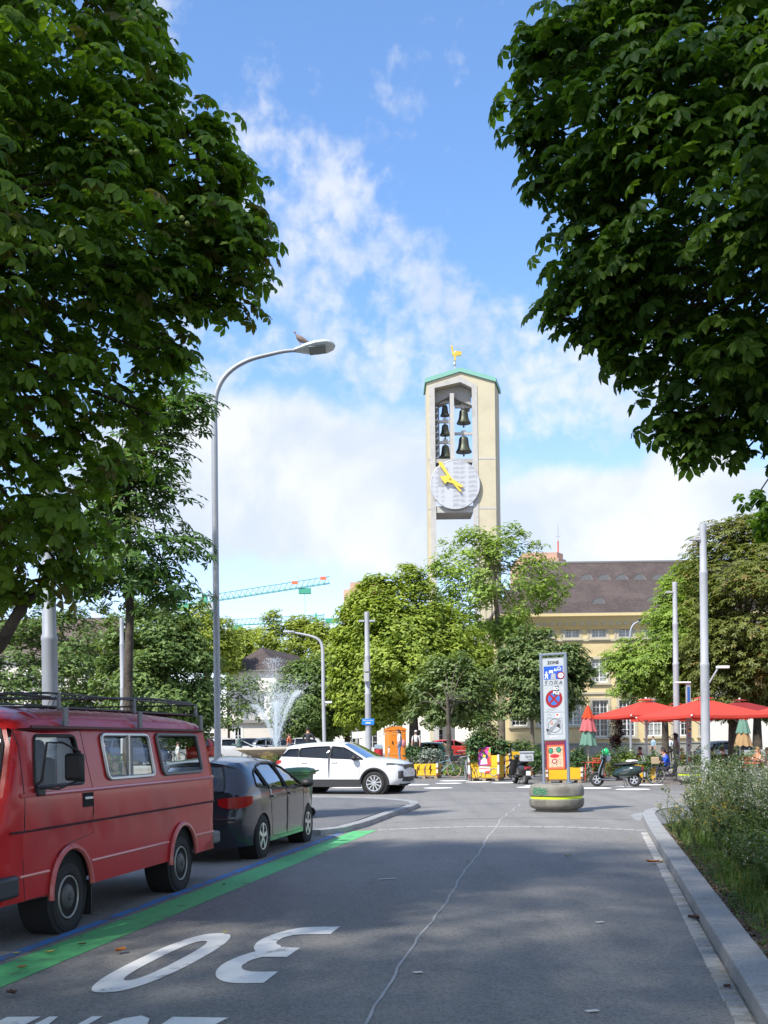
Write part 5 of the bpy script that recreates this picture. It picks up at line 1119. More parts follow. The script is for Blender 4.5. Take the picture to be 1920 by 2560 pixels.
# ------------------------------------------------------------------ small parked cars far behind
def small_car(name, label, u, v_or_Y, rz, paint, z0=0., group='cars parked beyond the square', estate=False):
    p = P(u, 1850, v_or_Y); t = thing(name, label, 'car', (p.x, p.y, z0), rz, group)
    m_ = dict(body=paint, glass=m_dglass, wglass=m_dglass, seal=m_rub2)
    a = [(-1.0,1.0),(-1.62,1.02),(-1.45,1.28),(-.98,1.36)] if not estate else [(-1.0,1.0),(-1.9,1.02),(-1.72,1.34),(-.98,1.38)]
    Car(t, [('rear_bumper','body',[(-2.0,.22),(-2.08,.45),(-2.06,.7)]),('tailgate','body',[(-2.04,.75),(-1.98,.98)]),('rear_window','wglass',[(-1.95,1.02),(-1.6,1.36)]),('roof','body',[(-1.58,1.39),(-1.0,1.45),(-.2,1.45),(.15,1.40)]),('windscreen','wglass',[(.2,1.38),(1.0,1.0)]),('bonnet','body',[(1.05,.98),(1.6,.9),(1.95,.76)]),('front_bumper','body',[(2.0,.72),(2.1,.5),(2.05,.22)])],
        ahw, .22, [-1.26, 1.28], lambda x, z: .12, [('side_window',a,'glass'),('side_window',[(-.93,1.0),(-.06,.97),(-.06,1.38),(-.9,1.37)],'glass'),('side_window',[(0,.97),(.95,.95),(.25,1.31),(0,1.36)],'glass')], [], m_, step=.22, arch_r=.35, arch_z=.31, pillar=.08, nw=4, sm=1)
    for x in (-1.26, 1.28):
        for sg in (1, -1): wheel(t, x, sg*.78, .31, .2, 'five', sg)
    for sg in (1, -1):
        mb = MB(); mb.box((-2.02,sg*.66,.85), (.09,.2,.14)); mb.build('tail_light', m_red_l, t); mb = MB(); mb.box((1.93,sg*.58,.70), (.16,.24,.10)); mb.build('headlight', m_clear_l, t)
    return t
pt = lambda n, c: M(n, c, .25, .2, spec=.5, coat=.6)
small_car('parked_car', 'bright red car just behind the van and the tall lamp post', 505, 66, R(95), pt('red car paint', (.55,.03,.025)), PZ)
small_car('parked_car', 'white car parked left of the fountain bowl beside the lamp post', 590, 72, R(10), pt('white small car paint', (.65,.66,.68)), PZ)
small_car('parked_car', 'black car parked behind the left rim of the fountain bowl', 645, 76, R(8), pt('black car paint', (.02,.021,.024)), PZ)
small_car('parked_car', 'silver car parked behind the fountain jet', 700, 74, R(8), pt('silver car paint', (.42,.44,.46)), PZ)
small_car('parked_car', 'pale grey car parked behind the right part of the fountain', 742, 76, R(172), pt('grey car paint', (.5,.5,.49)), PZ)
small_car('parked_car', 'small turquoise green car parked beside the stout plane trunk', 1058, 80, R(152), pt('turquoise car paint', (.10,.26,.20)), .12)
small_car('parked_car', 'red car far behind the planters between the trunks', 1132, 92, R(5), pt('red car paint', (.55,.03,.025)), 0.3)
small_car('parked_car', 'silver car parked behind the cafe parasols at the right', 1835, 62, R(6), pt('silver car paint', (.42,.44,.46)))
small_car('parked_car', 'dark blue car seen through the side window of the red van', 330, 60, R(6), pt('dark blue car paint', (.03,.045,.09)), PZ)
# ================================================================== STREET FURNITURE
m_pole = M('pole grey', (.34,.36,.39), .5, .3, var=.10, vs=1.5, c2=(.28,.29,.31), c2s=(.5,.75)); m_polel = M('pole pale', (.41,.42,.44), .6, .1, var=.12, vs=1.2, c2=(.33,.33,.34), c2s=(.5,.7))
def Zat(v, u, Y): return P(u, v, Y).z
def curve_lamp(name, label, Y, pts, r0, r1, head=None, z0=0., group=None, mat=m_pole, hm=None):
    """pts: photo positions from the base to the lamp end"""
    q = [P(u, v, Y) for u, v in pts]; b = q[0].copy(); b.z = z0; t = thing(name, label, 'street lamp', b, 0, group)
    path = [Vector((0,0,0))]+[p-b for p in q[1:]]; path[1].x = path[1].x*1.0
    n = len(path); mb = MB(); mb.tube(path, [r0+(r1-r0)*i/(n-1) for i in range(n)], 14); mb.build('pole', mat, t, smooth=60)
    mb = MB(); mb.lathe([(r0*1.25,0),(r0*1.25,.9),(r0*1.02,.94)], 14); mb.build('base_sleeve', mat, t)
    return t, b
def catmull(pts, n=4):
    P_ = [Vector(p) for p in pts]; out = []
    for i in range(len(P_)-1):
        a, b, c, d = P_[max(0, i-1)], P_[i], P_[i+1], P_[min(len(P_)-1, i+2)]
        for k in range(n):
            t = k/n; out.append(.5*((2*b)+(c-a)*t+(2*a-5*b+4*c-d)*t*t+(3*b-a-3*c+d)*t**3))
    out.append(P_[-1]); return [tuple(p) for p in out]
z8 = lambda x, y: (380+x/1.94, 820+y/1.94)
# ---- tall lamp
YL = 23.
c_ = catmull([z8(*p) for p in ((303,500),(302,430),(306,350),(322,288),(356,232),(412,184),(484,150),(562,130),(640,113),(700,108))], 3)
lamp, lb = curve_lamp('street_lamp', 'tall grey street lamp with curved arm and flat oval head, beside the green bin', YL, [(545.5,1990),(541.5,1600),(537.2,1250)]+c_, .068, .036, z0=.1)
hp = P(*z8(790,90), YL)-lb; mb = MB()
hx, hz = P(*z8(690,110), YL)-lb, P(*z8(889,86), YL)-lb
d = (hz-hx); L_ = d.length; e = d.normalized(); ang_ = math.atan2(e.z, e.x)
sec = [(0,.05,.05),(.12,.085,.07),(.3,.15,.10),(.55,.20,.12),(.8,.19,.11),(.95,.12,.075),(1.,.02,.01)]; rows = []
for f, wy, wz in sec: rows.append([(f*L_, wy*math.cos(2*math.pi*k/16), wz*(math.sin(2*math.pi*k/16)*(1. if math.sin(2*math.pi*k/16) > 0 else .45))) for k in range(17)])
mb.sheet(rows); hd = mb.build('lamp_head', M('lamp head grey', (.56,.60,.60), .4, .2, var=.06), lamp, smooth=60); hd.location = hx; hd.rotation_euler = (R(-20), -ang_, 0)
mb = MB(); mb.box((.56*L_,0,-.050), (.34,.26,.02)); mb.build('lens', M('lamp lens', (.22,.23,.22), .15), hd)
# ---- pigeon on the lamp
pg = thing('pigeon', 'brownish pigeon perched on the head of the tall street lamp', 'bird', P(*z8(722,72), YL))
mb = MB(); mb.sheet([[(x, r_*math.cos(2*math.pi*k/10), z+r_*math.sin(2*math.pi*k/10)) for k in range(11)] for x, z, r_ in ((.19,.0,.004),(.13,.025,.03),(.05,.055,.062),(-.03,.085,.072),(-.085,.125,.05),(-.10,.165,.036),(-.105,.20,.038),(-.125,.222,.022),(-.15,.215,.003))]); mb.build('body', M('pigeon feathers', (.20,.15,.13), .8, var=.3, vs=20), pg, smooth=60)
for y_ in (.025,-.025): mb = MB(); mb.tube([(-.02,y_,.03),(-.02,y_,-.035)], .006, 5); mb.build('leg', M('pigeon leg', (.4,.12,.10), .7), pg)
# ---- tram line poles
def mast_pole(label, u, Y, vtop, r, collars=(), z0=0., mat=m_polel, lamps=(), name='tram_pole', group='grey poles round the square', boxes=(), vb=1855):
    b = P(u, vb, Y); b.z = z0; t = thing(name, label, 'pole', b, 0, group); zt = Zat(vtop, u, Y)-z0; prof = []
    cs = sorted([Zat(v, u, Y)-z0 for v in collars]); rr = r; z = 0; prof.append((rr*1.06, 0))
    for c in cs: prof += [(rr, c-.06), (rr*1.07, c-.03), (rr*1.07, c+.03), (rr*.9, c+.10)]; rr *= .90
    prof += [(rr*.94, zt-.25), (rr*1.02, zt-.2), (rr*1.02, zt)]; mb = MB(); mb.lathe(prof, 18); mb.build('shaft', mat, t)
    for v, sd, l in lamps:
        z = Zat(v, u, Y)-z0; mb = MB(); mb.tube([(0,0,z-.08),(sd*l*.35,0,z+.02)], .035, 6); mb.box((sd*l*.65,0,z+.05), (l*.7,.22,.07)); mb.build('lamp_head', m_steel, t)
    for v, dx, w_, h_ in boxes: mb = MB(); mb.box((dx, -rr-.10, Zat(v, u, Y)-z0), (w_, .2, h_)); mb.build('control_box', M('box grey', (.42,.42,.40), .6), t, bevel=.01)
    return t, b
mast_pole('thick grey pole rising behind the roof of the red van', 127, 21.5, 1180, .148, [1597], .1, m_pole)
mast_pole('thin white pole in front of the dark trees behind the van roof rack', 308, 54, 1545, .12, [1610,1720], PZ, m_polel, [(1570,1,.45)])
tp, tb = mast_pole('pale pole with blue street name plate and grey boxes, left of the orange cabin', 921, 52, 1530, .137, [1640,1735], .0, m_polel, [(1555,1,.38),(1555,-1,.38)], boxes=[(1668,-.05,.24,.44),(1694,-.05,.24,.40)])
mast_pole('thickest pale pole at the right, behind the front red parasol', 1764, 36, 1311, .139, [1432,1662], .0, m_polel, [(1352,-1,.42)])
mast_pole('second pale pole, left of the thickest one at the right', 1692, 50, 1455, .132, [1560,1660], .0, m_polel, [(1483,-1,.40)])
mast_pole('slim white post among the trees behind the fountain jet', 762, 84, 1662, .12, [], .5, m_polel, [(1696,-1,.6)])
mast_pole('short pale post with blue lamp ring left of the blue street name plate', 893, 80, 1795, .14, [1825], .5, m_polel)
# street name plate
npl = thing('street_name_plate', 'blue street name plate with white letters on the pale pole', 'street sign', (tb.x, tb.y-.17, Zat(1804.5, 920, 52)))
mb = MB(); mb.box((0,0,0), (.57,.025,.285)); mb.build('plate', M('enamel blue', (.02,.20,.62), .35), npl, bevel=.008)
mb = MB(); add_text(mb, 'Bullingerplatz', .088, lambda x, y: (x, -.016, y+.065)); mb.box((0,-.015,-.055), (.24,.003,.05)); mb.build('lettering', m_sash, npl, smooth=0)
# ---- slimmer curved lamps
z2 = lambda x, y: (480+x/3.456, 1400+y/3.456)
l2, b2 = curve_lamp('street_lamp', 'slender curved street lamp behind the white car and fountain', 60, [(812,1910)]+[z2(*p) for p in ((1136,1250),(1132,900))]+catmull([z2(*p) for p in ((1130,800),(1122,735),(1095,690),(1040,662),(960,642),(860,624))], 3), .10, .05, z0=PZ, group='curved street lamps', mat=m_polel)
p = P(*z2(862,624), 60)-b2; mb = MB(); mb.box((p.x-.15,0,p.z+.03), (.6,.22,.09)); mb.build('lamp_head', m_steel, l2, bevel=.02)
p = P(*z2(1180,1228), 60)-b2; mb = MB(); mb.box((p.x,0,p.z), (.36,.2,.10)); mb.tube([(P(*z2(1140,1270),60)-b2), p], .03, 6); mb.build('spotlight', m_sash, l2)
z7 = lambda x, y: (1200+x/2.304, 1350+y/2.304)
l3, b3 = curve_lamp('street_lamp', 'slender curved street lamp with dark head before the yellow building', 76, [z7(868,1150),z7(864,800),z7(862,600)]+catmull([z7(*p) for p in ((863,560),(870,512),(890,482),(925,464))], 3), .085, .04, z0=0, group='curved street lamps', mat=m_pole)
p = P(*z7(930,463), 76)-b3; mb = MB(); mb.box((p.x+.15,0,p.z+.03), (.7,.25,.14)); mb.build('lamp_head', m_black, l3, bevel=.03)
# sticker covered post with flat lamp
b = P(1722,1855,42); b.z = 0; ps = thing('sticker_post', 'narrow grey post plastered with stickers before the red parasol, flat lamp on top', 'post', b)
zt = Zat(1708,1720,42); mb = MB(); mb.box((0,0,zt/2), (.17,.12,zt)); mb.build('shaft', M('post steel', (.33,.35,.37), .6, .2, var=.2, vs=6), ps, bevel=.01)
mb = MB(); mb.box((-.20,0,zt+.03), (.56,.24,.06)); mb.build('lamp_head', m_sash, ps, bevel=.01)
mb = MB(); mb.box((.0,-.063,zt-.45), (.10,.006,.62)); mb.build('blue_panel', M('panel blue', (.02,.10,.32), .3), ps)
sc_ = [(.6,.6,.58),(.05,.3,.35),(.55,.10,.08),(.7,.7,.7),(.05,.05,.06),(.10,.28,.50),(.6,.45,.1)]
for k in range(26):
    z = .5+rnd.random()*1.75; mb = MB(); mb.box((rnd.uniform(-.045,.045),-.063-.0008*k,z), (.04+.05*rnd.random(),.004,.04+.07*rnd.random())); mb.build('sticker', M('sticker %d' % (k % 7), sc_[k % 7], .6), ps, smooth=0)
mb = MB(); mb.box((0,-.066-.022,.62), (.15,.006,.16)); mb.build('sticker', M('sticker green', (.05,.55,.12), .6), ps, smooth=0)
b = P(1793,1855,38); b.z = 0; wl = thing('street_lamp', 'small white street lamp on a bent arm right of the thickest pole', 'street lamp', b, 0, 'small white lamps')
zt = Zat(1668,1795,38); mb = MB(); mb.tube([(-.36,.3,zt-.7),(-.2,.1,zt-.5),(.05,0,zt-.05)], .03, 8); mb.tube([(-.36,.3,0),(-.36,.3,zt-.69)], .04, 8); mb.build('arm', m_polel, wl); mb = MB(); mb.box((.22,0,zt), (.42,.2,.09), 0); mb.build('lamp_head', m_sash, wl, bevel=.015)
# ---- concrete rings
m_wconc = M('weathered concrete', (.22,.205,.175), .9, var=.3, vs=3, bump=.6, bs=50, c2=(.13,.125,.105), c2s=(.42,.68), detail=9); m_hi = M('reflective yellow tape', (.62,.80,.02), .4)
def ring(label, loc, seal=True):
    t = thing('concrete_ring', label, 'concrete block', loc, 0, 'concrete rings with yellow bands')
    mb = MB(); mb.lathe([(.49,0),(.47,.10)], 40); mb.build('foot', m_wconc, t)
    mb = MB(); mb.lathe([(.46,.10),(.53,.11),(.585,.15),(.612,.21),(.612,.315),(.60,.330),(.575,.335)], 44); mb.build('lower_ring', m_wconc, t)
    mb = MB(); mb.lathe([(.585,.336),(.585,.392)], 44); mb.build('yellow_band', m_hi, t)
    mb = MB(); mb.lathe([(.575,.393),(.60,.397),(.612,.41),(.612,.52),(.600,.585),(.565,.635),(.51,.660),(.30,.668),(.0,.668)], 44, caps=False); mb.build('upper_ring', m_wconc, t)
    return t
rx, ry = 3.86, 25.16
r1 = ring('round concrete ring with yellow band carrying the zone sign', (rx, ry, 0))
mb = MB(); nn = NG; m_gr = M('green spray paint', (.02,.22,.10), .7, var=.3, vs=8)
def onring(a, z, off=.003): r_ = .612 if .41 < z < .53 else (.60 if z >= .53 else .612); r_ = r_ if z < .53 else .612-.30*(z-.53)**1.35*1.6; return ((r_+off)*math.sin(a), -(r_+off)*math.cos(a), z)
for k in range(9):
    a0 = R(-66+k*4.2+rnd.uniform(-2,2)); mb.tube([onring(a0+.05*math.sin(j*1.9+k), .43+.16*j/6+.01*math.sin(k*3+j), .001) for j in range(7)], .008, 4)
for k in range(4): mb.tube([onring(R(-62+j*5), .45+.035*k+.02*math.sin(j*1.3+k*2), .001) for j in range(8)], .007, 4)
mb.build('spray_scrawl', m_gr, r1, smooth=0)
r2 = ring('second concrete ring with yellow band, scrawled over, half behind the wild plants', (10.95, 39.5, 0))
mb = MB(); add_text(mb, 'AUS', .26, lambda x, y: onring(R(-22)+x/.61, .50+y, .004)); mb.build('spray_scrawl', M('dark spray paint', (.05,.045,.045), .7), r2, smooth=0)
# ---- zone sign
uc = 1401.; SA = R(-24); m_sframe = M('sign frame grey', (.20,.24,.30), .5, .2, var=.08)
zs = thing('zone_sign', 'tall narrow zone sign board in a grey frame standing on the concrete ring', 'traffic sign', (rx, ry, .668), SA); zs.rotation_euler = (0, -.0135, SA)
kx = 25.1/2800/6.7; fs = 1/math.cos(SA)
def zl(x, y):   # sign-board place for a pixel of the enlarged sign
    v = 1620+y/6.7; z = 1.65-((v-V0)+(1398-U0)*ROLL)*25.1/2800-.668
    return ((x-(352+(y-165)*.0276))*kx*fs, z)
def SP(off): return lambda x, y: (zl(x, y)[0], -off, zl(x, y)[1])
def spoly(mb, pts, off, mi=None): mb.add([SP(off)(*p) for p in pts], [tuple(range(len(pts)))], mi)
zt = zl(352,112)[1]; xw = .283
for sg in (-1, 1):
    mb = MB(); mb.box((sg*xw, 0, zt/2), (.055,.075,zt)); mb.build('post', m_sframe, zs, bevel=.008)
    mb = MB(); mb.box((sg*xw, 0, .01), (.14,.14,.02)); mb.build('foot_plate', m_sframe, zs)
mb = MB(); mb.box((0,0,zt+.018), (2*xw+.06,.08,.05)); mb.build('top_rail', m_sframe, zs, bevel=.01)
m_sw = M('sign white', (.42,.45,.48), .45, var=.06, vs=6); m_sk = M('sign black', (.02,.02,.022), .5); m_sb = M('sign blue', (.015,.09,.48), .4); m_sr = M('sign red', (.28,.012,.022), .4)
z0, z1 = zl(380,1542)[1], zl(352,160)[1]
mb = MB(); po = rounded([(-.255,z0),(.255,z0),(.255,z1),(-.255,z1)], .04); mb.prism(po, -.022, .022); mb.build('board', m_sw, zs, smooth=30)
mb = MB(); mb.tube([(p[0],-.0225,p[1]) for p in rounded([(-.245,z0+.01),(.245,z0+.01),(.245,z1-.01),(-.245,z1-.01)], .04)], .004, 4, closed=True); mb.build('border_line', m_sframe, zs)
for y in (622, 1075): mb = MB(); mb.box((0,-.0225,zl(352,y)[1]), (.48,.003,.006)); mb.build('joint_line', m_sframe, zs)
def stext(name, txt, cx, cy, h, mat, off, rot=0., stretch=1., bold=0.):
    x0, z0_ = zl(cx, cy); s_ = h*kx/.7; c, s = math.cos(rot), math.sin(rot); mb = MB()
    add_text(mb, txt, s_, lambda x, y: (x0+x*c-y*s, -off, z0_+x*s+y*c), stretch=stretch, bold=bold); return mb.build(name, mat, zs, smooth=0)
stext('lettering', 'ZONE', 355, 243, 50, m_sk, .0245, bold=.004, stretch=1.0)
mb = MB(); spoly(mb, [(208,300),(505,300),(508,522),(212,522)], .0245); mb.build('blue_field', m_sb, zs, smooth=0)
mb = MB()
disc(mb, (252,398), 14, SP(.027)); spoly(mb, [(238,415),(266,415),(272,455),(284,508),(268,510),(254,470),(238,512),(222,508),(240,460)], .027); spoly(mb, [(240,418),(222,440),(226,458),(232,458),(246,430)], .027); spoly(mb, [(262,418),(284,446),(276,452),(258,432)], .027)
spoly(mb, [(290,392),(300,366),(350,366),(358,392),(358,412),(290,412)], .027); disc(mb, (302,414), 9, SP(.0272)); disc(mb, (346,414), 9, SP(.0272))
disc(mb, (382,340), 7, SP(.027)); spoly(mb, [(374,350),(390,350),(396,384),(368,384)], .027); disc(mb, (402,352), 5, SP(.027)); spoly(mb, [(397,360),(408,360),(412,386),(394,386)], .027)
spoly(mb, [(410,345),(448,306),(488,345),(478,348),(448,320),(420,348)], .0272)
for q_ in ([(418,346),(428,340),(428,380),(418,380)],[(470,342),(480,346),(480,380),(470,380)],[(440,350),(458,350),(458,380),(440,380)]): spoly(mb, q_, .0274); spoly(mb, [(324,432),(392,420),(398,520),(320,522)], .0273)
mb.build('pictogram', M('sign print white', (.68,.70,.72), .5), zs, smooth=0)
mb = MB(); disc(mb, (478,460), 60, SP(.0285), 28); mb.k = 1; disc(mb, (478,460), 42, SP(.0295), 28); mb.build('speed_roundel', [m_sr, MATS['sign print white']], zs, smooth=0); stext('lettering', '20', 480, 460, 34, m_sk, .0305)
mb = MB()
for pts in ([(275,545),(240,545),(232,570),(262,572),(245,580),(248,605),(238,612)],[(305,605),(310,550),(345,555),(352,590),(330,606)],[(380,606),(384,548),(425,552),(420,575),(390,582),(432,606)],[(455,604),(470,570),(485,556),(496,575),(494,602)],[(462,590),(492,588)]): mb.tube([SP(.025)(*p) for p in pts], .0065, 4)
mb.build('spray_scrawl', m_sk, zs, smooth=0)
el_ = .875
mb = MB(); q = lambda x, y: SP(.0245)(372+(x-372)*el_, y); disc(mb, (372,848), 151, q, 40); mb.build('no_stopping_ring', m_sr, zs, smooth=0)
mb = MB()
for k in range(4):
    a0 = math.pi/2*k; pts = [(372+el_*r_*math.cos(a), 848+r_*math.sin(a)) for r_, a in [(30,a0)]+[(103,a0-.62+1.24*j/8) for j in range(9)]]; mb.add([SP(.026)(*p) for p in pts], [tuple(range(len(pts)))])
mb.build('no_stopping_field', M('sign light blue', (.03,.16,.60), .4), zs, smooth=0)
mb = MB(); spoly(mb, [(350,648),(444,636),(456,782),(366,790)], .028); mb.build('sticker', m_sk, zs, smooth=0); stext('lettering', 'RO', 400, 680, 46, MATS['sign print white'], .0295, -.06, bold=.006); stext('lettering', 'FCZ', 408, 752, 42, MATS['sign print white'], .0295, -.10, bold=.006)
mb = MB()
for ps_ in ([(256,1028),(392,1004),(398,1026),(260,1060)],[(272,1112),(325,1108),(325,1158),(276,1162)]): mb.tube([SP(.0235)(*p) for p in ps_], .003, 4, closed=True)
mb.build('sticker_outline', m_sframe, zs, smooth=0)
mb = MB(); disc(mb, (432,1130), 38, SP(.0255), 16); mb.k = 1; spoly(mb, [(402,1110),(432,1100),(452,1120),(420,1142)], .027); mb.build('sticker', [MATS['sign print white'], M('sticker red', (.55,.06,.04), .5)], zs, smooth=0)
mb = MB(); mb.tube([SP(.0235)(*p) for p in ((262,1180),(500,1175),(505,1440),(270,1446))], .0035, 4, closed=True); mb.tube([SP(.0235)(385+100*math.cos(a*.2618), 1300+114*math.sin(a*.2618)) for a in range(24)], .0045, 4, closed=True)
spoly(mb, [(395,1300),(465,1262),(468,1345)], .0245); spoly(mb, [(372,1302),(310,1335),(330,1365)], .0245); spoly(mb, [(250,1345),(290,1355),(300,1380),(262,1400)], .0245); mb.build('pictogram', m_sk, zs, smooth=0)
mb = MB(); spoly(mb, [(262,1420),(445,1185),(485,1210),(300,1448)], .0265); mb.build('diagonal_bar', M('sign grey bar', (.24,.25,.27), .6, var=.3, vs=20), zs, smooth=0)
mb = MB(); spoly(mb, [(335,1215),(360,1240),(358,1275),(322,1278),(320,1240)], .0272); mb.build('sticker', M('sticker skin', (.5,.25,.2), .6), zs, smooth=0)
mb = MB(); spoly(mb, [(305,1462),(350,1478),(440,1470),(410,1492),(345,1490),(320,1508)], .0255); mb.build('sticker', MATS['sign print white'], zs, smooth=0)
# painted card below the board
pa = thing('painted_panel', 'hand painted orange face with green eyes and red lips under the zone board', 'painting', (rx, ry, .668), SA); pa.rotation_euler = zs.rotation_euler
def PB(name, mat, pts, off): mb = MB(); spoly(mb, pts, off); return mb.build(name, mat, pa, smooth=0)
mb = MB(); za, zb = zl(392,2040)[1], zl(392,1558)[1]; mb.box((0,0,(za+zb)/2), (.47,.03,zb-za)); mb.build('backing', M('wine red paint', (.17,.012,.04), .6, var=.1), pa)
PB('side_strip', M('ultramarine paint', (.03,.04,.30), .6), [(545,1558),(572,1558),(590,2020),(565,2020)], .0162)
mb = MB(); mb.prism(rounded([(zl(262,1625)[0],zl(262,1625)[1]),(zl(535,1622)[0],zl(535,1622)[1]),(zl(552,2030)[0],zl(552,2030)[1]),(zl(268,2034)[0],zl(268,2034)[1])][::-1], .03), -.028, -.0155); mb.build('card', M('orange red paint', (.72,.12,.04), .6), pa)
PB('face', M('beige paint', (.60,.44,.30), .7), [(292,1655),(512,1650),(524,1995),(300,2000)], .030)
mb = MB()
for k in range(95):
    x, y = rnd.uniform(298,512), rnd.uniform(1660,1990)
    if abs(x-388) < 80 and 1690 < y < 1845 and (abs(x-388) > 20 or y > 1770): continue
    a = rnd.uniform(0, 3); mb.add([SP(.0315)(x+7*math.cos(a+j*1.57)*(1 if j % 2 else .55), y+9*math.sin(a+j*1.57)*(1 if j % 2 else .55)) for j in range(4)], [(0,1,2,3)])
mb.build('brush_dot', m_sk, pa, smooth=0, kind='stuff')
for cx_, cy_ in ((326,1722),(450,1706)):
    mb = MB(); disc(mb, (cx_,cy_), 38, SP(.032), 20, sy=1.25); mb.k = 1; disc(mb, (cx_,cy_), 27, SP(.0335), 20, sy=1.25); mb.k = 0; disc(mb, (cx_+3,cy_+3), 9, SP(.035), 12); mb.build('eye', [m_sk, M('green paint', (.03,.33,.20), .6)], pa, smooth=0)
mb = MB(); disc(mb, (388,1808), 76, SP(.032), 24, sy=.44); mb.k = 1; disc(mb, (388,1808), 44, SP(.0335), 16, sy=.25); mb.build('lips', [M('lip red paint', (.72,.04,.05), .5), M('dark red paint', (.35,.01,.03), .5)], pa, smooth=0)
mb = MB(); disc(mb, (384,1898), 40, SP(.032), 20, r0=27); mb.k = 1; disc(mb, (384,1898), 16, SP(.0325), 10); mb.build('mark', [MATS['dark red paint'], M('pale pink paint', (.7,.5,.5), .6)], pa, smooth=0)
# ---- planters on pallets
m_ypl = M('yellow painted boards', (.72,.42,.012), .7, var=.12, vs=3, c2=(.55,.36,.06), c2s=(.58,.74), detail=8); m_wood = M('pallet wood', (.36,.27,.17), .85, var=.25, vs=5); m_cor = M('white corner post', (.6,.58,.54), .7, var=.15, vs=4); m_corr = M('rust red paint', (.22,.06,.04), .7)
def planter(label, u, v, w_, d_, h, rz=0., posts=True, boards=2):
    p = G(u, v); t = thing('planter', label, 'planter', (p.x, p.y+d_/2, 0), rz, 'yellow painted planters on pallets')
    mb = MB()
    for x in (-w_/2+.08, 0, w_/2-.08):
        for y in (-d_/2+.06, 0, d_/2-.06): mb.box((x,y,.05), (.14,.1,.095))
    mb.box((0,-d_/2+.05,.107), (w_,.1,.02)); mb.box((0,0,.107), (w_,.1,.02)); mb.box((0,d_/2-.05,.107), (w_,.1,.02)); mb.build('pallet', m_wood, t, kind='stuff')
    n = boards; hb_ = (h-.13)/n
    for k in range(n):
        z = .125+hb_*(k+.5)
        for y in (-d_/2+.02, d_/2-.02): mb = MB(); mb.box((0,y,z), (w_-.04,.03,hb_-.012)); mb.build('board', m_ypl, t, bevel=.004)
        for x in (-w_/2+.02, w_/2-.02): mb = MB(); mb.box((x,0,z), (.03,d_-.09,hb_-.012)); mb.build('board', m_ypl, t, bevel=.004)
    if posts:
        for x in (-1, 1):
            for y in (-1, 1): mb = MB(); mb.box((x*(w_/2-.0),y*(d_/2-.0),h*.62), (.075,.075,h*.8)); mb.k = 1; mb.box((x*w_/2,y*d_/2,.17+h*.02), (.078,.078,h*.16)); mb.box((x*w_/2,y*d_/2,h*.68), (.078,.078,h*.12)); mb.build('corner_post', [m_cor, m_corr], t, smooth=0)
    mb = MB(); mb.box((0,0,h-.09), (w_-.08,d_-.08,.04)); mb.build('soil', m_soil, t, smooth=0)
    return t
plA = planter('low yellow planter with silver bush just right of the white car', 1066, 1946, 1.24, .85, .66, R(-16))
plB = planter('tall two tier yellow planter with a colourful poster on its front', 1220, 1952, 1.24, .85, 1.05, R(-22))
plC = planter('yellow planter set back behind the parked moped with the grey top box', 1300, 1944, 1.0, .8, 1.15, R(8))
plD = planter('low yellow planter with white posts directly behind the zone sign', 1411, 1957, 1.32, .8, .58, 0, True, 1)
plE = planter('small yellow planter with a hanging vine behind the dark green scooter', 1618, 1956, .66, .6, .66, R(2), False, 1)
mb = MB(); m_scr = M('grey spray on yellow', (.30,.30,.27), .7)
for pts in ([(-.56,.15),(-.52,.50),(-.42,.30),(-.34,.52),(-.28,.16)],[(-.22,.46),(-.10,.50),(-.12,.20),(-.22,.18)],[(.04,.20),(.10,.5),(.02,.48),(.2,.48)]): mb.tube([(x,-.425-.012,z) for x, z in pts], .018, 4)
disc(mb, (.42,.36), .17, lambda x, z: (x,-.442,z), 20, r0=.14); mb.build('spray_scrawl', m_scr, plB, smooth=0)
mb = MB()
for pts in ([(-.30,.2),(-.27,.55),(-.22,.35),(-.2,.6)],[(.30,.2),(.33,.6),(.25,.42),(.37,.40),(.28,.25)]): mb.tube([(x,-.425-.012,z) for x, z in pts], .016, 4)
mb.build('spray_scrawl', m_sk, plA, smooth=0)
# poster leaning on the tall planter: flat bright shapes with a seated white figure
po = thing('poster', 'magenta and orange painted poster leaning on the tall yellow planter', 'poster', plB.matrix_world.translation, 0); po.location = (*plB.location[:2], 0); po.rotation_euler = (R(-2), 0, R(-22))
zp0, zp1 = .62, 1.36; px0, px1 = -.24, .30
mb = MB(); mb.box(((px0+px1)/2,-.475,(zp0+zp1)/2), (px1-px0,.015,zp1-zp0)); mb.build('backing', M('magenta paint', (.55,.06,.42), .6), po, smooth=0)
def pp(name, c, pts, k): mb = MB(); mb.add([(px0+(px1-px0)*x,-.4835-.0015*k,zp0+(zp1-zp0)*z) for x, z in pts], [tuple(range(len(pts)))]); mb.build(name, M('poster '+name, c, .6), po, smooth=0)
pp('orange_field', (.75,.25,.05), [(.72,.2),(1,.1),(1,.7),(.78,.75)], 1); pp('green_field', (.10,.45,.08), [(.8,.75),(1,.7),(1,.98),(.86,.95)], 1); pp('navy_field', (.03,.03,.10), [(.1,.35),(.4,.62),(.75,.6),(.92,.4),(.8,.25),(.3,.3)], 2); pp('red_field', (.65,.04,.05), [(.7,.0),(.98,.02),(.92,.5),(.72,.35)], 3)
for cx_, cz_ in ((.15,.80),(.5,.82),(.78,.88)): pp('red_disc', (.70,.05,.03), [(cx_+.11*math.cos(a*.524),cz_+.075*math.sin(a*.524)) for a in range(12)], 4)
pp('white_figure', (.75,.70,.68), [(.2,.05),(.75,.08),(.7,.3),(.58,.42),(.38,.40),(.25,.25)], 5); pp('yellow_patch', (.6,.5,.05), [(.38,.44),(.6,.44),(.62,.58),(.4,.6)], 5); pp('violet_field', (.35,.08,.5), [(.0,.0),(.18,.0),(.2,.25),(.05,.4),(0,.4)], 3)
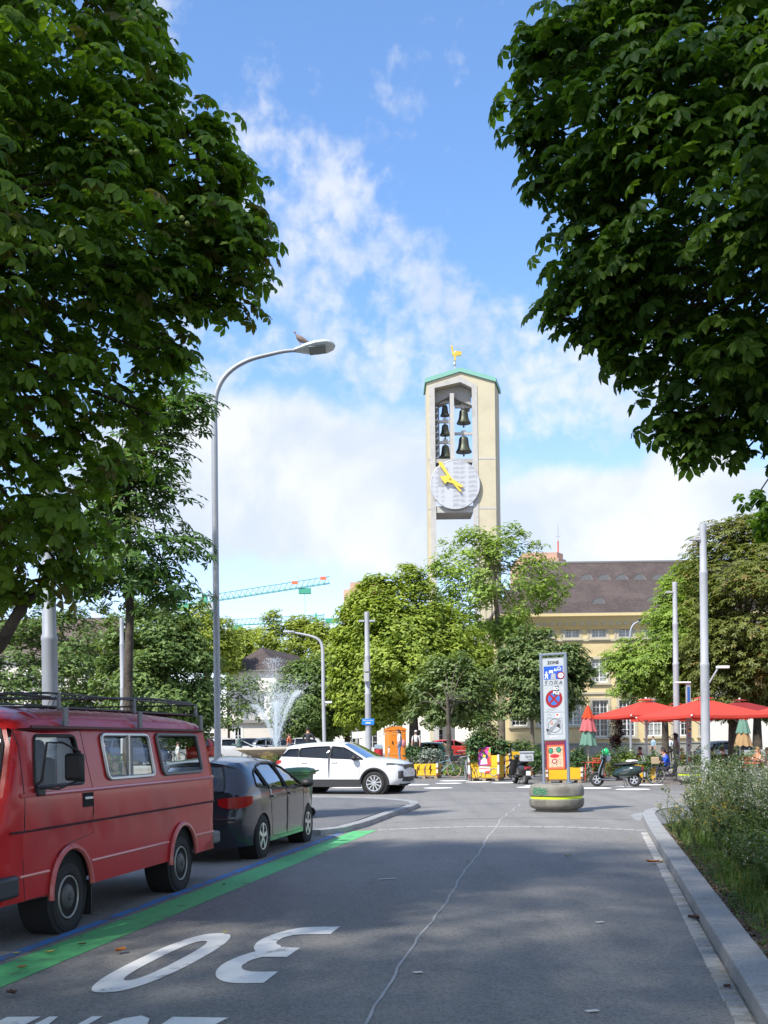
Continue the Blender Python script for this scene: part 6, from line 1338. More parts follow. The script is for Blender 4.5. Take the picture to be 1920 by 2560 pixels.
sc2 = thing('torn_sticker', 'white and red torn paper stuck below the poster on the yellow planter', 'sticker', (*plB.location[:2],0), R(-22))
mb = MB(); mb.add([(-.2,-.449,.36),(.26,-.449,.30),(.27,-.449,.58),(-.2,-.449,.60)], [(0,1,2,3)]); mb.build('paper', m_cor, sc2, smooth=0); mb = MB(); mb.add([(.02,-.452,.32),(.26,-.452,.31),(.26,-.452,.42),(.08,-.452,.40)], [(0,1,2,3)]); mb.add([(-.18,-.452,.50),(.24,-.452,.47),(.24,-.452,.50),(-.18,-.452,.53)], [(0,1,2,3)]); mb.build('print', MATS['sticker red'], sc2, smooth=0)
m_pot = M('grey stone pot', (.36,.35,.33), .85, var=.15, vs=4)
def pot(label, u, v, r, h, mat=m_pot, sq=False):
    p = G(u, v); t = thing('flower_pot', label, 'pot', (p.x, p.y+r, 0), 0, 'pots by the cafe planters'); mb = MB()
    if sq: mb.box((0,0,h/2), (2*r,2*r,h), 0, 1.1)
    else: mb.lathe([(r*.72,0),(r*.8,.05),(r*.98,h*.7),(r,h),(r*.9,h),(r*.86,h-.06)], 20)
    mb.build('pot', mat, t); mb = MB(); mb.lathe([(r*.85,h-.07),(.01,h-.05)], 14); mb.build('soil', m_soil, t); return p
pot('round grey pot left of the zone sign', 1357, 1938, .30, .36); pot('pale pot standing behind the moped with the grey top box', 1332, 1936, .28, .42)
pot('white square pot with grasses behind the wild plants at the right', 1879, 1953, .36, .48, M('white pot', (.62,.61,.58), .6, var=.1), True)
# ---- wheelie bin
m_bin = M('green bin plastic', (.035,.105,.035), .45, var=.12, vs=3); m_binl = M('green bin lid', (.045,.13,.045), .38, var=.1, vs=3)
wb = thing('wheelie_bin', 'green wheelie bin on the pavement between the dark hatchback and the white car', 'bin', (*P(741,1900,23.3)[:2], .1), R(-8))
mb = MB(); mb.prism([(-.24,.06),(.24,.06),(.30,.92),(-.31,.92)], -.30, .30, 'y'); mb.build('body', m_bin, wb, bevel=.03)
mb = MB(); mb.box((0,0,.915), (.68,.66,.05)); mb.build('rim', m_bin, wb, bevel=.012)
mb = MB(); mb.sheet([[(x, y, .945+z*(1-(abs(y)/.34)**4)) for y in (-.34,-.30,-.2,-.1,0,.1,.2,.30,.34)] for x, z in ((-.36,.0),(-.345,.045),(-.2,.085),(0,.10),(.2,.10),(.33,.075),(.36,.03),(.365,-.02))]); mb.build('lid', m_binl, wb, smooth=50)
mb = MB(); mb.tube([(.38,-.26,.96),(.42,-.24,.97),(.42,.24,.97),(.38,.26,.96)], .016, 6); mb.build('handle', m_bin, wb)
for y in (-.24,.24): mb = MB(); mb.lathe_y([(.10,-.025),(.10,.025)], 18, (.24,y,.10)); mb.build('wheel', m_rubber, wb)
mb = MB(); mb.box((.31,-.305,.62), (.02,.004,.11)); mb.box((.18,-.308,.60), (.08,.006,.10)); mb.build('sticker', m_cor, wb)
# ---- orange cabin, red bin, banner
m_or = M('orange plastic', (.74,.22,.015), .45, var=.06); m_or2 = M('orange plastic pale', (.75,.36,.10), .5)
Yc = 62.; cb = P(994, 1850, Yc); zc_ = Zat(1817,994,Yc)-PZ
cab = thing('portable_toilet', 'bright orange portable toilet cabin beside the stout tree trunk', 'portable toilet', (cb.x, Yc, PZ), R(14))
mb = MB(); mb.box((0,.5,zc_*.46), (.98,1.0,zc_*.92)); mb.build('body', m_or, cab, bevel=.03)
mb = MB(); mb.sheet([[(x, y, zc_*.92+.18*(1-(x/.55)**2)+(0 if 0 else 0)) for x in (-.53,-.4,-.2,0,.2,.4,.53)] for y in (-.04,1.04)]); mb.prism([(-.53,zc_*.90)]+[(x, zc_*.92+.18*(1-(x/.55)**2)) for x in (-.53,-.4,-.2,0,.2,.4,.53)]+[(.53,zc_*.90)], -.045, 1.045); mb.build('roof', m_or, cab, smooth=30)
mb = MB(); mb.box((.0,-.012,zc_*.44), (.80,.03,zc_*.80)); do = mb.build('door', m_or, cab, bevel=.015)
for z in (1.65, 1.52, .42): mb = MB(); mb.box((-.02,-.035,z), (.62,.02,.05)); mb.build('moulding', m_or2, do)
mb = MB(); mb.box((-.30,-.045,1.05), (.06,.03,.14)); mb.build('handle', m_black, do)
rb = P(946,1850,58); rbn = thing('litter_bin', 'red litter bin with blue grey top beside the pole with the blue plate', 'bin', (rb.x, 58, .5))
mb = MB(); mb.lathe([(.20,0),(.23,.05),(.23,.78)], 18); mb.build('body', M('red bin paint', (.42,.02,.03), .4), rbn); mb = MB(); mb.box((0,0,.90), (.46,.46,.22), 0, .85); mb.build('hood', M('bin hood', (.22,.28,.33), .5), rbn, bevel=.03)
bn = P(898,1837,66); ban = thing('banner', 'white cloth banner stretched beside the pole with the blue plate', 'banner', (bn.x, 66, bn.z)); mb = MB(); mb.sheet([[(x,.02*math.sin(x*9),z+.06*x) for x in (-.42,-.2,0,.2,.42)] for z in (-.19,.19)]); mb.build('cloth', m_sash, ban); 
for x in (-.42,.42): mb = MB(); mb.tube([(x,.02,-(bn.z-PZ)),(x,.02,.25)], .025, 6); mb.build('post', m_steel, ban)
# ---- fountain
YF = 58.; fc = P(690,1869,YF); fr = 103*YF/F; zr1 = fc.z; m_fst = M('fountain stone', (.34,.29,.22), .85, var=.25, vs=1.5, bump=.3, bs=25, c2=(.22,.19,.14), c2s=(.45,.7)); m_frim = M('fountain rim stone', (.50,.44,.36), .8, var=.15, vs=2)
ft = thing('fountain', 'wide stone fountain bowl with spraying water jets behind the white car', 'fountain', (fc.x, YF, 0))
mb = MB(); mb.lathe([(.45,PZ+.1),(.5,zr1-.62),(.9,zr1-.55),(1.5,zr1-.36),(fr*.93,zr1-.12)], 44); mb.build('bowl', m_fst, ft)
mb = MB(); mb.lathe([(fr*.93,zr1-.12),(fr,zr1-.08),(fr,zr1),(fr-.12,zr1+.02),(fr-.2,zr1-.06)], 48, caps=False); mb.build('rim', m_frim, ft)
mb = MB(); mb.lathe([(fr-.15,zr1-.05),(.01,zr1-.045)], 40); mb.build('water', M('water', (.12,.16,.17), .08, spec=.6), ft)
mb = MB(); mb.lathe([(3.3,PZ-.0),(3.3,PZ+.28),(3.05,PZ+.28),(3.05,PZ+.1)], 40, caps=False); mb.build('basin_kerb', m_step, ft); 
def jet_mat(): 
    m = bpy.data.materials.new('water spray'); m.use_nodes = True; n = NG(m.node_tree)
    d_ = n.n('ShaderNodeBsdfDiffuse', {0: (.85,.9,.93,1)}); t_ = n.n('ShaderNodeBsdfTranslucent', {0: (.85,.9,.93,1)}); a = n.n('ShaderNodeMixShader', {0: .5, 1: d_.outputs[0], 2: t_.outputs[0]})
    mx = n.n('ShaderNodeMixShader', {0: .34, 1: n.n('ShaderNodeBsdfTransparent').outputs[0], 2: a.outputs[0]}); n.set(m.node_tree.nodes['Material Output'].inputs[0], mx.outputs[0]); return m
m_jet = jet_mat()
def jet(dx, dy, h, n, spread, name='water_jet'):
    n = int(n*1.5)
    vs, fs = [], []
    for k in range(n):
        f = rnd.random()**.8; sp = spread*(.15+f)*h*.10; x = dx*f*(1+.2*f)+nr.normal()*sp; y = dy*f+nr.normal()*sp; z = zr1+h*(1-(1-f)**1.6)+nr.normal()*.05-.1*abs(nr.normal())*f; s_ = rnd.uniform(.006,.020)
        b = len(vs); l = s_*rnd.uniform(1.5,5); vs += [(x-s_,y,z),(x+s_,y,z-.3*s_),(x+dx*.03,y,z+l),(x,y+s_,z)]; fs += [(b,b+1,b+2),(b,b+2,b+3)]
    mb = MB(); mb.v, mb.f, mb.mi = vs, fs, [0]*len(fs); mb.build(name, m_jet, ft, smooth=0, kind='stuff', fix=False)
hj = Zat(1640,690,YF)-zr1
for dx, dy, h, n, sp in ((.03,0,hj*.50,2000,.22),(-.08,0,hj*.98,1300,.55),(1.05,.1,hj*.62,1600,.35),(-.95,.1,hj*.48,1300,.55),(.35,.3,hj*.6,1100,.8),(.1,-.3,hj*.5,1100,1.0),(-.3,.2,hj*.6,1300,2.0),(.7,0,hj*.7,1300,2.2),(0,0,hj*.8,900,2.4)): jet(dx, dy, h, n, sp)
mb = MB(); mb.ell((0,0,.12), (.16,.13,.16), 12, 8); mb.tube([(0,0,.2),(-.03,0,.42),(.06,0,.52)], [.12,.10,.05], 8); mb.tube([(-.1,0,.15),(-.38,0,.22)], .06, 6); mb.tube([(.08,0,.35),(.2,0,.42)], .05, 6); st2 = mb.build('statue', M('statue patina', (.07,.11,.10), .6, .3, var=.2), ft); p = P(600,1860,YF); st2.location = (p.x-fc.x, -.35, zr1-.02)
# ---- parasols
m_pred = M('red parasol cloth', (.70,.075,.05), .85, var=.05, vs=1); m_pshade = M('shaded red parasol cloth', (.28,.025,.03), .85)  # darker cloth copy paints in the shade on the rear parasol
def add_trl(m, f=.35, tint=(1,1,1)):
    n = NG(m.node_tree); b = m.node_tree.nodes['Principled BSDF']; l = b.inputs['Base Color'].links; src = l[0].from_socket if l else tuple(b.inputs['Base Color'].default_value)
    t_ = n.n('ShaderNodeBsdfTranslucent'); n.set(t_.inputs[0], src); mx = n.n('ShaderNodeMixShader', {0: f, 1: b.outputs[0], 2: t_.outputs[0]}); n.set(m.node_tree.nodes['Material Output'].inputs[0], mx.outputs[0])
add_trl(m_pred, .35); add_trl(m_pshade, .2)
def parasol(label, u, Y, v_edge, v_top, half, rz, mat, uoff=0):
    p = P(u, 1850, Y); ze, zt = Zat(v_edge, u, Y), Zat(v_top, u, Y); t = thing('parasol', label, 'parasol', (p.x, Y, 0), rz, 'large open square parasols of the cafe')
    mb = MB(); N = 8; rows = []
    for f in (.10,.35,.7,1.):
        row = []
        for k in range(4*N+1):
            a = (k/N) % 4; i = int(a); q = a-i; c = [(-1,-1),(1,-1),(1,1),(-1,1),(-1,-1)]; x = c[i][0]+(c[i+1][0]-c[i][0])*q; y = c[i][1]+(c[i+1][1]-c[i][1])*q
            sag = .06*math.sin(math.pi*q)*f; inn = 1-.03*math.sin(math.pi*q)
            row.append((x*half*f*inn, y*half*f*inn, zt+(ze-zt)*(f**.92)-sag*.6))
        rows.append(row)
    mb.sheet(rows); mb.build('canopy', mat, t, smooth=22, fix=False)
    mb = MB(); mb.sheet([[(x*1.0,y*1.0,z) for x, y, z in rows[-1]], [(x*1.0,y*1.0,z-.10) for x, y, z in rows[-1]]]); mb.build('valance', mat, t, smooth=22, fix=False)
    mb = MB(); mb.sheet([[(sx_*half*f, sy_*half*f, z) for sx_, sy_ in ((-1,-1),(1,-1),(1,1),(-1,1),(-1,-1))] for f, z in ((.02,zt+.06),(.17,zt-.015))]); mb.build('vent', mat, t, smooth=20, fix=False)
    mb = MB(); mb.tube([(0,0,.05),(0,0,zt-.05)], .045, 10); mb.build('pole', m_steel, t); mb = MB(); mb.lathe([(.05,zt+.05),(.05,zt+.10),(.02,zt+.12)], 10); mb.build('finial', m_sash, t)
    for sx_, sy_ in ((-1,-1),(1,-1),(1,1),(-1,1)):
        mb = MB(); mb.tube([(0,0,zt-.1),(sx_*half*.97,sy_*half*.97,ze-.02)], .018, 5); mb.build('rib', m_steel, t); mb = MB(); mb.tube([(0,0,ze-.42),(sx_*half*.42,sy_*half*.42,ze+(zt-ze)*.56-.05)], .02, 5); mb.build('strut', m_steel, t)
        mb = MB(); mb.ell((sx_*half,sy_*half,ze-.03), .035, 8, 6); mb.build('end_cap', m_sash, t)
    mb = MB(); mb.box((0,0,.04), (.9,.9,.08)); mb.build('base', m_conc, t, bevel=.01)
parasol('bright red square parasol left of the two pale poles', 1616, 48, 1789, 1750, 1.75, R(18), m_pred)
parasol('large bright red square parasol in front of the thickest pole', 1759, 41.5, 1789, 1745, 1.75, R(20), m_pred)
parasol('red square parasol with shade painted in, behind the large red one at the right', 1850, 52, 1785, 1751, 1.8, R(14), m_pshade)
parasol('bright red square parasol cut by the right edge of the view', 2030, 41, 1783, 1742, 1.75, R(20), m_pred)
parasol('bright red square parasol mostly hidden behind the others', 1690, 56, 1797, 1760, 1.7, R(10), m_pred)
def closed(label, u, Y, tiers, vpole, mat_pole):
    p = P(u, 1850, Y); t = thing('closed_parasol', label, 'parasol', (p.x, Y, 0), 0, 'closed three tier parasols')
    for nme, v0, v1, w0, w1, mt in tiers:
        z0, z1 = Zat(v0,u,Y), Zat(v1,u,Y); N = 40; rows = []
        for f in (0,.3,.65,.92,1.):
            r_ = (w0+(w1-w0)*f**.9)*Y/F/2; rows.append([((r_*(1+.16*f*math.sin(k*2*math.pi*8/N)))*math.cos(2*math.pi*k/N), (r_*(1+.16*f*math.sin(k*2*math.pi*8/N)))*math.sin(2*math.pi*k/N), z0+(z1-z0)*f-.03*f*(1+math.sin(k*2*math.pi*8/N+1))) for k in range(N+1)])
        mb = MB(); mb.sheet(rows); mb.build(nme, mt, t, smooth=60, fix=False)
    mb = MB(); mb.tube([(0,0,.03),(0,0,Zat(tiers[0][1],u,Y)+.08)], .028, 8); mb.build('pole', mat_pole, t); mb = MB(); mb.lathe([(.3,0),(.3,.05),(.05,.09)], 16); mb.build('base', m_conc, t)
mo_, mp_, mg_, mt_ = M('orange red cloth', (.62,.07,.02), .85), M('salmon pink cloth', (.62,.16,.17), .85), M('sea green cloth', (.17,.33,.25), .85), M('tan cloth', (.50,.33,.16), .85)
for x_ in (mo_, mp_, mg_, mt_): add_trl(x_, .3)
closed('closed parasol in orange, pink and green tiers right of the zone sign', 1470.5, 45, [('orange_tier',1764,1794,5,31,mo_),('pink_tier',1793,1826,24,41,mp_),('green_tier',1825,1861,28,41,mg_)], 1905, M('pale wood pole', (.5,.42,.3), .7))
closed('closed parasol in orange, green and tan tiers under the shaded red parasol', 1858, 45, [('orange_tier',1776,1797,14,20,mo_),('green_tier',1796,1831,17,34,mg_),('tan_tier',1829,1863,26,42,mt_)], 1905, m_black)
# ---- cafe furniture
m_cred = M('red enamel', (.62,.075,.045), .4); m_cgr = M('grey green enamel', (.22,.27,.26), .5); m_cwh = M('white enamel', (.62,.62,.6), .45)
def cafe_table(label, u, v, mat, rz=0., w_=.7):
    p = G(u, v); t = thing('cafe_table', label, 'table', (p.x, p.y, 0), rz, 'small metal cafe tables'); mb = MB(); mb.box((0,0,.73), (w_,w_,.03)); mb.build('top', mat, t, bevel=.008)
    for sx_ in (-1,1):
        for sy_ in (-1,1): mb = MB(); mb.tube([(sx_*(w_/2-.05),sy_*(w_/2-.05),.715),(sx_*w_/2,sy_*w_/2,0)], .015, 6); mb.build('leg', mat, t)
def cafe_chair(label, u, v, mat, rz):
    p = G(u, v); t = thing('cafe_chair', label, 'chair', (p.x, p.y, 0), rz, 'metal cafe chairs')
    mb = MB(); mb.box((0,0,.455), (.42,.40,.025)); mb.build('seat', mat, t, bevel=.008)
    for z in (.62,.72,.82): mb = MB(); mb.box((0,.20+.06*(z-.45),z), (.40,.015,.055)); mb.build('back_slat', mat, t)
    for sx_ in (-.2,.2):
        mb = MB(); mb.tube([(sx_,.18,.45),(sx_,.23,.86)], .013, 6); mb.build('back_post', mat, t)
        mb = MB(); mb.tube([(sx_,-.17,.45),(sx_,-.22,0)], .013, 6); mb.build('leg', mat, t); mb = MB(); mb.tube([(sx_,.17,.45),(sx_,.24,0)], .013, 6); mb.build('leg', mat, t)
cafe_table('red metal table right of the zone sign under the closed parasol', 1476, 1952, m_cred, R(10)); cafe_chair('red slatted chair behind the red table', 1497, 1944, m_cred, R(10)); cafe_chair('red chair left of the red table, half behind the sign', 1454, 1949, m_cred, R(80)); cafe_chair('red chair right of the red table beside the dark scooter', 1506, 1951, m_cred, R(-70))
cafe_table('white table among the guests behind the wild plants', 1785, 1947, m_cwh, R(15)); cafe_table('white table at the right edge behind the white square pot', 1902, 1944, m_cwh, R(5)); cafe_table('red topped table under the tan closed parasol', 1845, 1942, m_cred, 0)
for u, v, rz, lab in ((1760,1948,80,'grey green chair left of the white table under the front parasol'),(1810,1948,-80,'grey green chair right of the white table under the front parasol'),(1836,1950,160,'grey green chair in front of the red topped table'),(1880,1944,70,'grey green chair between the red topped and the right table')): cafe_chair(lab, u, v, m_cgr, R(rz))
cafe_chair('red chair under the tan closed parasol', 1868, 1946, m_cred, R(-40))
# ---- bicycles
def bicycle(label, loc, rz, mat, tyre=m_rubber, lean=0., steer=0., basket=None, group='parked bicycles'):
    t = thing('bicycle', label, 'bicycle', loc, rz, group); t.rotation_euler = (lean, 0, rz); r = .335
    for x, nm in ((-.52,0),(.53,1)):
        mb = MB(); mb.tube([(r*math.cos(a*math.pi/16),0,r*math.sin(a*math.pi/16)) for a in range(32)], .019, 7, closed=True); wo = mb.build('wheel', tyre, t); wo.location = (x,0,r+.01); wo.rotation_euler = (0,0,steer if nm else 0)
        mb = MB(); mb.tube([((r-.025)*math.cos(a*math.pi/16),0,(r-.025)*math.sin(a*math.pi/16)) for a in range(32)], .009, 5, closed=True); mb.tube([(0,-.05,0),(0,.05,0)], .022, 8)
        for k in range(12): a = 2*math.pi*k/12; mb.tube([(0,.02*(-1)**k,0),((r-.03)*math.cos(a),0,(r-.03)*math.sin(a))], .0025, 3)
        mb.build('rim', m_steel, wo, smooth=0)
    hbk, ss, hd = (-.08,0,.29), (-.24,0,.82), (.36,0,.80)
    mb = MB(); mb.tube([hbk,ss], .017, 7); mb.tube([(-.19,0,.68),hd], .018, 7); mb.tube([hbk,(.40,0,.66)], .02, 7)
    for s_ in (.05,-.05): mb.tube([hbk,(-.52,s_,.345)], .011, 5); mb.tube([(-.22,0,.74),(-.52,s_,.345)], .010, 5)
    mb.tube([(.34,0,.86),(.42,0,.60)], .022, 7); mb.build('frame', mat, t)
    mb = MB(); c, s = math.cos(steer), math.sin(steer)
    for s_ in (.05,-.05): mb.tube([(.42,s_,.62),(.53,s_,.345)], .012, 6)
    mb.tube([(.34,0,.86),(.31,0,.98)], .014, 6); mb.build('fork', mat, t)
    mb = MB(); mb.tube([(.20,-.29,1.0),(.33,-.2,1.02),(.33,.2,1.02),(.20,.29,1.0)], .012, 6); mb.build('handlebar', m_steel, t)
    mb = MB(); mb.ell((-.27,0,.92), (.14,.075,.035), 12, 6); mb.tube([(-.24,0,.8),(-.27,0,.90)], .012, 6); mb.build('saddle', m_black, t)
    mb = MB(); mb.tube([(-.08+.09*math.cos(a*.524),.06,.29+.09*math.sin(a*.524)) for a in range(12)], .007, 5, closed=True); mb.tube([(-.08,.06,.29),(.05,.09,.20)], .009, 5); mb.tube([(-.08,-.06,.29),(-.2,-.09,.38)], .009, 5); mb.build('crank', m_black, t)
    if basket:
        mb = MB(); mb.tube([(-.80,-.1,.74),(-.25,-.1,.72),(-.25,.1,.72),(-.80,.1,.74)], .008, 5, closed=True); mb.tube([(-.75,.1,.73),(-.52,.05,.345)], .006, 4); mb.build('rack', m_black, t)
        mb = MB(); mb.box((.56,0,.86), (.26,.34,.22)); mb.build('basket', basket, t, bevel=.01)
    return t
p = G(1138,1945); bicycle('pale blue bicycle with tan tyres between the two left planters', (p.x-.55,p.y+.1,0), R(14), M('bike pale blue', (.20,.34,.38), .4), M('tan tyre', (.34,.17,.10), .8), R(-4), basket=m_black)
p = G(1174,1952); bicycle('bicycle seen end on, left against the tall yellow planter', (p.x,p.y+.5,0), R(-84), M('bike silver', (.5,.52,.55), .3, .5), m_rubber, R(5))
p = G(1284,1948); bicycle('dark bicycle between the tall planter and the moped', (p.x-.45,p.y+.3,0), R(6), M('bike black', (.03,.03,.035), .4), m_rubber, R(3))
p = G(1655,1961); bicycle('dark bicycle with crate basket right of the small yellow planter', (p.x+.35,p.y+.1,0), R(172), MATS['bike black'], m_rubber, R(-4), steer=.2, basket=m_wood)
for k, (u, Y, rz, lab) in enumerate(((1140,60,20,'black bicycle among bikes locked behind the pale blue one'),(1152,60.4,35,'second black bicycle among bikes locked behind the planters'),(1163,60.2,15,'brownish bicycle at the right of the locked group'),(640,66,10,'bicycle parked left of the fountain pedestal'),(655,66.6,170,'bicycle parked close behind the left side of the fountain'),(400,60,10,'bicycle seen through the rear side window of the van'),(425,60,20,'second bicycle seen through the rear side window of the van'),(365,61,5,'bicycle seen at the left in the van window'))):
    p = P(u,1850,Y); bicycle(lab, (p.x,Y,PZ if k > 2 else .1), R(rz), M('bike dark %d' % (k % 3), [(.03,.03,.03),(.04,.05,.05),(.12,.05,.04)][k % 3], .45))
# ---- scooters
def scooter(label, loc, rz, paint, box=False, screen=True):
    t = thing('motor_scooter', label, 'scooter', loc, rz, 'parked motor scooters')
    for x in (-.64,.70):
        wo = wheel(t, x, 0, .235, .12, 'five', 1); wo.rotation_euler = (0,0,.12 if x > 0 else 0)
    mb = MB(); mb.sheet([[(.62-.16*f-.06*math.cos(a),.30*math.sin(a)*(1-.25*f) ,.30+.62*f) for a in [R(-80+16*k) for k in range(11)]] for f in (0,.25,.5,.75,1.)]); mb.sheet([[(.60-.16*f-.09*math.cos(a),.30*math.sin(a)*(1-.25*f) ,.30+.62*f) for a in [R(-80+16*k) for k in range(11)]] for f in (0,.25,.5,.75,1.)]); mb.build('leg_shield', paint, t, smooth=60)
    for sg in (1,-1): mb = MB(); mb.tube([(.41,.225*sg,.93),(.52,.29*sg,.6),(.56,.29*sg,.34),(.42,.26*sg,.24),(-.05,.25*sg,.235)], .015, 6); mb.build('shield_edge', m_chrome if not box else m_black, t)
    mb = MB(); mb.box((.22,0,.255), (.62,.46,.06)); mb.build('floorboard', m_black, t, bevel=.02)
    sec = [(.12,.10,.34,.48),(.0,.17,.30,.60),(-.25,.24,.28,.72),(-.55,.25,.32,.74),(-.80,.20,.42,.72),(-.95,.10,.52,.66),(-.98,.02,.58,.62)]
    mb = MB(); mb.sheet([[(x, w_*math.copysign(abs(math.cos(2*math.pi*k/20))**.7, math.cos(2*math.pi*k/20)), (z0+z1)/2+(z1-z0)/2*math.copysign(abs(math.sin(2*math.pi*k/20))**.8, math.sin(2*math.pi*k/20))) for k in range(21)] for x, w_, z0, z1 in sec]); mb.build('rear_body', paint, t, smooth=60)
    mb = MB(); mb.sheet([[(x, w_*math.cos(2*math.pi*k/14), z+h*math.sin(2*math.pi*k/14)) for k in range(15)] for x, w_, z, h in ((.12,.02,.72,.02),(.08,.12,.745,.05),(-.2,.17,.765,.065),(-.5,.17,.80,.065),(-.72,.12,.81,.04),(-.75,.02,.81,.01))]); mb.build('seat', m_black, t, smooth=60)
    mb = MB(); mb.sheet([[(.70+.30*math.cos(a), .085*s_, .235+.27*math.sin(a)-.03*abs(s_)) for s_ in (-1,-.6,0,.6,1)] for a in [R(15+15*k) for k in range(11)]]); mb.build('front_mudguard', paint, t, smooth=60)
    mb = MB(); mb.tube([(.70,0,.235),(.52,0,.70),(.42,0,1.02)], .03, 8); mb.build('steering_column', m_black, t)
    mb = MB(); mb.tube([(.30,-.33,1.04),(.40,-.2,1.05),(.42,0,1.04),(.40,.2,1.05),(.30,.33,1.04)], .016, 7); mb.build('handlebar', m_black, t); mb = MB(); mb.ell((.46,0,1.0), (.10,.12,.10), 12, 8); ho = mb.build('headset', paint, t); mb = MB(); mb.ell((.535,0,1.0), (.03,.075,.075), 12, 8); mb.build('headlight', m_clear_l, ho)
    for sg in (1,-1): mb = MB(); mb.tube([(.38,.2*sg,1.05),(.36,.27*sg,1.22)], .007, 5); mb.ell((.35,.29*sg,1.25), (.02,.06,.045), 10, 6); mb.build('mirror', m_black, t)
    mb = MB(); mb.sheet([[(-.93-.04*math.cos(a), .12*math.sin(a), z) for a in [R(-90+30*k) for k in range(7)]] for z in (.56,.66)]); mb.build('tail_light', m_red_l, t, smooth=60); mb = MB(); mb.box((-1.0,0,.42), (.015,.17,.16)); mb.build('number_plate', m_plate, t)
    mb = MB(); mb.box((-1.0+.03,0,.40), (.06,.10,.30)); mb.build('rear_mudguard', m_black, t); mb = MB(); mb.ell((-.42,-.15,.27), (.26,.08,.10), 12, 8); mb.build('engine_cover', m_steel, t); mb = MB(); mb.tube([(-.35,-.17,.2),(-.6,-.2,.22),(-.85,-.2,.26)], [.05,.06,.05], 10); mb.build('exhaust', m_steel, t)
    for sg in (1,-1): mb = MB(); mb.tube([(-.28,.08*sg,.22),(-.34,.16*sg,.01),(-.40,.17*sg,.0)], .012, 5); mb.build('stand', m_black, t)
    if box:
        mb = MB(); mb.box((-.82,0,1.02), (.42,.44,.34), 0, .94); bo = mb.build('top_box', M('grey top box', (.42,.44,.45), .5), t, bevel=.03); mb = MB(); mb.box((-.82,0,1.20), (.46,.48,.05)); mb.build('lid', MATS['grey top box'], bo, bevel=.015)
        mb = MB(); mb.tube([(-1.045,-.10,1.06),(-1.08,-.06,1.02),(-1.08,.06,1.02),(-1.045,.10,1.06)], .013, 6); mb.build('handle', m_black, bo); mb = MB(); mb.tube([(-.6,0,.8),(-.8,0,.86)], .03, 6); mb.build('box_carrier', m_black, t)
    else:
        mb = MB(); mb.tube([(-.70,-.12,.83),(-1.0,-.13,.86),(-1.0,.13,.86),(-.70,.12,.83)], .010, 6, closed=True); mb.tube([(-.98,-.12,.87),(-.90,-.12,1.08),(-.90,.12,1.08),(-.98,.12,.87)], .010, 6); mb.tube([(-.80,-.12,.84),(-.80,.12,.84)], .008, 5); mb.tube([(-.90,-.12,.85),(-.90,.12,.85)], .008, 5); mb.build('luggage_rack', m_chrome, t)
        for sg in (1,-1): mb = MB(); add_text(mb, 'Vespa', .10, lambda x, y: (-.42+sg*x if sg > 0 else -.42-x*-1, -sg*.252, .58+y)); mb.build('lettering', m_chrome, t, smooth=0)
    return t
p = G(1547,1967); a_ = R(180-30); vsp = scooter('dark green scooter with white bag, parked in front of the yellow planter', (p.x, p.y+.35, 0), a_, M('dark green scooter paint', (.012,.028,.024), .15, coat=.8))
p = G(1318,1961); scooter('black moped with a grey top box seen from behind', (p.x-.15, p.y+.8, 0), R(100), M('black scooter paint', (.02,.02,.021), .3, coat=.5), True)
c, s = math.cos(a_), math.sin(a_); vx = lambda x, y, z: (vsp.location.x+x*c-y*s, vsp.location.y+x*s+y*c, z)
hm_ = thing('helmet', 'bright green helmet hanging on the handlebar of the dark scooter', 'helmet', vx(.34,.12,1.20)); mb = MB(); mb.ell((0,0,0), (.135,.12,.125), 16, 10); mb.build('shell', M('green helmet', (.01,.42,.13), .2, coat=.7), hm_); mb = MB(); mb.box((.10,0,-.09), (.14,.16,.02)); mb.build('peak', M('green helmet', (.01,.42,.13)), hm_, bevel=.008)
bg_ = thing('plastic_bag', 'crumpled pale plastic bag hung over the front of the dark scooter', 'bag', vx(.36,-.12,1.0)); mb = MB(); mb.ell((0,0,0), (.12,.11,.17), 12, 9); mb.v = [(x+.025*math.sin(z*60+y*40), y+.02*math.sin(x*70), z) for x, y, z in mb.v]; mb.build('bag', M('pale bag plastic', (.46,.50,.54), .3), bg_, smooth=25)
bg2 = thing('seat_cover', 'white folded cover lying on the rear seat of the dark scooter', 'cover', vx(-.55,0,.875)); mb = MB(); mb.ell((0,0,0), (.22,.15,.05), 12, 7); mb.v = [(x,y,z+.012*math.sin(x*40+y*25)) for x, y, z in mb.v]; mb.build('cloth', m_cwh, bg2)
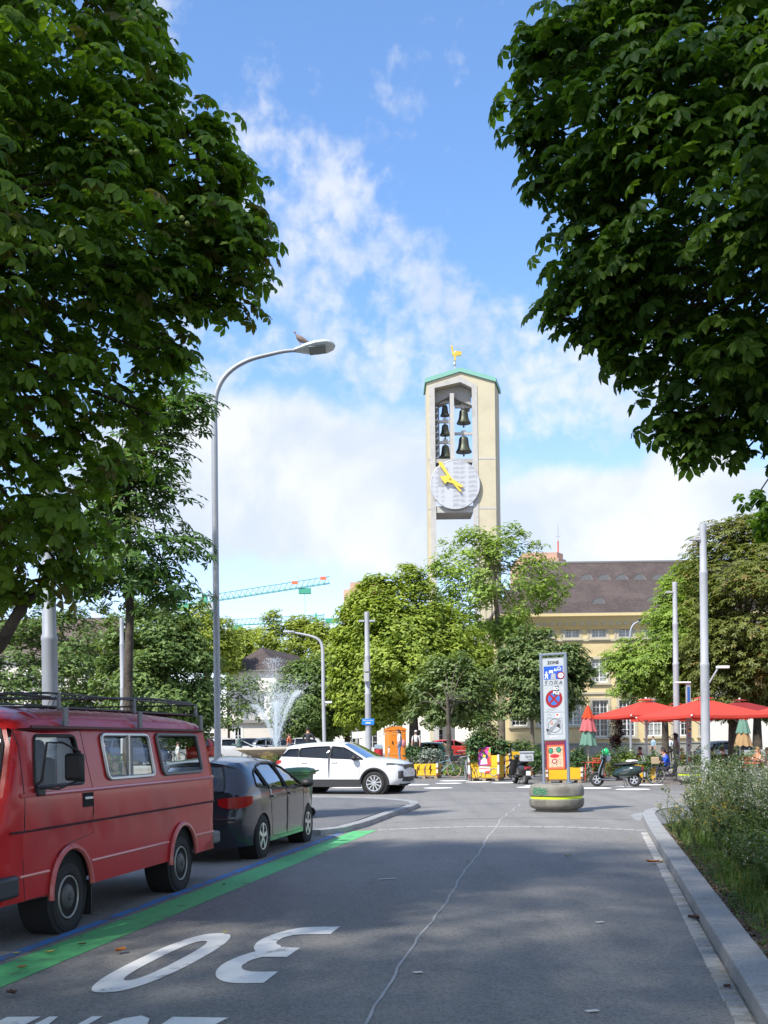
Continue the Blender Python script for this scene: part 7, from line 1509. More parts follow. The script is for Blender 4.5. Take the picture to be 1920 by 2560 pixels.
# ================================================================== PEOPLE
SK = dict(light=M('skin light', (.52,.30,.21), .55), tan=M('skin tan', (.36,.19,.12), .55), dark=M('skin dark', (.06,.032,.022), .5))
HAIR = dict(black=M('hair black', (.012,.010,.009), .6), brown=M('hair brown', (.06,.035,.02), .6), blond=M('hair blond', (.32,.21,.09), .6))
def cloth(n, c): return M('cloth '+n, c, .9, var=.12, vs=9)
def person(label, loc, rz, h, top, bottom, skin='light', hair='brown', sit=False, J=None, hat=None, sleeves='short', shoes=(.05,.05,.05), long_hair=False, child=False, legs='long', group=None):
    t = thing('person', label, 'person', loc, rz, group); k = h/1.75
    j = dict(pelvis=(0,0,.95), waist=(0,0,1.10), chest=(0,0,1.30), neck0=(-.01,0,1.46), neck=(.0,0,1.53), head=(.025,0,1.62), crown=(.015,0,1.70))
    for sd, s in (('l',1),('r',-1)):
        j.update({'sh'+sd: (0,.185*s,1.42), 'el'+sd: (-.02,.235*s,1.14), 'wr'+sd: (.06,.235*s,.90), 'ha'+sd: (.08,.235*s,.83),
                  'hip'+sd: (0,.095*s,.91), 'kn'+sd: (.03,.105*s,.50), 'an'+sd: (-.02,.105*s,.09), 'to'+sd: (.14,.12*s,.035)})
    if sit:
        for q in list(j): x, y, z = j[q]; j[q] = (x, y, z-.46)
        for sd, s in (('l',1),('r',-1)): j.update({'kn'+sd: (.43,.11*s,.50), 'an'+sd: (.42,.11*s,.09), 'to'+sd: (.57,.12*s,.035), 'el'+sd: (.10,.23*s,.72), 'wr'+sd: (.33,.18*s,.74), 'ha'+sd: (.40,.16*s,.75)})
    if J: j.update(J)
    rad = dict(pelvis=.135, waist=.118, chest=.14, neck0=.075, neck=.052, head=.088, crown=.066, sh=.062, el=.044, wr=.031, ha=.034, hip=.088, kn=.060, an=.040, to=.036)
    if child: rad['head'] = .125; rad['crown'] = .10
    E = [('pelvis','waist','b'),('waist','chest','t'),('chest','neck0','t'),('neck0','neck','s'),('neck','head','s'),('head','crown','s')]
    for sd in 'lr': E += [('neck0','sh'+sd,'t'),('sh'+sd,'el'+sd,'t' if sleeves != 'none' else 's'),('el'+sd,'wr'+sd,'t' if sleeves == 'long' else 's'),('wr'+sd,'ha'+sd,'s'),('pelvis','hip'+sd,'b'),('hip'+sd,'kn'+sd,'b'),('kn'+sd,'an'+sd,'b' if legs == 'long' else 's'),('an'+sd,'to'+sd,'f')]
    names = list(j); idx = {n_: i for i, n_ in enumerate(names)}
    me = bpy.data.meshes.new('body'); me.from_pydata([tuple(q*k for q in j[n_]) for n_ in names], [(idx[a], idx[b]) for a, b, _ in E], [])
    o = bpy.data.objects.new('body', me); col.objects.link(o); sm = o.modifiers.new('skin', 'SKIN'); sm.use_smooth_shade = True; o.modifiers.new('sub', 'SUBSURF').levels = 1
    for i, n_ in enumerate(names):
        b = n_[:-1] if n_[-1] in 'lr' and n_[:-1] in rad else n_; r_ = rad[b]*k; fx = {'chest': (.78,1.15), 'waist': (.82,1.1), 'pelvis': (.85,1.1)}.get(b, (1,1)); me.skin_vertices[0].data[i].radius = (r_*fx[1], r_*fx[0]); me.skin_vertices[0].data[i].use_root = n_ == 'pelvis'
    dg = bpy.context.evaluated_depsgraph_get(); dg.update(); m2 = bpy.data.meshes.new_from_object(o.evaluated_get(dg)); bpy.data.objects.remove(o); bpy.data.meshes.remove(me)
    ms = [cloth(*top), cloth(*bottom), SK[skin], cloth('shoes', shoes)]
    m2.materials.clear(); [m2.materials.append(x) for x in ms]; key = dict(t=0, b=1, s=2, f=3)
    segs = [(Vector(j[a])*k, Vector(j[b])*k, key[r_], rad.get(a, rad.get(a[:-1], .1))) for a, b, r_ in E]
    for f in m2.polygons:
        c = f.center; best = min(segs, key=lambda q: (c-(q[0]+(q[1]-q[0])*max(0, min(1, (c-q[0]).dot(q[1]-q[0])/max(1e-9, (q[1]-q[0]).length_squared))))).length); f.material_index = best[2]; f.use_smooth = True
    bo = bpy.data.objects.new('body', m2); col.objects.link(bo); bo.parent = t; m2.name = 'body'
    # fingers
    for sd, s in (('l',1),('r',-1)):
        w_, a = Vector(j['wr'+sd])*k, Vector(j['ha'+sd])*k; d = (a-w_).normalized(); side = Vector((1,0,0)) if abs(d.x) < .7 else Vector((0,0,1)); mb = MB()
        for q in range(4): b0 = a+side*(.018*(q-1.5))*k; L = (.075,.085,.08,.06)[q]*k; mb.tube([b0, b0+d*L*.55, b0+d*L+Vector((0,-.012*s,0))], [.010*k,.009*k,.006*k], 5)
        mb.tube([w_.lerp(a,.5)+side*.03*k, w_.lerp(a,.9)+side*.055*k, a+side*.055*k+d*.03*k], [.011*k,.010*k,.007*k], 5); mb.build('hand', SK[skin], t, smooth=60)
    hc = (Vector(j['head'])*.45+Vector(j['crown'])*.55)*k; fw = 1.35 if child else 1.
    mb = MB(); mb.ell(hc+Vector((-.012,0,.022))*k, tuple(q*k*fw for q in (.098,.088,.098)), 14, 10)
    mb.f = [f for f in mb.f if sum(mb.v[i][2] for i in f)/len(f) > hc.z-.045*k*fw and not (sum(mb.v[i][0] for i in f)/len(f) > hc.x+.035*k and sum(mb.v[i][2] for i in f)/len(f) < hc.z+.055*k)]; mb.mi = [0]*len(mb.f)
    if long_hair: mb.tube([hc+Vector((-.07,0,.02))*k, hc+Vector((-.10,0,-.12))*k, hc+Vector((-.10,0,-.30))*k], [.075*k,.085*k,.04*k], 8)
    mb.build('hair', HAIR[hair], t, smooth=60)
    mb = MB(); hh = Vector(j['head'])*k; mb.tube([hh+Vector((.085,0,.035))*k*fw, hh+Vector((.112,0,-.005))*k*fw], [.008*k,.014*k], 6)
    for s in (1,-1): mb.ell(hh+Vector((0,.088*s,.01))*k*fw, (.02*k,.010*k,.03*k), 8, 6)
    mb.build('nose_and_ears', SK[skin], t)
    mb = MB()
    for s in (1,-1): mb.ell(hh+Vector((.080,.032*s,.045))*k*fw, (.010*k,.015*k,.009*k), 8, 6)
    mb.build('eyes', m_sk, t)
    if hat:
        mb = MB(); mb.ell(hc+Vector((0,0,.045))*k, tuple(q*k*fw for q in (.105,.096,.085)), 14, 8); mb.f = [f for f in mb.f if sum(mb.v[i][2] for i in f)/len(f) > hc.z+.03*k]; mb.mi = [0]*len(mb.f); mb.box(hc+Vector((.13,0,.045))*k, (.12*k,.15*k,.012*k)); mb.build('cap', cloth(*hat), t, smooth=50)
    return t
def at(u, Y, z=0.): p = P(u, 1855, Y); return (p.x, Y, z)
person('standing man in grey t-shirt and black cap facing left beside the small yellow planter', at(1690,43), R(165), 1.80, ('olive grey', (.20,.20,.17)), ('grey jeans', (.12,.13,.14)), 'dark', 'black', hat=('black', (.015,.015,.017)), J=dict(ell=(.10,.23,1.16), wrl=(.32,.16,1.05), hal=(.39,.14,1.04)))
person('person in bright blue t-shirt seated beside the dark bicycle', at(1668,41.6,.10), R(160), 1.55, ('bright blue', (.012,.08,.52)), ('dark trousers', (.03,.03,.05)), 'light', 'black', sit=True, J=dict(chest=(.06,0,.84), neck0=(.10,0,.99), neck=(.13,0,1.06), head=(.17,0,1.15), crown=(.16,0,1.23)))
person('man in pale blue shirt standing before the plinth of the yellow building', at(1633,80), R(200), 1.78, ('pale blue', (.28,.42,.52)), ('dark blue', (.03,.04,.07)), 'light', 'brown', group=None)
person('person in white shirt walking by the trunk left of the second pale pole', at(1674,78), R(250), 1.75, ('white blue', (.55,.62,.68)), ('black trousers', (.02,.02,.02)), 'light', 'black')
person('dark haired guest seated behind the planters left of the red parasol poles', at(1600,50), R(190), 1.7, ('wine', (.15,.03,.04)), ('dark trousers', (.03,.03,.05)), 'tan', 'black', sit=True)
person('dark haired guest seated just behind the person in bright blue', at(1656,46), R(170), 1.7, ('charcoal', (.03,.03,.035)), ('dark trousers', (.03,.03,.05)), 'tan', 'black', sit=True)
person('dark haired guest in black seated left of the white table', at(1779,44), R(40), 1.7, ('black', (.015,.015,.017)), ('dark trousers', (.03,.03,.05)), 'tan', 'black', sit=True)
person('guest in dark green top seated with back to us by the white table', at(1806,43), R(100), 1.72, ('dark green', (.03,.045,.03)), ('dark trousers', (.03,.03,.05)), 'light', 'brown', sit=True)
person('guest in orange top seated at the right table below the tan parasol', at(1893,43.5), R(200), 1.68, ('orange pink', (.55,.22,.12)), ('dark trousers', (.03,.03,.05)), 'light', 'blond', sit=True, sleeves='none', long_hair=True)
person('guest in pale dress seated at the far right edge of the cafe', at(1918,43), R(190), 1.66, ('pale', (.5,.42,.36)), ('beige', (.35,.28,.2)), 'light', 'brown', sit=True, sleeves='none')
person('small guest in yellow top behind the man in the cap', at(1705,50), R(200), 1.6, ('yellow', (.55,.42,.08)), ('dark trousers', (.03,.03,.05)), 'light', 'blond', sit=True)
person('man in dark t-shirt seen from behind beyond the roof of the white car', at(770,57,PZ+.02), R(80), 1.86, ('dark grey', (.035,.036,.042)), ('black trousers', (.02,.02,.02)), 'tan', 'black', J=dict(ell=(.12,.27,1.18), wrl=(.30,.12,1.10), hal=(.36,.08,1.12), elr=(.06,-.30,1.17), wrr=(.26,-.26,1.22), har=(.33,-.24,1.27)))
wm = person('woman in white t-shirt and jeans with pink backpack before the orange cabin', at(999,60,PZ), R(175), 1.76, ('white cream', (.62,.58,.54)), ('blue jeans', (.14,.24,.38)), 'light', 'brown', long_hair=True, J=dict(neck=(.04,0,1.52), head=(.085,0,1.60), crown=(.085,0,1.68), wrl=(.10,.22,.92), hal=(.13,.21,.85)))
mb = MB(); mb.ell((-.20,0,1.0), (.13,.17,.22), 12, 8); mb.tube([(-.14,.10,1.16),(-.02,.14,1.44),(.09,.13,1.28)], .02, 6); mb.tube([(-.14,-.10,1.16),(-.02,-.14,1.44),(.09,-.13,1.28)], .02, 6); o = mb.build('backpack', cloth('pink pack', (.55,.20,.20)), None); o.location = wm.location; o.rotation_euler = wm.rotation_euler; tag(o, 'pink backpack on the back of the woman in white by the orange cabin', 'backpack')
person('toddler in pale top at the feet of the woman by the orange cabin', at(972,60.5,PZ), R(200), .86, ('pale pink', (.55,.45,.38)), ('beige', (.35,.28,.2)), 'light', 'blond', child=True)
person('person in white t-shirt and white cap beside the stout plane trunk', at(1040,66,PZ), R(260), 1.72, ('white', (.66,.64,.62)), ('black trousers', (.02,.02,.02)), 'light', 'brown', hat=('white cap', (.6,.6,.58)))
person('child in orange beside the fountain jet, left of the man in dark t-shirt', at(723,60,PZ+.25), R(150), 1.35, ('orange red', (.5,.14,.08)), ('pale grey', (.3,.3,.3)), 'light', 'brown')
person('child in white t-shirt seen through the rear side window of the van', at(444,48,.45), R(20), 1.30, ('white', (.66,.64,.62)), ('pale grey', (.3,.3,.3)), 'light', 'brown', legs='short')
person('person in dark top and yellow shorts seen through the van middle window', at(259,46,.25), R(120), 1.62, ('navy', (.02,.03,.08)), ('yellow shorts', (.6,.38,.03)), 'light', 'black', legs='short')
# ================================================================== PLANTS ON THE GROUND
def shrub(label, loc, r, n, size, mat, tpl=SPRIG, cat='shrub', name='shrub', up=.6, stems=5, group=None, tall=None, sm=None, flowers=None):
    t = thing(name, label, cat, loc, 0, group); r = np.array(r)
    m = max(3, n//24); cc = nr.normal(size=(m,3)); cc /= np.linalg.norm(cc, axis=1, keepdims=True); cc *= nr.uniform(.35,1,(m,1))**.5; cc = cc*r*.85+np.array([0,0,r[2]])
    pos = cc[nr.integers(0,m,n)]+nr.normal(size=(n,3))*r*.20; pos[:,2] = np.abs(pos[:,2])+.02
    nrm = (pos-np.array([0,0,r[2]*.6]))/r*.5+np.array([0,0,up])+nr.normal(size=(n,3))*.4
    leaf_mesh('foliage', pos, nrm, size*nr.uniform(.6,1.3,n), tpl, np.clip(nr.normal(.5,.25,n),0,1), mat, t)
    mb = MB()
    for k in range(stems): c = cc[k % m]; mb.tube([(c[0]*.2,c[1]*.2,0),(c[0]*.5,c[1]*.5,c[2]*.5),tuple(c)], [.014,.010,.005], 5)
    mb.build('stems', m_bark, t, kind='stuff')
    if flowers:
        fm, nf, fs_ = flowers; q = pos[nr.integers(0,n,nf)]+np.array([0,0,.05]); leaf_mesh('flowers', q, nr.normal(size=(nf,3))*.5+np.array([0,-.6,.5]), fs_*nr.uniform(.7,1.2,nf), PALM_S, nr.uniform(0,1,nf), fm, t)
    return t
lm_silver = leaf_mat('silver leaves', (.17,.21,.17), (.34,.38,.33), None, .2); lm_herb = leaf_mat('herb leaves', (.060,.105,.026), (.135,.20,.055), None, .3); lm_bush = leaf_mat('bush leaves', (.035,.085,.030), (.10,.175,.06), None, .28); lm_dry = leaf_mat('dry grass heads', (.22,.17,.07), (.36,.26,.11), None, .3); lm_yg = leaf_mat('yellow green leaves', (.11,.18,.02), (.22,.30,.05), None, .35)
lm_yf = leaf_mat('yellow petals', (.62,.40,.01), (.75,.52,.03), None, .3); lm_wf = leaf_mat('white petals', (.60,.60,.56), (.72,.72,.68), None, .3); lm_of = leaf_mat('pink petals', (.6,.2,.15), (.7,.35,.25), None, .3)
def on(pl, dx=0., dy=0., z=0.): return (pl.location.x+dx, pl.location.y+dy, z)
shrub('silver leaved bush spilling over the low left planter', on(plA,.15,-.05,.50), (.62,.42,.42), 900, .13, lm_silver)
shrub('dark green bush behind the silver one in the low left planter', on(plA,-.55,.15,.52), (.42,.36,.52), 520, .15, lm_bush)
shrub('leafy bush hanging over the left half of the tall yellow planter', on(plB,-.45,-.15,.72), (.52,.40,.62), 1100, .17, lm_bush)
shrub('tall wild herbs rising from the tall yellow planter', on(plB,-.05,.1,.9), (.62,.38,.95), 1300, .17, lm_herb, flowers=(lm_yf,14,.12))
shrub('flowering green bush over the right half of the tall yellow planter', on(plB,.55,0,.95), (.62,.42,.36), 900, .14, lm_bush, flowers=(lm_yf,18,.10))
shrub('grassy herbs in the set back yellow planter', on(plC,.15,.05,1.1), (.5,.36,.28), 500, .13, lm_herb, flowers=(lm_wf,10,.08))
shrub('green bush in the low planter behind the zone sign, left end', on(plD,-.30,.05,.5), (.40,.34,.30), 400, .14, lm_bush, flowers=(lm_yf,8,.09))
shrub('flowering bush in the low planter right of the zone sign', on(plD,.62,-.05,.48), (.36,.36,.42), 600, .13, lm_bush, flowers=(lm_yf,12,.10))
shrub('vine and leaves tumbling over the small yellow planter', on(plE,0,-.08,.38), (.36,.36,.26), 420, .15, lm_bush)
mb = MB(); vt = thing('vine', 'green vine hanging down the middle of the small yellow planter', 'vine', (plE.location.x, plE.location.y-.33, .1)); pv = nr.normal(size=(130,3))*np.array([.05,.02,.02])+np.stack([np.zeros(130),np.zeros(130),nr.uniform(.02,.6,130)],1); leaf_mesh('foliage', pv, np.tile([0,-1.,.4],(130,1))+nr.normal(size=(130,3))*.4, .12*nr.uniform(.6,1.2,130), SPRIG, nr.uniform(0,1,130), lm_herb, vt)
mb.tube([(0,.01,.6),(.02,0,.3),(0,0,.02)], .008, 5); mb.build('stem', m_bark, vt)
def gshrub(label, u, Y, r, n, size, mat, **k): p = P(u,1855,Y); return shrub(label, (p.x,Y,k.pop('z0',0.)), r, n, size, mat, **k)
gshrub('round green bush in the round grey pot left of the sign', 1353, 44.6, (.62,.5,.62), 800, .15, lm_bush, z0=.3)
gshrub('pale herb bush left of the round grey pot', 1330, 47, (.55,.5,.66), 700, .15, lm_herb, z0=.1)
for i, (u, Y, rx_, rz_, mt, lab) in enumerate(((1120,53,.9,.45,lm_yg,'low yellow green bush behind the pale blue bicycle'),(1150,54,.8,.5,lm_herb,'bushy herbs left of the tall yellow planter'),(1190,52,.8,1.15,lm_bush,'tall bush behind the left corner of the tall planter'),(1240,54,1.,1.35,lm_herb,'tall wispy herbs behind the tall planter'),(1290,55,.9,1.2,lm_herb,'wispy herbs behind the set back planter'),(1345,54,.9,.95,lm_bush,'bush behind the round grey pot'),(1385,52,.8,.75,lm_herb,'herbs directly behind the zone sign'),(1445,49,.6,.95,lm_herb,'feathery green plant just right of the zone sign'),
    (1500,51,.9,.95,lm_herb,'feathery meadow plants right of the closed parasol'),(1540,52,.9,1.05,lm_herb,'meadow plants behind the dark scooter'),(1580,50,.9,.9,lm_herb,'wild plants between scooter and red parasol poles'),(1612,47,.7,.85,lm_bush,'leafy bush above the small yellow planter'),(1640,50,.8,.9,lm_herb,'wild herbs behind the person in bright blue'),(1715,46,.7,.95,lm_herb,'wild herbs right of the man in the cap'),(1745,44,.8,.8,lm_herb,'wild herbs in front of the thickest pole'),(1785,52,.9,.9,lm_herb,'bush behind the white cafe table'),(1850,50,.9,.9,lm_bush,'bush behind the closed tan parasol'),(1885,47,.7,1.1,lm_yg,'bright green bush beside the closed tan parasol'),
    (565,54,.5,.5,lm_yg,'bright yellow green bush between lamp post and fountain'),(540,53.6,.4,.45,lm_herb,'green bush just left of the tall lamp post'),(665,54.6,.45,.4,lm_yg,'yellow green plants at the foot of the fountain'),(690,54.8,.35,.42,lm_herb,'green plants right of the fountain foot'),(1415,55,1.,.8,lm_bush,'bush seen behind the low planter of the sign'),(1000,66,.9,.55,lm_bush,'low bush right of the orange cabin'),(880,62,.8,.6,lm_bush,'dark bush behind the bonnet of the white car'))):
    gshrub(lab, u, Y, (rx_,.5,rz_*.5 if rz_ > .7 else rz_*.55), int(620*rx_*max(.7,rz_)), .15, mt, z0=(PZ if u < 1010 and Y > 53 else 0.), flowers=(lm_of if i % 3 else lm_yf, 9, .09) if 8 <= i <= 17 else None)
for u, Y, rx_, hh_, mt, lab in ((1455,44.5,.5,1.0,lm_herb,'pale meadow plants beside the red chairs'),(1515,44.2,.6,1.15,lm_herb,'tall meadow plants directly behind the dark scooter'),(1552,44.8,.6,1.25,lm_herb,'feathery meadow plants over the scooter seat'),(1588,44.4,.55,1.15,lm_yg,'bright meadow plants left of the small yellow planter'),(1640,44.6,.5,1.1,lm_herb,'meadow plants between the small planter and the dark bicycle'),(1728,42.6,.45,1.2,lm_herb,'tall plants at the foot of the sticker post'),(1770,40.5,.6,1.1,lm_herb,'herbs at the foot of the thickest pole'),(1815,41,.6,1.05,lm_bush,'bush in front of the white cafe table')):
    gshrub(lab, u, Y, (rx_,.4,hh_*.55), int(900*rx_*hh_), .12, mt, flowers=(lm_wf,8,.07))
shrub('dark leaved young tree behind the scooter helmet', (*at(1541,50)[:2],1.1), (.42,.4,.95), 700, .16, lm_purple, name='shrub', stems=8)
p = P(668,1905,53.9); shrub('tawny grass plumes at the foot of the fountain', (p.x,53.7,PZ), (.45,.3,.34), 420, .16, lm_dry, tpl=(np.array([(-.6,-.05,0),(.6,0,.1),(-.6,.05,0)]),[(0,1,2)]), name='grass_tuft', cat='grass', up=.0)
hg = thing('hedge', 'clipped dark green hedge seen through the windscreen of the van', 'hedge', (P(20,1855,50).x-4, 50, .1)); n = 2600; leaf_mesh('foliage', nr.uniform(0,1,(n,3))*np.array([9,.8,1.15]), nr.normal(size=(n,3))+np.array([0,-.6,.6]), .22*nr.uniform(.7,1.2,n), SPRIG, nr.uniform(0,1,n), lm_bush, hg); mb = MB(); mb.box((4.5,.4,.5), (8.8,.6,1.)); mb.build('branches', m_bark, hg)
# ------------------------------------------------------------------ the wild bed on the right
BEDZ = .10
def blades(name, n, fn, h0, h1, wid, mat, kind='stuff'):
    P0 = np.array([fn() for _ in range(n)]); hh = nr.uniform(h0,h1,n)*P0[:,3]; a = nr.uniform(0,6.283,n); lean = nr.uniform(.1,.75,n)*hh; b = a+nr.uniform(-.6,.6,n)+1.57
    d = np.stack([np.cos(b),np.sin(b),np.zeros(n)],1); s_ = np.stack([np.cos(a),np.sin(a),np.zeros(n)],1)*(wid*nr.uniform(.6,1.3,n))[:,None]; base = P0[:,:3]
    V = np.stack([base-s_, base+s_, base+d*(lean*.35)[:,None]+s_*.8+np.array([0,0,1])*(hh*.6)[:,None], base+d*(lean*.35)[:,None]-s_*.8+np.array([0,0,1])*(hh*.6)[:,None], base+d*lean[:,None]+np.array([0,0,1])*(hh*.92)[:,None]],1).reshape(-1,3)
    k = np.arange(n)*5; li = np.stack([k,k+1,k+2,k+3, k+3,k+2,k+4],1).reshape(-1).astype(np.int32); fl = np.tile([4,3],n).astype(np.int32); st_ = np.concatenate([[0],np.cumsum(fl)[:-1]]).astype(np.int32)
    me = bpy.data.meshes.new(name); me.vertices.add(len(V)); me.vertices.foreach_set('co', V.astype(np.float32).reshape(-1)); me.loops.add(len(li)); me.loops.foreach_set('vertex_index', li); me.polygons.add(len(fl)); me.polygons.foreach_set('loop_start', st_); me.polygons.foreach_set('loop_total', fl); me.update(calc_edges=True)
    at_ = me.attributes.new('tone','FLOAT','POINT'); at_.data.foreach_set('value', np.repeat(nr.uniform(0,1,n),5).astype(np.float32)); me.materials.append(mat); o = bpy.data.objects.new(name, me); col.objects.link(o); o['kind'] = kind; return o
lm_grass = leaf_mat('grass blades', (.045,.10,.014), (.12,.20,.035), (.20,.18,.07), .35)
def gpos():
    while True:
        s, t = rnd.uniform(4.5,20.5), 1.2+rnd.random()**1.2*3.6
        e = t-1.2; d = min(1., e/.30)
        if rnd.random() < .15+.85*d: 
            p = W(s,t); f = (.35+.65*min(1,e/.5))*(.8+.5*math.sin(s*1.7+t*2.3)*math.sin(t*3.1+s)); return (p.x,p.y,BEDZ-.01,max(.25,f))
go = blades('grass', 42000, gpos, .10, .30, .0045, lm_grass)
nl = 16000; gp = np.array([gpos() for _ in range(nl)]); q = gp[:,:3]+np.stack([nr.normal(0,.03,nl),nr.normal(0,.03,nl),nr.uniform(.02,.18,nl)*gp[:,3]],1)
leaf_mesh('ground_cover', q, nr.normal(size=(nl,3))*.35+np.array([0,0,1.]), nr.uniform(.03,.075,nl), PALM_S, nr.uniform(0,.8,nl), leaf_mat('clover leaves', (.035,.095,.018), (.095,.19,.04), None, .3), None)
npb = 2600; gp = np.array([[*W(rnd.uniform(5,20.5), 1.16+abs(rnd.gauss(0,.16)))[:2], BEDZ+.004, 1] for _ in range(npb)])
leaf_mesh('litter', gp[:,:3], nr.normal(size=(npb,3))*.5+np.array([0,0,1.]), nr.uniform(.012,.04,npb), (np.array([(-.5,-.35,0),(.5,-.3,.1),(.4,.4,0),(-.4,.35,.12)]),[(0,1,2,3)]), nr.uniform(0,1,npb), leaf_mat('dead leaf litter', (.05,.035,.022), (.16,.11,.065), None, .1), None)
LANCE = (np.array([(0,0,0),(.3,-.13,.05),(.65,-.10,.02),(1,0,-.12),(.65,.10,.02),(.3,.13,.05)]), [(0,1,4,5),(1,2,4),(2,3,4)])
def aim_leaves(name, pos, dirs, size, tpl, tone, mat, par):
    # leaves that point along dirs
    N = len(pos); d = dirs/np.linalg.norm(dirs,axis=1,keepdims=True); up = np.tile([0,0,1.],(N,1))+nr.normal(size=(N,3))*.35; y = np.cross(up,d); y /= np.linalg.norm(y,axis=1,keepdims=True)+1e-9; z = np.cross(d,y)
    Rm = np.stack([d,y,z],2)*size[:,None,None]; tv, tf = tpl; k = len(tv); V = (np.einsum('nij,kj->nki',Rm,tv)+pos[:,None,:]).reshape(-1,3)
    mb = MB(); me = bpy.data.meshes.new(name); fs = [tuple(i*k+q_ for q_ in f) for i in range(N) for f in tf]; me.from_pydata(V.tolist(),[],fs); a_ = me.attributes.new('tone','FLOAT','POINT'); a_.data.foreach_set('value',np.repeat(tone,k).astype(np.float32)); me.materials.append(mat)
    o = bpy.data.objects.new(name,me); col.objects.link(o); o.parent = par; o['kind'] = 'stuff'; return o
m_stem = M('green stem', (.10,.15,.05), .7, var=.2, vs=8)
def wild(label, h, nb, leaf, mat, fl=None, spread=.45, lt=LANCE, nl=10, fsz=.03, nfl=14, group='wild plants in the right bed'):
    t = thing('wild_plant', label, 'plant', (0,0,0), 0, group); mb = MB(); lp, ld, fp = [], [], []
    for b in range(nb):
        a = rnd.uniform(0,6.28); hh = h*rnd.uniform(.7,1.08); sp = spread*rnd.uniform(.3,1.); c, s = math.cos(a), math.sin(a); pts = [Vector((c*sp*f**1.6+.015*rnd.gauss(0,1), s*sp*f**1.6+.015*rnd.gauss(0,1), hh*f*(1-.06*f))) for f in (0,.25,.5,.75,1.)]
        mb.tube(pts, [.006,.0055,.0045,.0035,.002], 4)
        for q_ in range(nl):
            f = rnd.uniform(.12,.97); i = min(3,int(f*4)); p = pts[i].lerp(pts[i+1], f*4-i); lp.append(p); aa = rnd.uniform(0,6.28); ld.append((math.cos(aa),math.sin(aa),rnd.uniform(-.1,.7)))
        for q_ in range(5):
            f = rnd.uniform(.5,.95); i = min(3,int(f*4)); p = pts[i].lerp(pts[i+1], f*4-i); aa = rnd.uniform(0,6.28); e = p+Vector((math.cos(aa)*.16,math.sin(aa)*.16,rnd.uniform(.08,.24)))*h*.7; mb.tube([p,p.lerp(e,.5)+Vector((0,0,.02)),e], [.003,.0025,.0015], 3)
            for r_ in range(max(1,nl//4)): g_ = rnd.random(); lp.append(p.lerp(e,g_)); aa = rnd.uniform(0,6.28); ld.append((math.cos(aa),math.sin(aa),rnd.uniform(0,.9)))
            for r_ in range(nfl//5): fp.append(p.lerp(e,rnd.uniform(.7,1.08))+Vector((rnd.gauss(0,.03),rnd.gauss(0,.03),rnd.gauss(0,.03))))
    mb.build('stems', m_stem, t, kind='stuff'); n = len(lp); aim_leaves('foliage', np.array([tuple(p) for p in lp]), np.array(ld), leaf*nr.uniform(.5,1.2,n), lt, nr.uniform(0,1,n), mat, t)
    if fl and fp: n = len(fp); leaf_mesh('flowers', np.array([tuple(p) for p in fp]), nr.normal(size=(n,3))*.6+np.array([0,-.3,.8]), fsz*nr.uniform(.6,1.2,n), PALM_S, nr.uniform(0,1,n), fl, t)
    return t
lm_wild = leaf_mat('wild herb leaves', (.05,.085,.028), (.12,.17,.07), (.19,.15,.08), .28); lm_wild2 = leaf_mat('grey wild leaves', (.065,.10,.040), (.15,.205,.090), None, .25); lm_lance = leaf_mat('lance leaves', (.05,.12,.022), (.12,.22,.055), None, .3)
kinds = [wild('tall wiry wild plant with clouds of tiny white flowers in the right bed', 1.32, 12, .060, lm_wild2, lm_wf, .50, nl=13, fsz=.034, nfl=24),
         wild('tall dark feathery wild plant crowding the right bed', 1.45, 12, .085, lm_wild, None, .45, nl=20),
         wild('bushy wild plant with yellow flowers leaning over the right kerb', .80, 13, .060, lm_wild, lm_yf, .52, nl=20, fsz=.038, nfl=6),
         wild('knee high soft green herb in the right bed', .55, 14, .080, lm_grass, lm_wf, .40, nl=16, fsz=.024, nfl=6),
         wild('upright leafy plant with long pale lance leaves at the right edge of the bed', 1.05, 4, .24, lm_lance, None, .16, nl=24)]
used_ = [False]*5; kinds_l = ['tall wiry plant with tiny white flowers', 'tall dark feathery wild plant', 'bushy wild plant with yellow flowers', 'knee high soft green herb', 'upright plant with long lance leaves']
def place(k, s, t, sc_=1.):
    o = kinds[k]
    if used_[k]: o = copy_tree(o)
    used_[k] = True; p = W(s,t,BEDZ); o.location = p; o.rotation_euler = (rnd.uniform(-.08,.08), rnd.uniform(-.08,.08), rnd.uniform(0,6.28)); o.scale = (sc_,)*3; o['label'] = kinds_l[k]+(', nearest the kerb' if t < 1.75 else ', middle row' if t < 2.9 else ', furthest from the kerb')+(', near end' if s < 14 else ', far end' if s > 17.5 else '')
for k, n, s0, s1, t0, t1, a, b in ((0,32,14.6,20.3,1.55,4.4,.75,1.08),(1,30,13.5,20.2,1.6,4.6,.7,1.05),(2,24,13.6,19.8,1.45,3.2,.7,1.2),(3,34,10.5,19.5,1.4,3.8,.7,1.2),(4,6,10.8,14.2,2.1,2.9,.8,1.1)):
    for i in range(n): place(k, rnd.uniform(s0,s1), rnd.uniform(t0,t1), rnd.uniform(a,b))
for s, t in ((17.5,1.25),(16.2,1.35),(18.9,1.2)): place(2, s, t, .7)
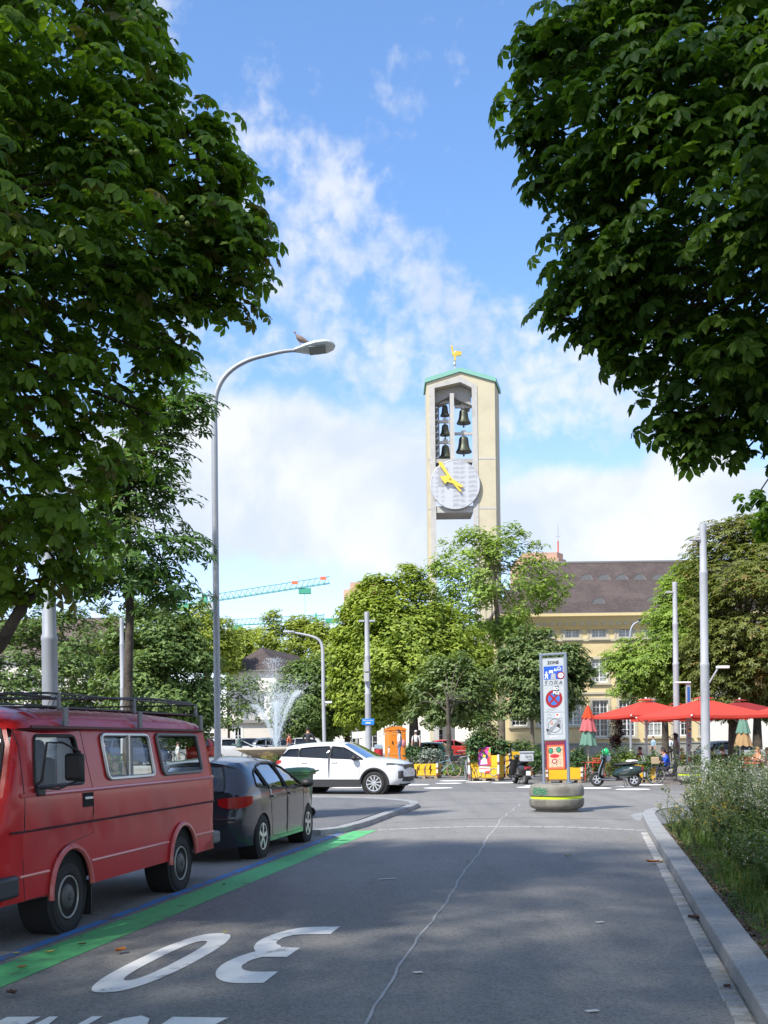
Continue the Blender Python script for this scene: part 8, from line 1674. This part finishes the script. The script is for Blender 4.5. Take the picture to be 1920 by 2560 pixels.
for s, t, sc_ in ((9.4,2.35,1.1),(10.2,2.7,1.1),(11.4,2.5,1.),(8.6,2.6,1.)): place(3, s, t, sc_)
# ------------------------------------------------------------------ fallen leaves and scraps
lf = None
for u, v, c, sz_ in ((302,2391,0,.10),(1633,2163,0,.13),(1617,2158,0,.06),(1650,2160,1,.08),(1740,2304,2,.12),(1748,2300,2,.09),(562,2350,1,.05),(1420,2155,1,.07),(125,2387,1,.07),(30,2498,2,.09),(55,2425,0,.06),(40,2389,1,.05),(1170,2172,0,.05),(1718,2232,2,.07),(1720,2241,2,.05),(1704,2217,2,.06),(1818,2476,2,.06),(1575,2102,1,.04),(560,2215,2,.05),(205,2366,2,.05)):
    p = G(u, v); s_, t_ = p.x*DX+p.y*DY, p.x*DY-p.y*DX; z = crown_z(s_, t_)+.012; mats = ((.40,.14,.03),(.42,.36,.10),(.10,.05,.03))
    mb = MB(); mb.sheet([[(x*sz_, y*sz_*(1-abs(x)*1.4), .10*sz_+.35*sz_*abs(y)+.2*sz_*x*x) for y in (-.5,-.25,0,.25,.5)] for x in (-.6,-.3,0,.3,.6)])
    o = mb.build('fallen_leaf', M('fallen leaf %d' % c, mats[c], .8), None, smooth=60, fix=False); o.location = (p.x,p.y,z); o.rotation_euler = (0,0,rnd.uniform(0,6.28))
    tag(o, ('orange brown dry leaf', 'pale yellow dead leaf', 'dark shrivelled leaf')[c]+(' on the green line' if -4.45 < t_ < -4 else ' beside the blue line' if t_ < -4.45 else ' in the right gutter' if t_ > .7 else ' near the painted numerals' if t_ < -2 else ' in the middle of the street' if t_ < .3 else ' just left of the right gutter'), 'leaf', 'fallen leaves on the street')
for u, v, l in ((970,2213,.22),(1045,2460,.06),(1500,2320,.07),(1480,2550,.08)):
    p = G(u, v); s_, t_ = p.x*DX+p.y*DY, p.x*DY-p.y*DX; mb = MB(); mb.box((0,0,.004), (l,.045,.003)); o = mb.build('paper_scrap', m_cor, None, smooth=0); o.location = (p.x,p.y,crown_z(s_,t_)+.004); o.rotation_euler = (0,0,.35); tag(o, 'small white scrap lying on the street asphalt', 'litter', 'white scraps on the street')
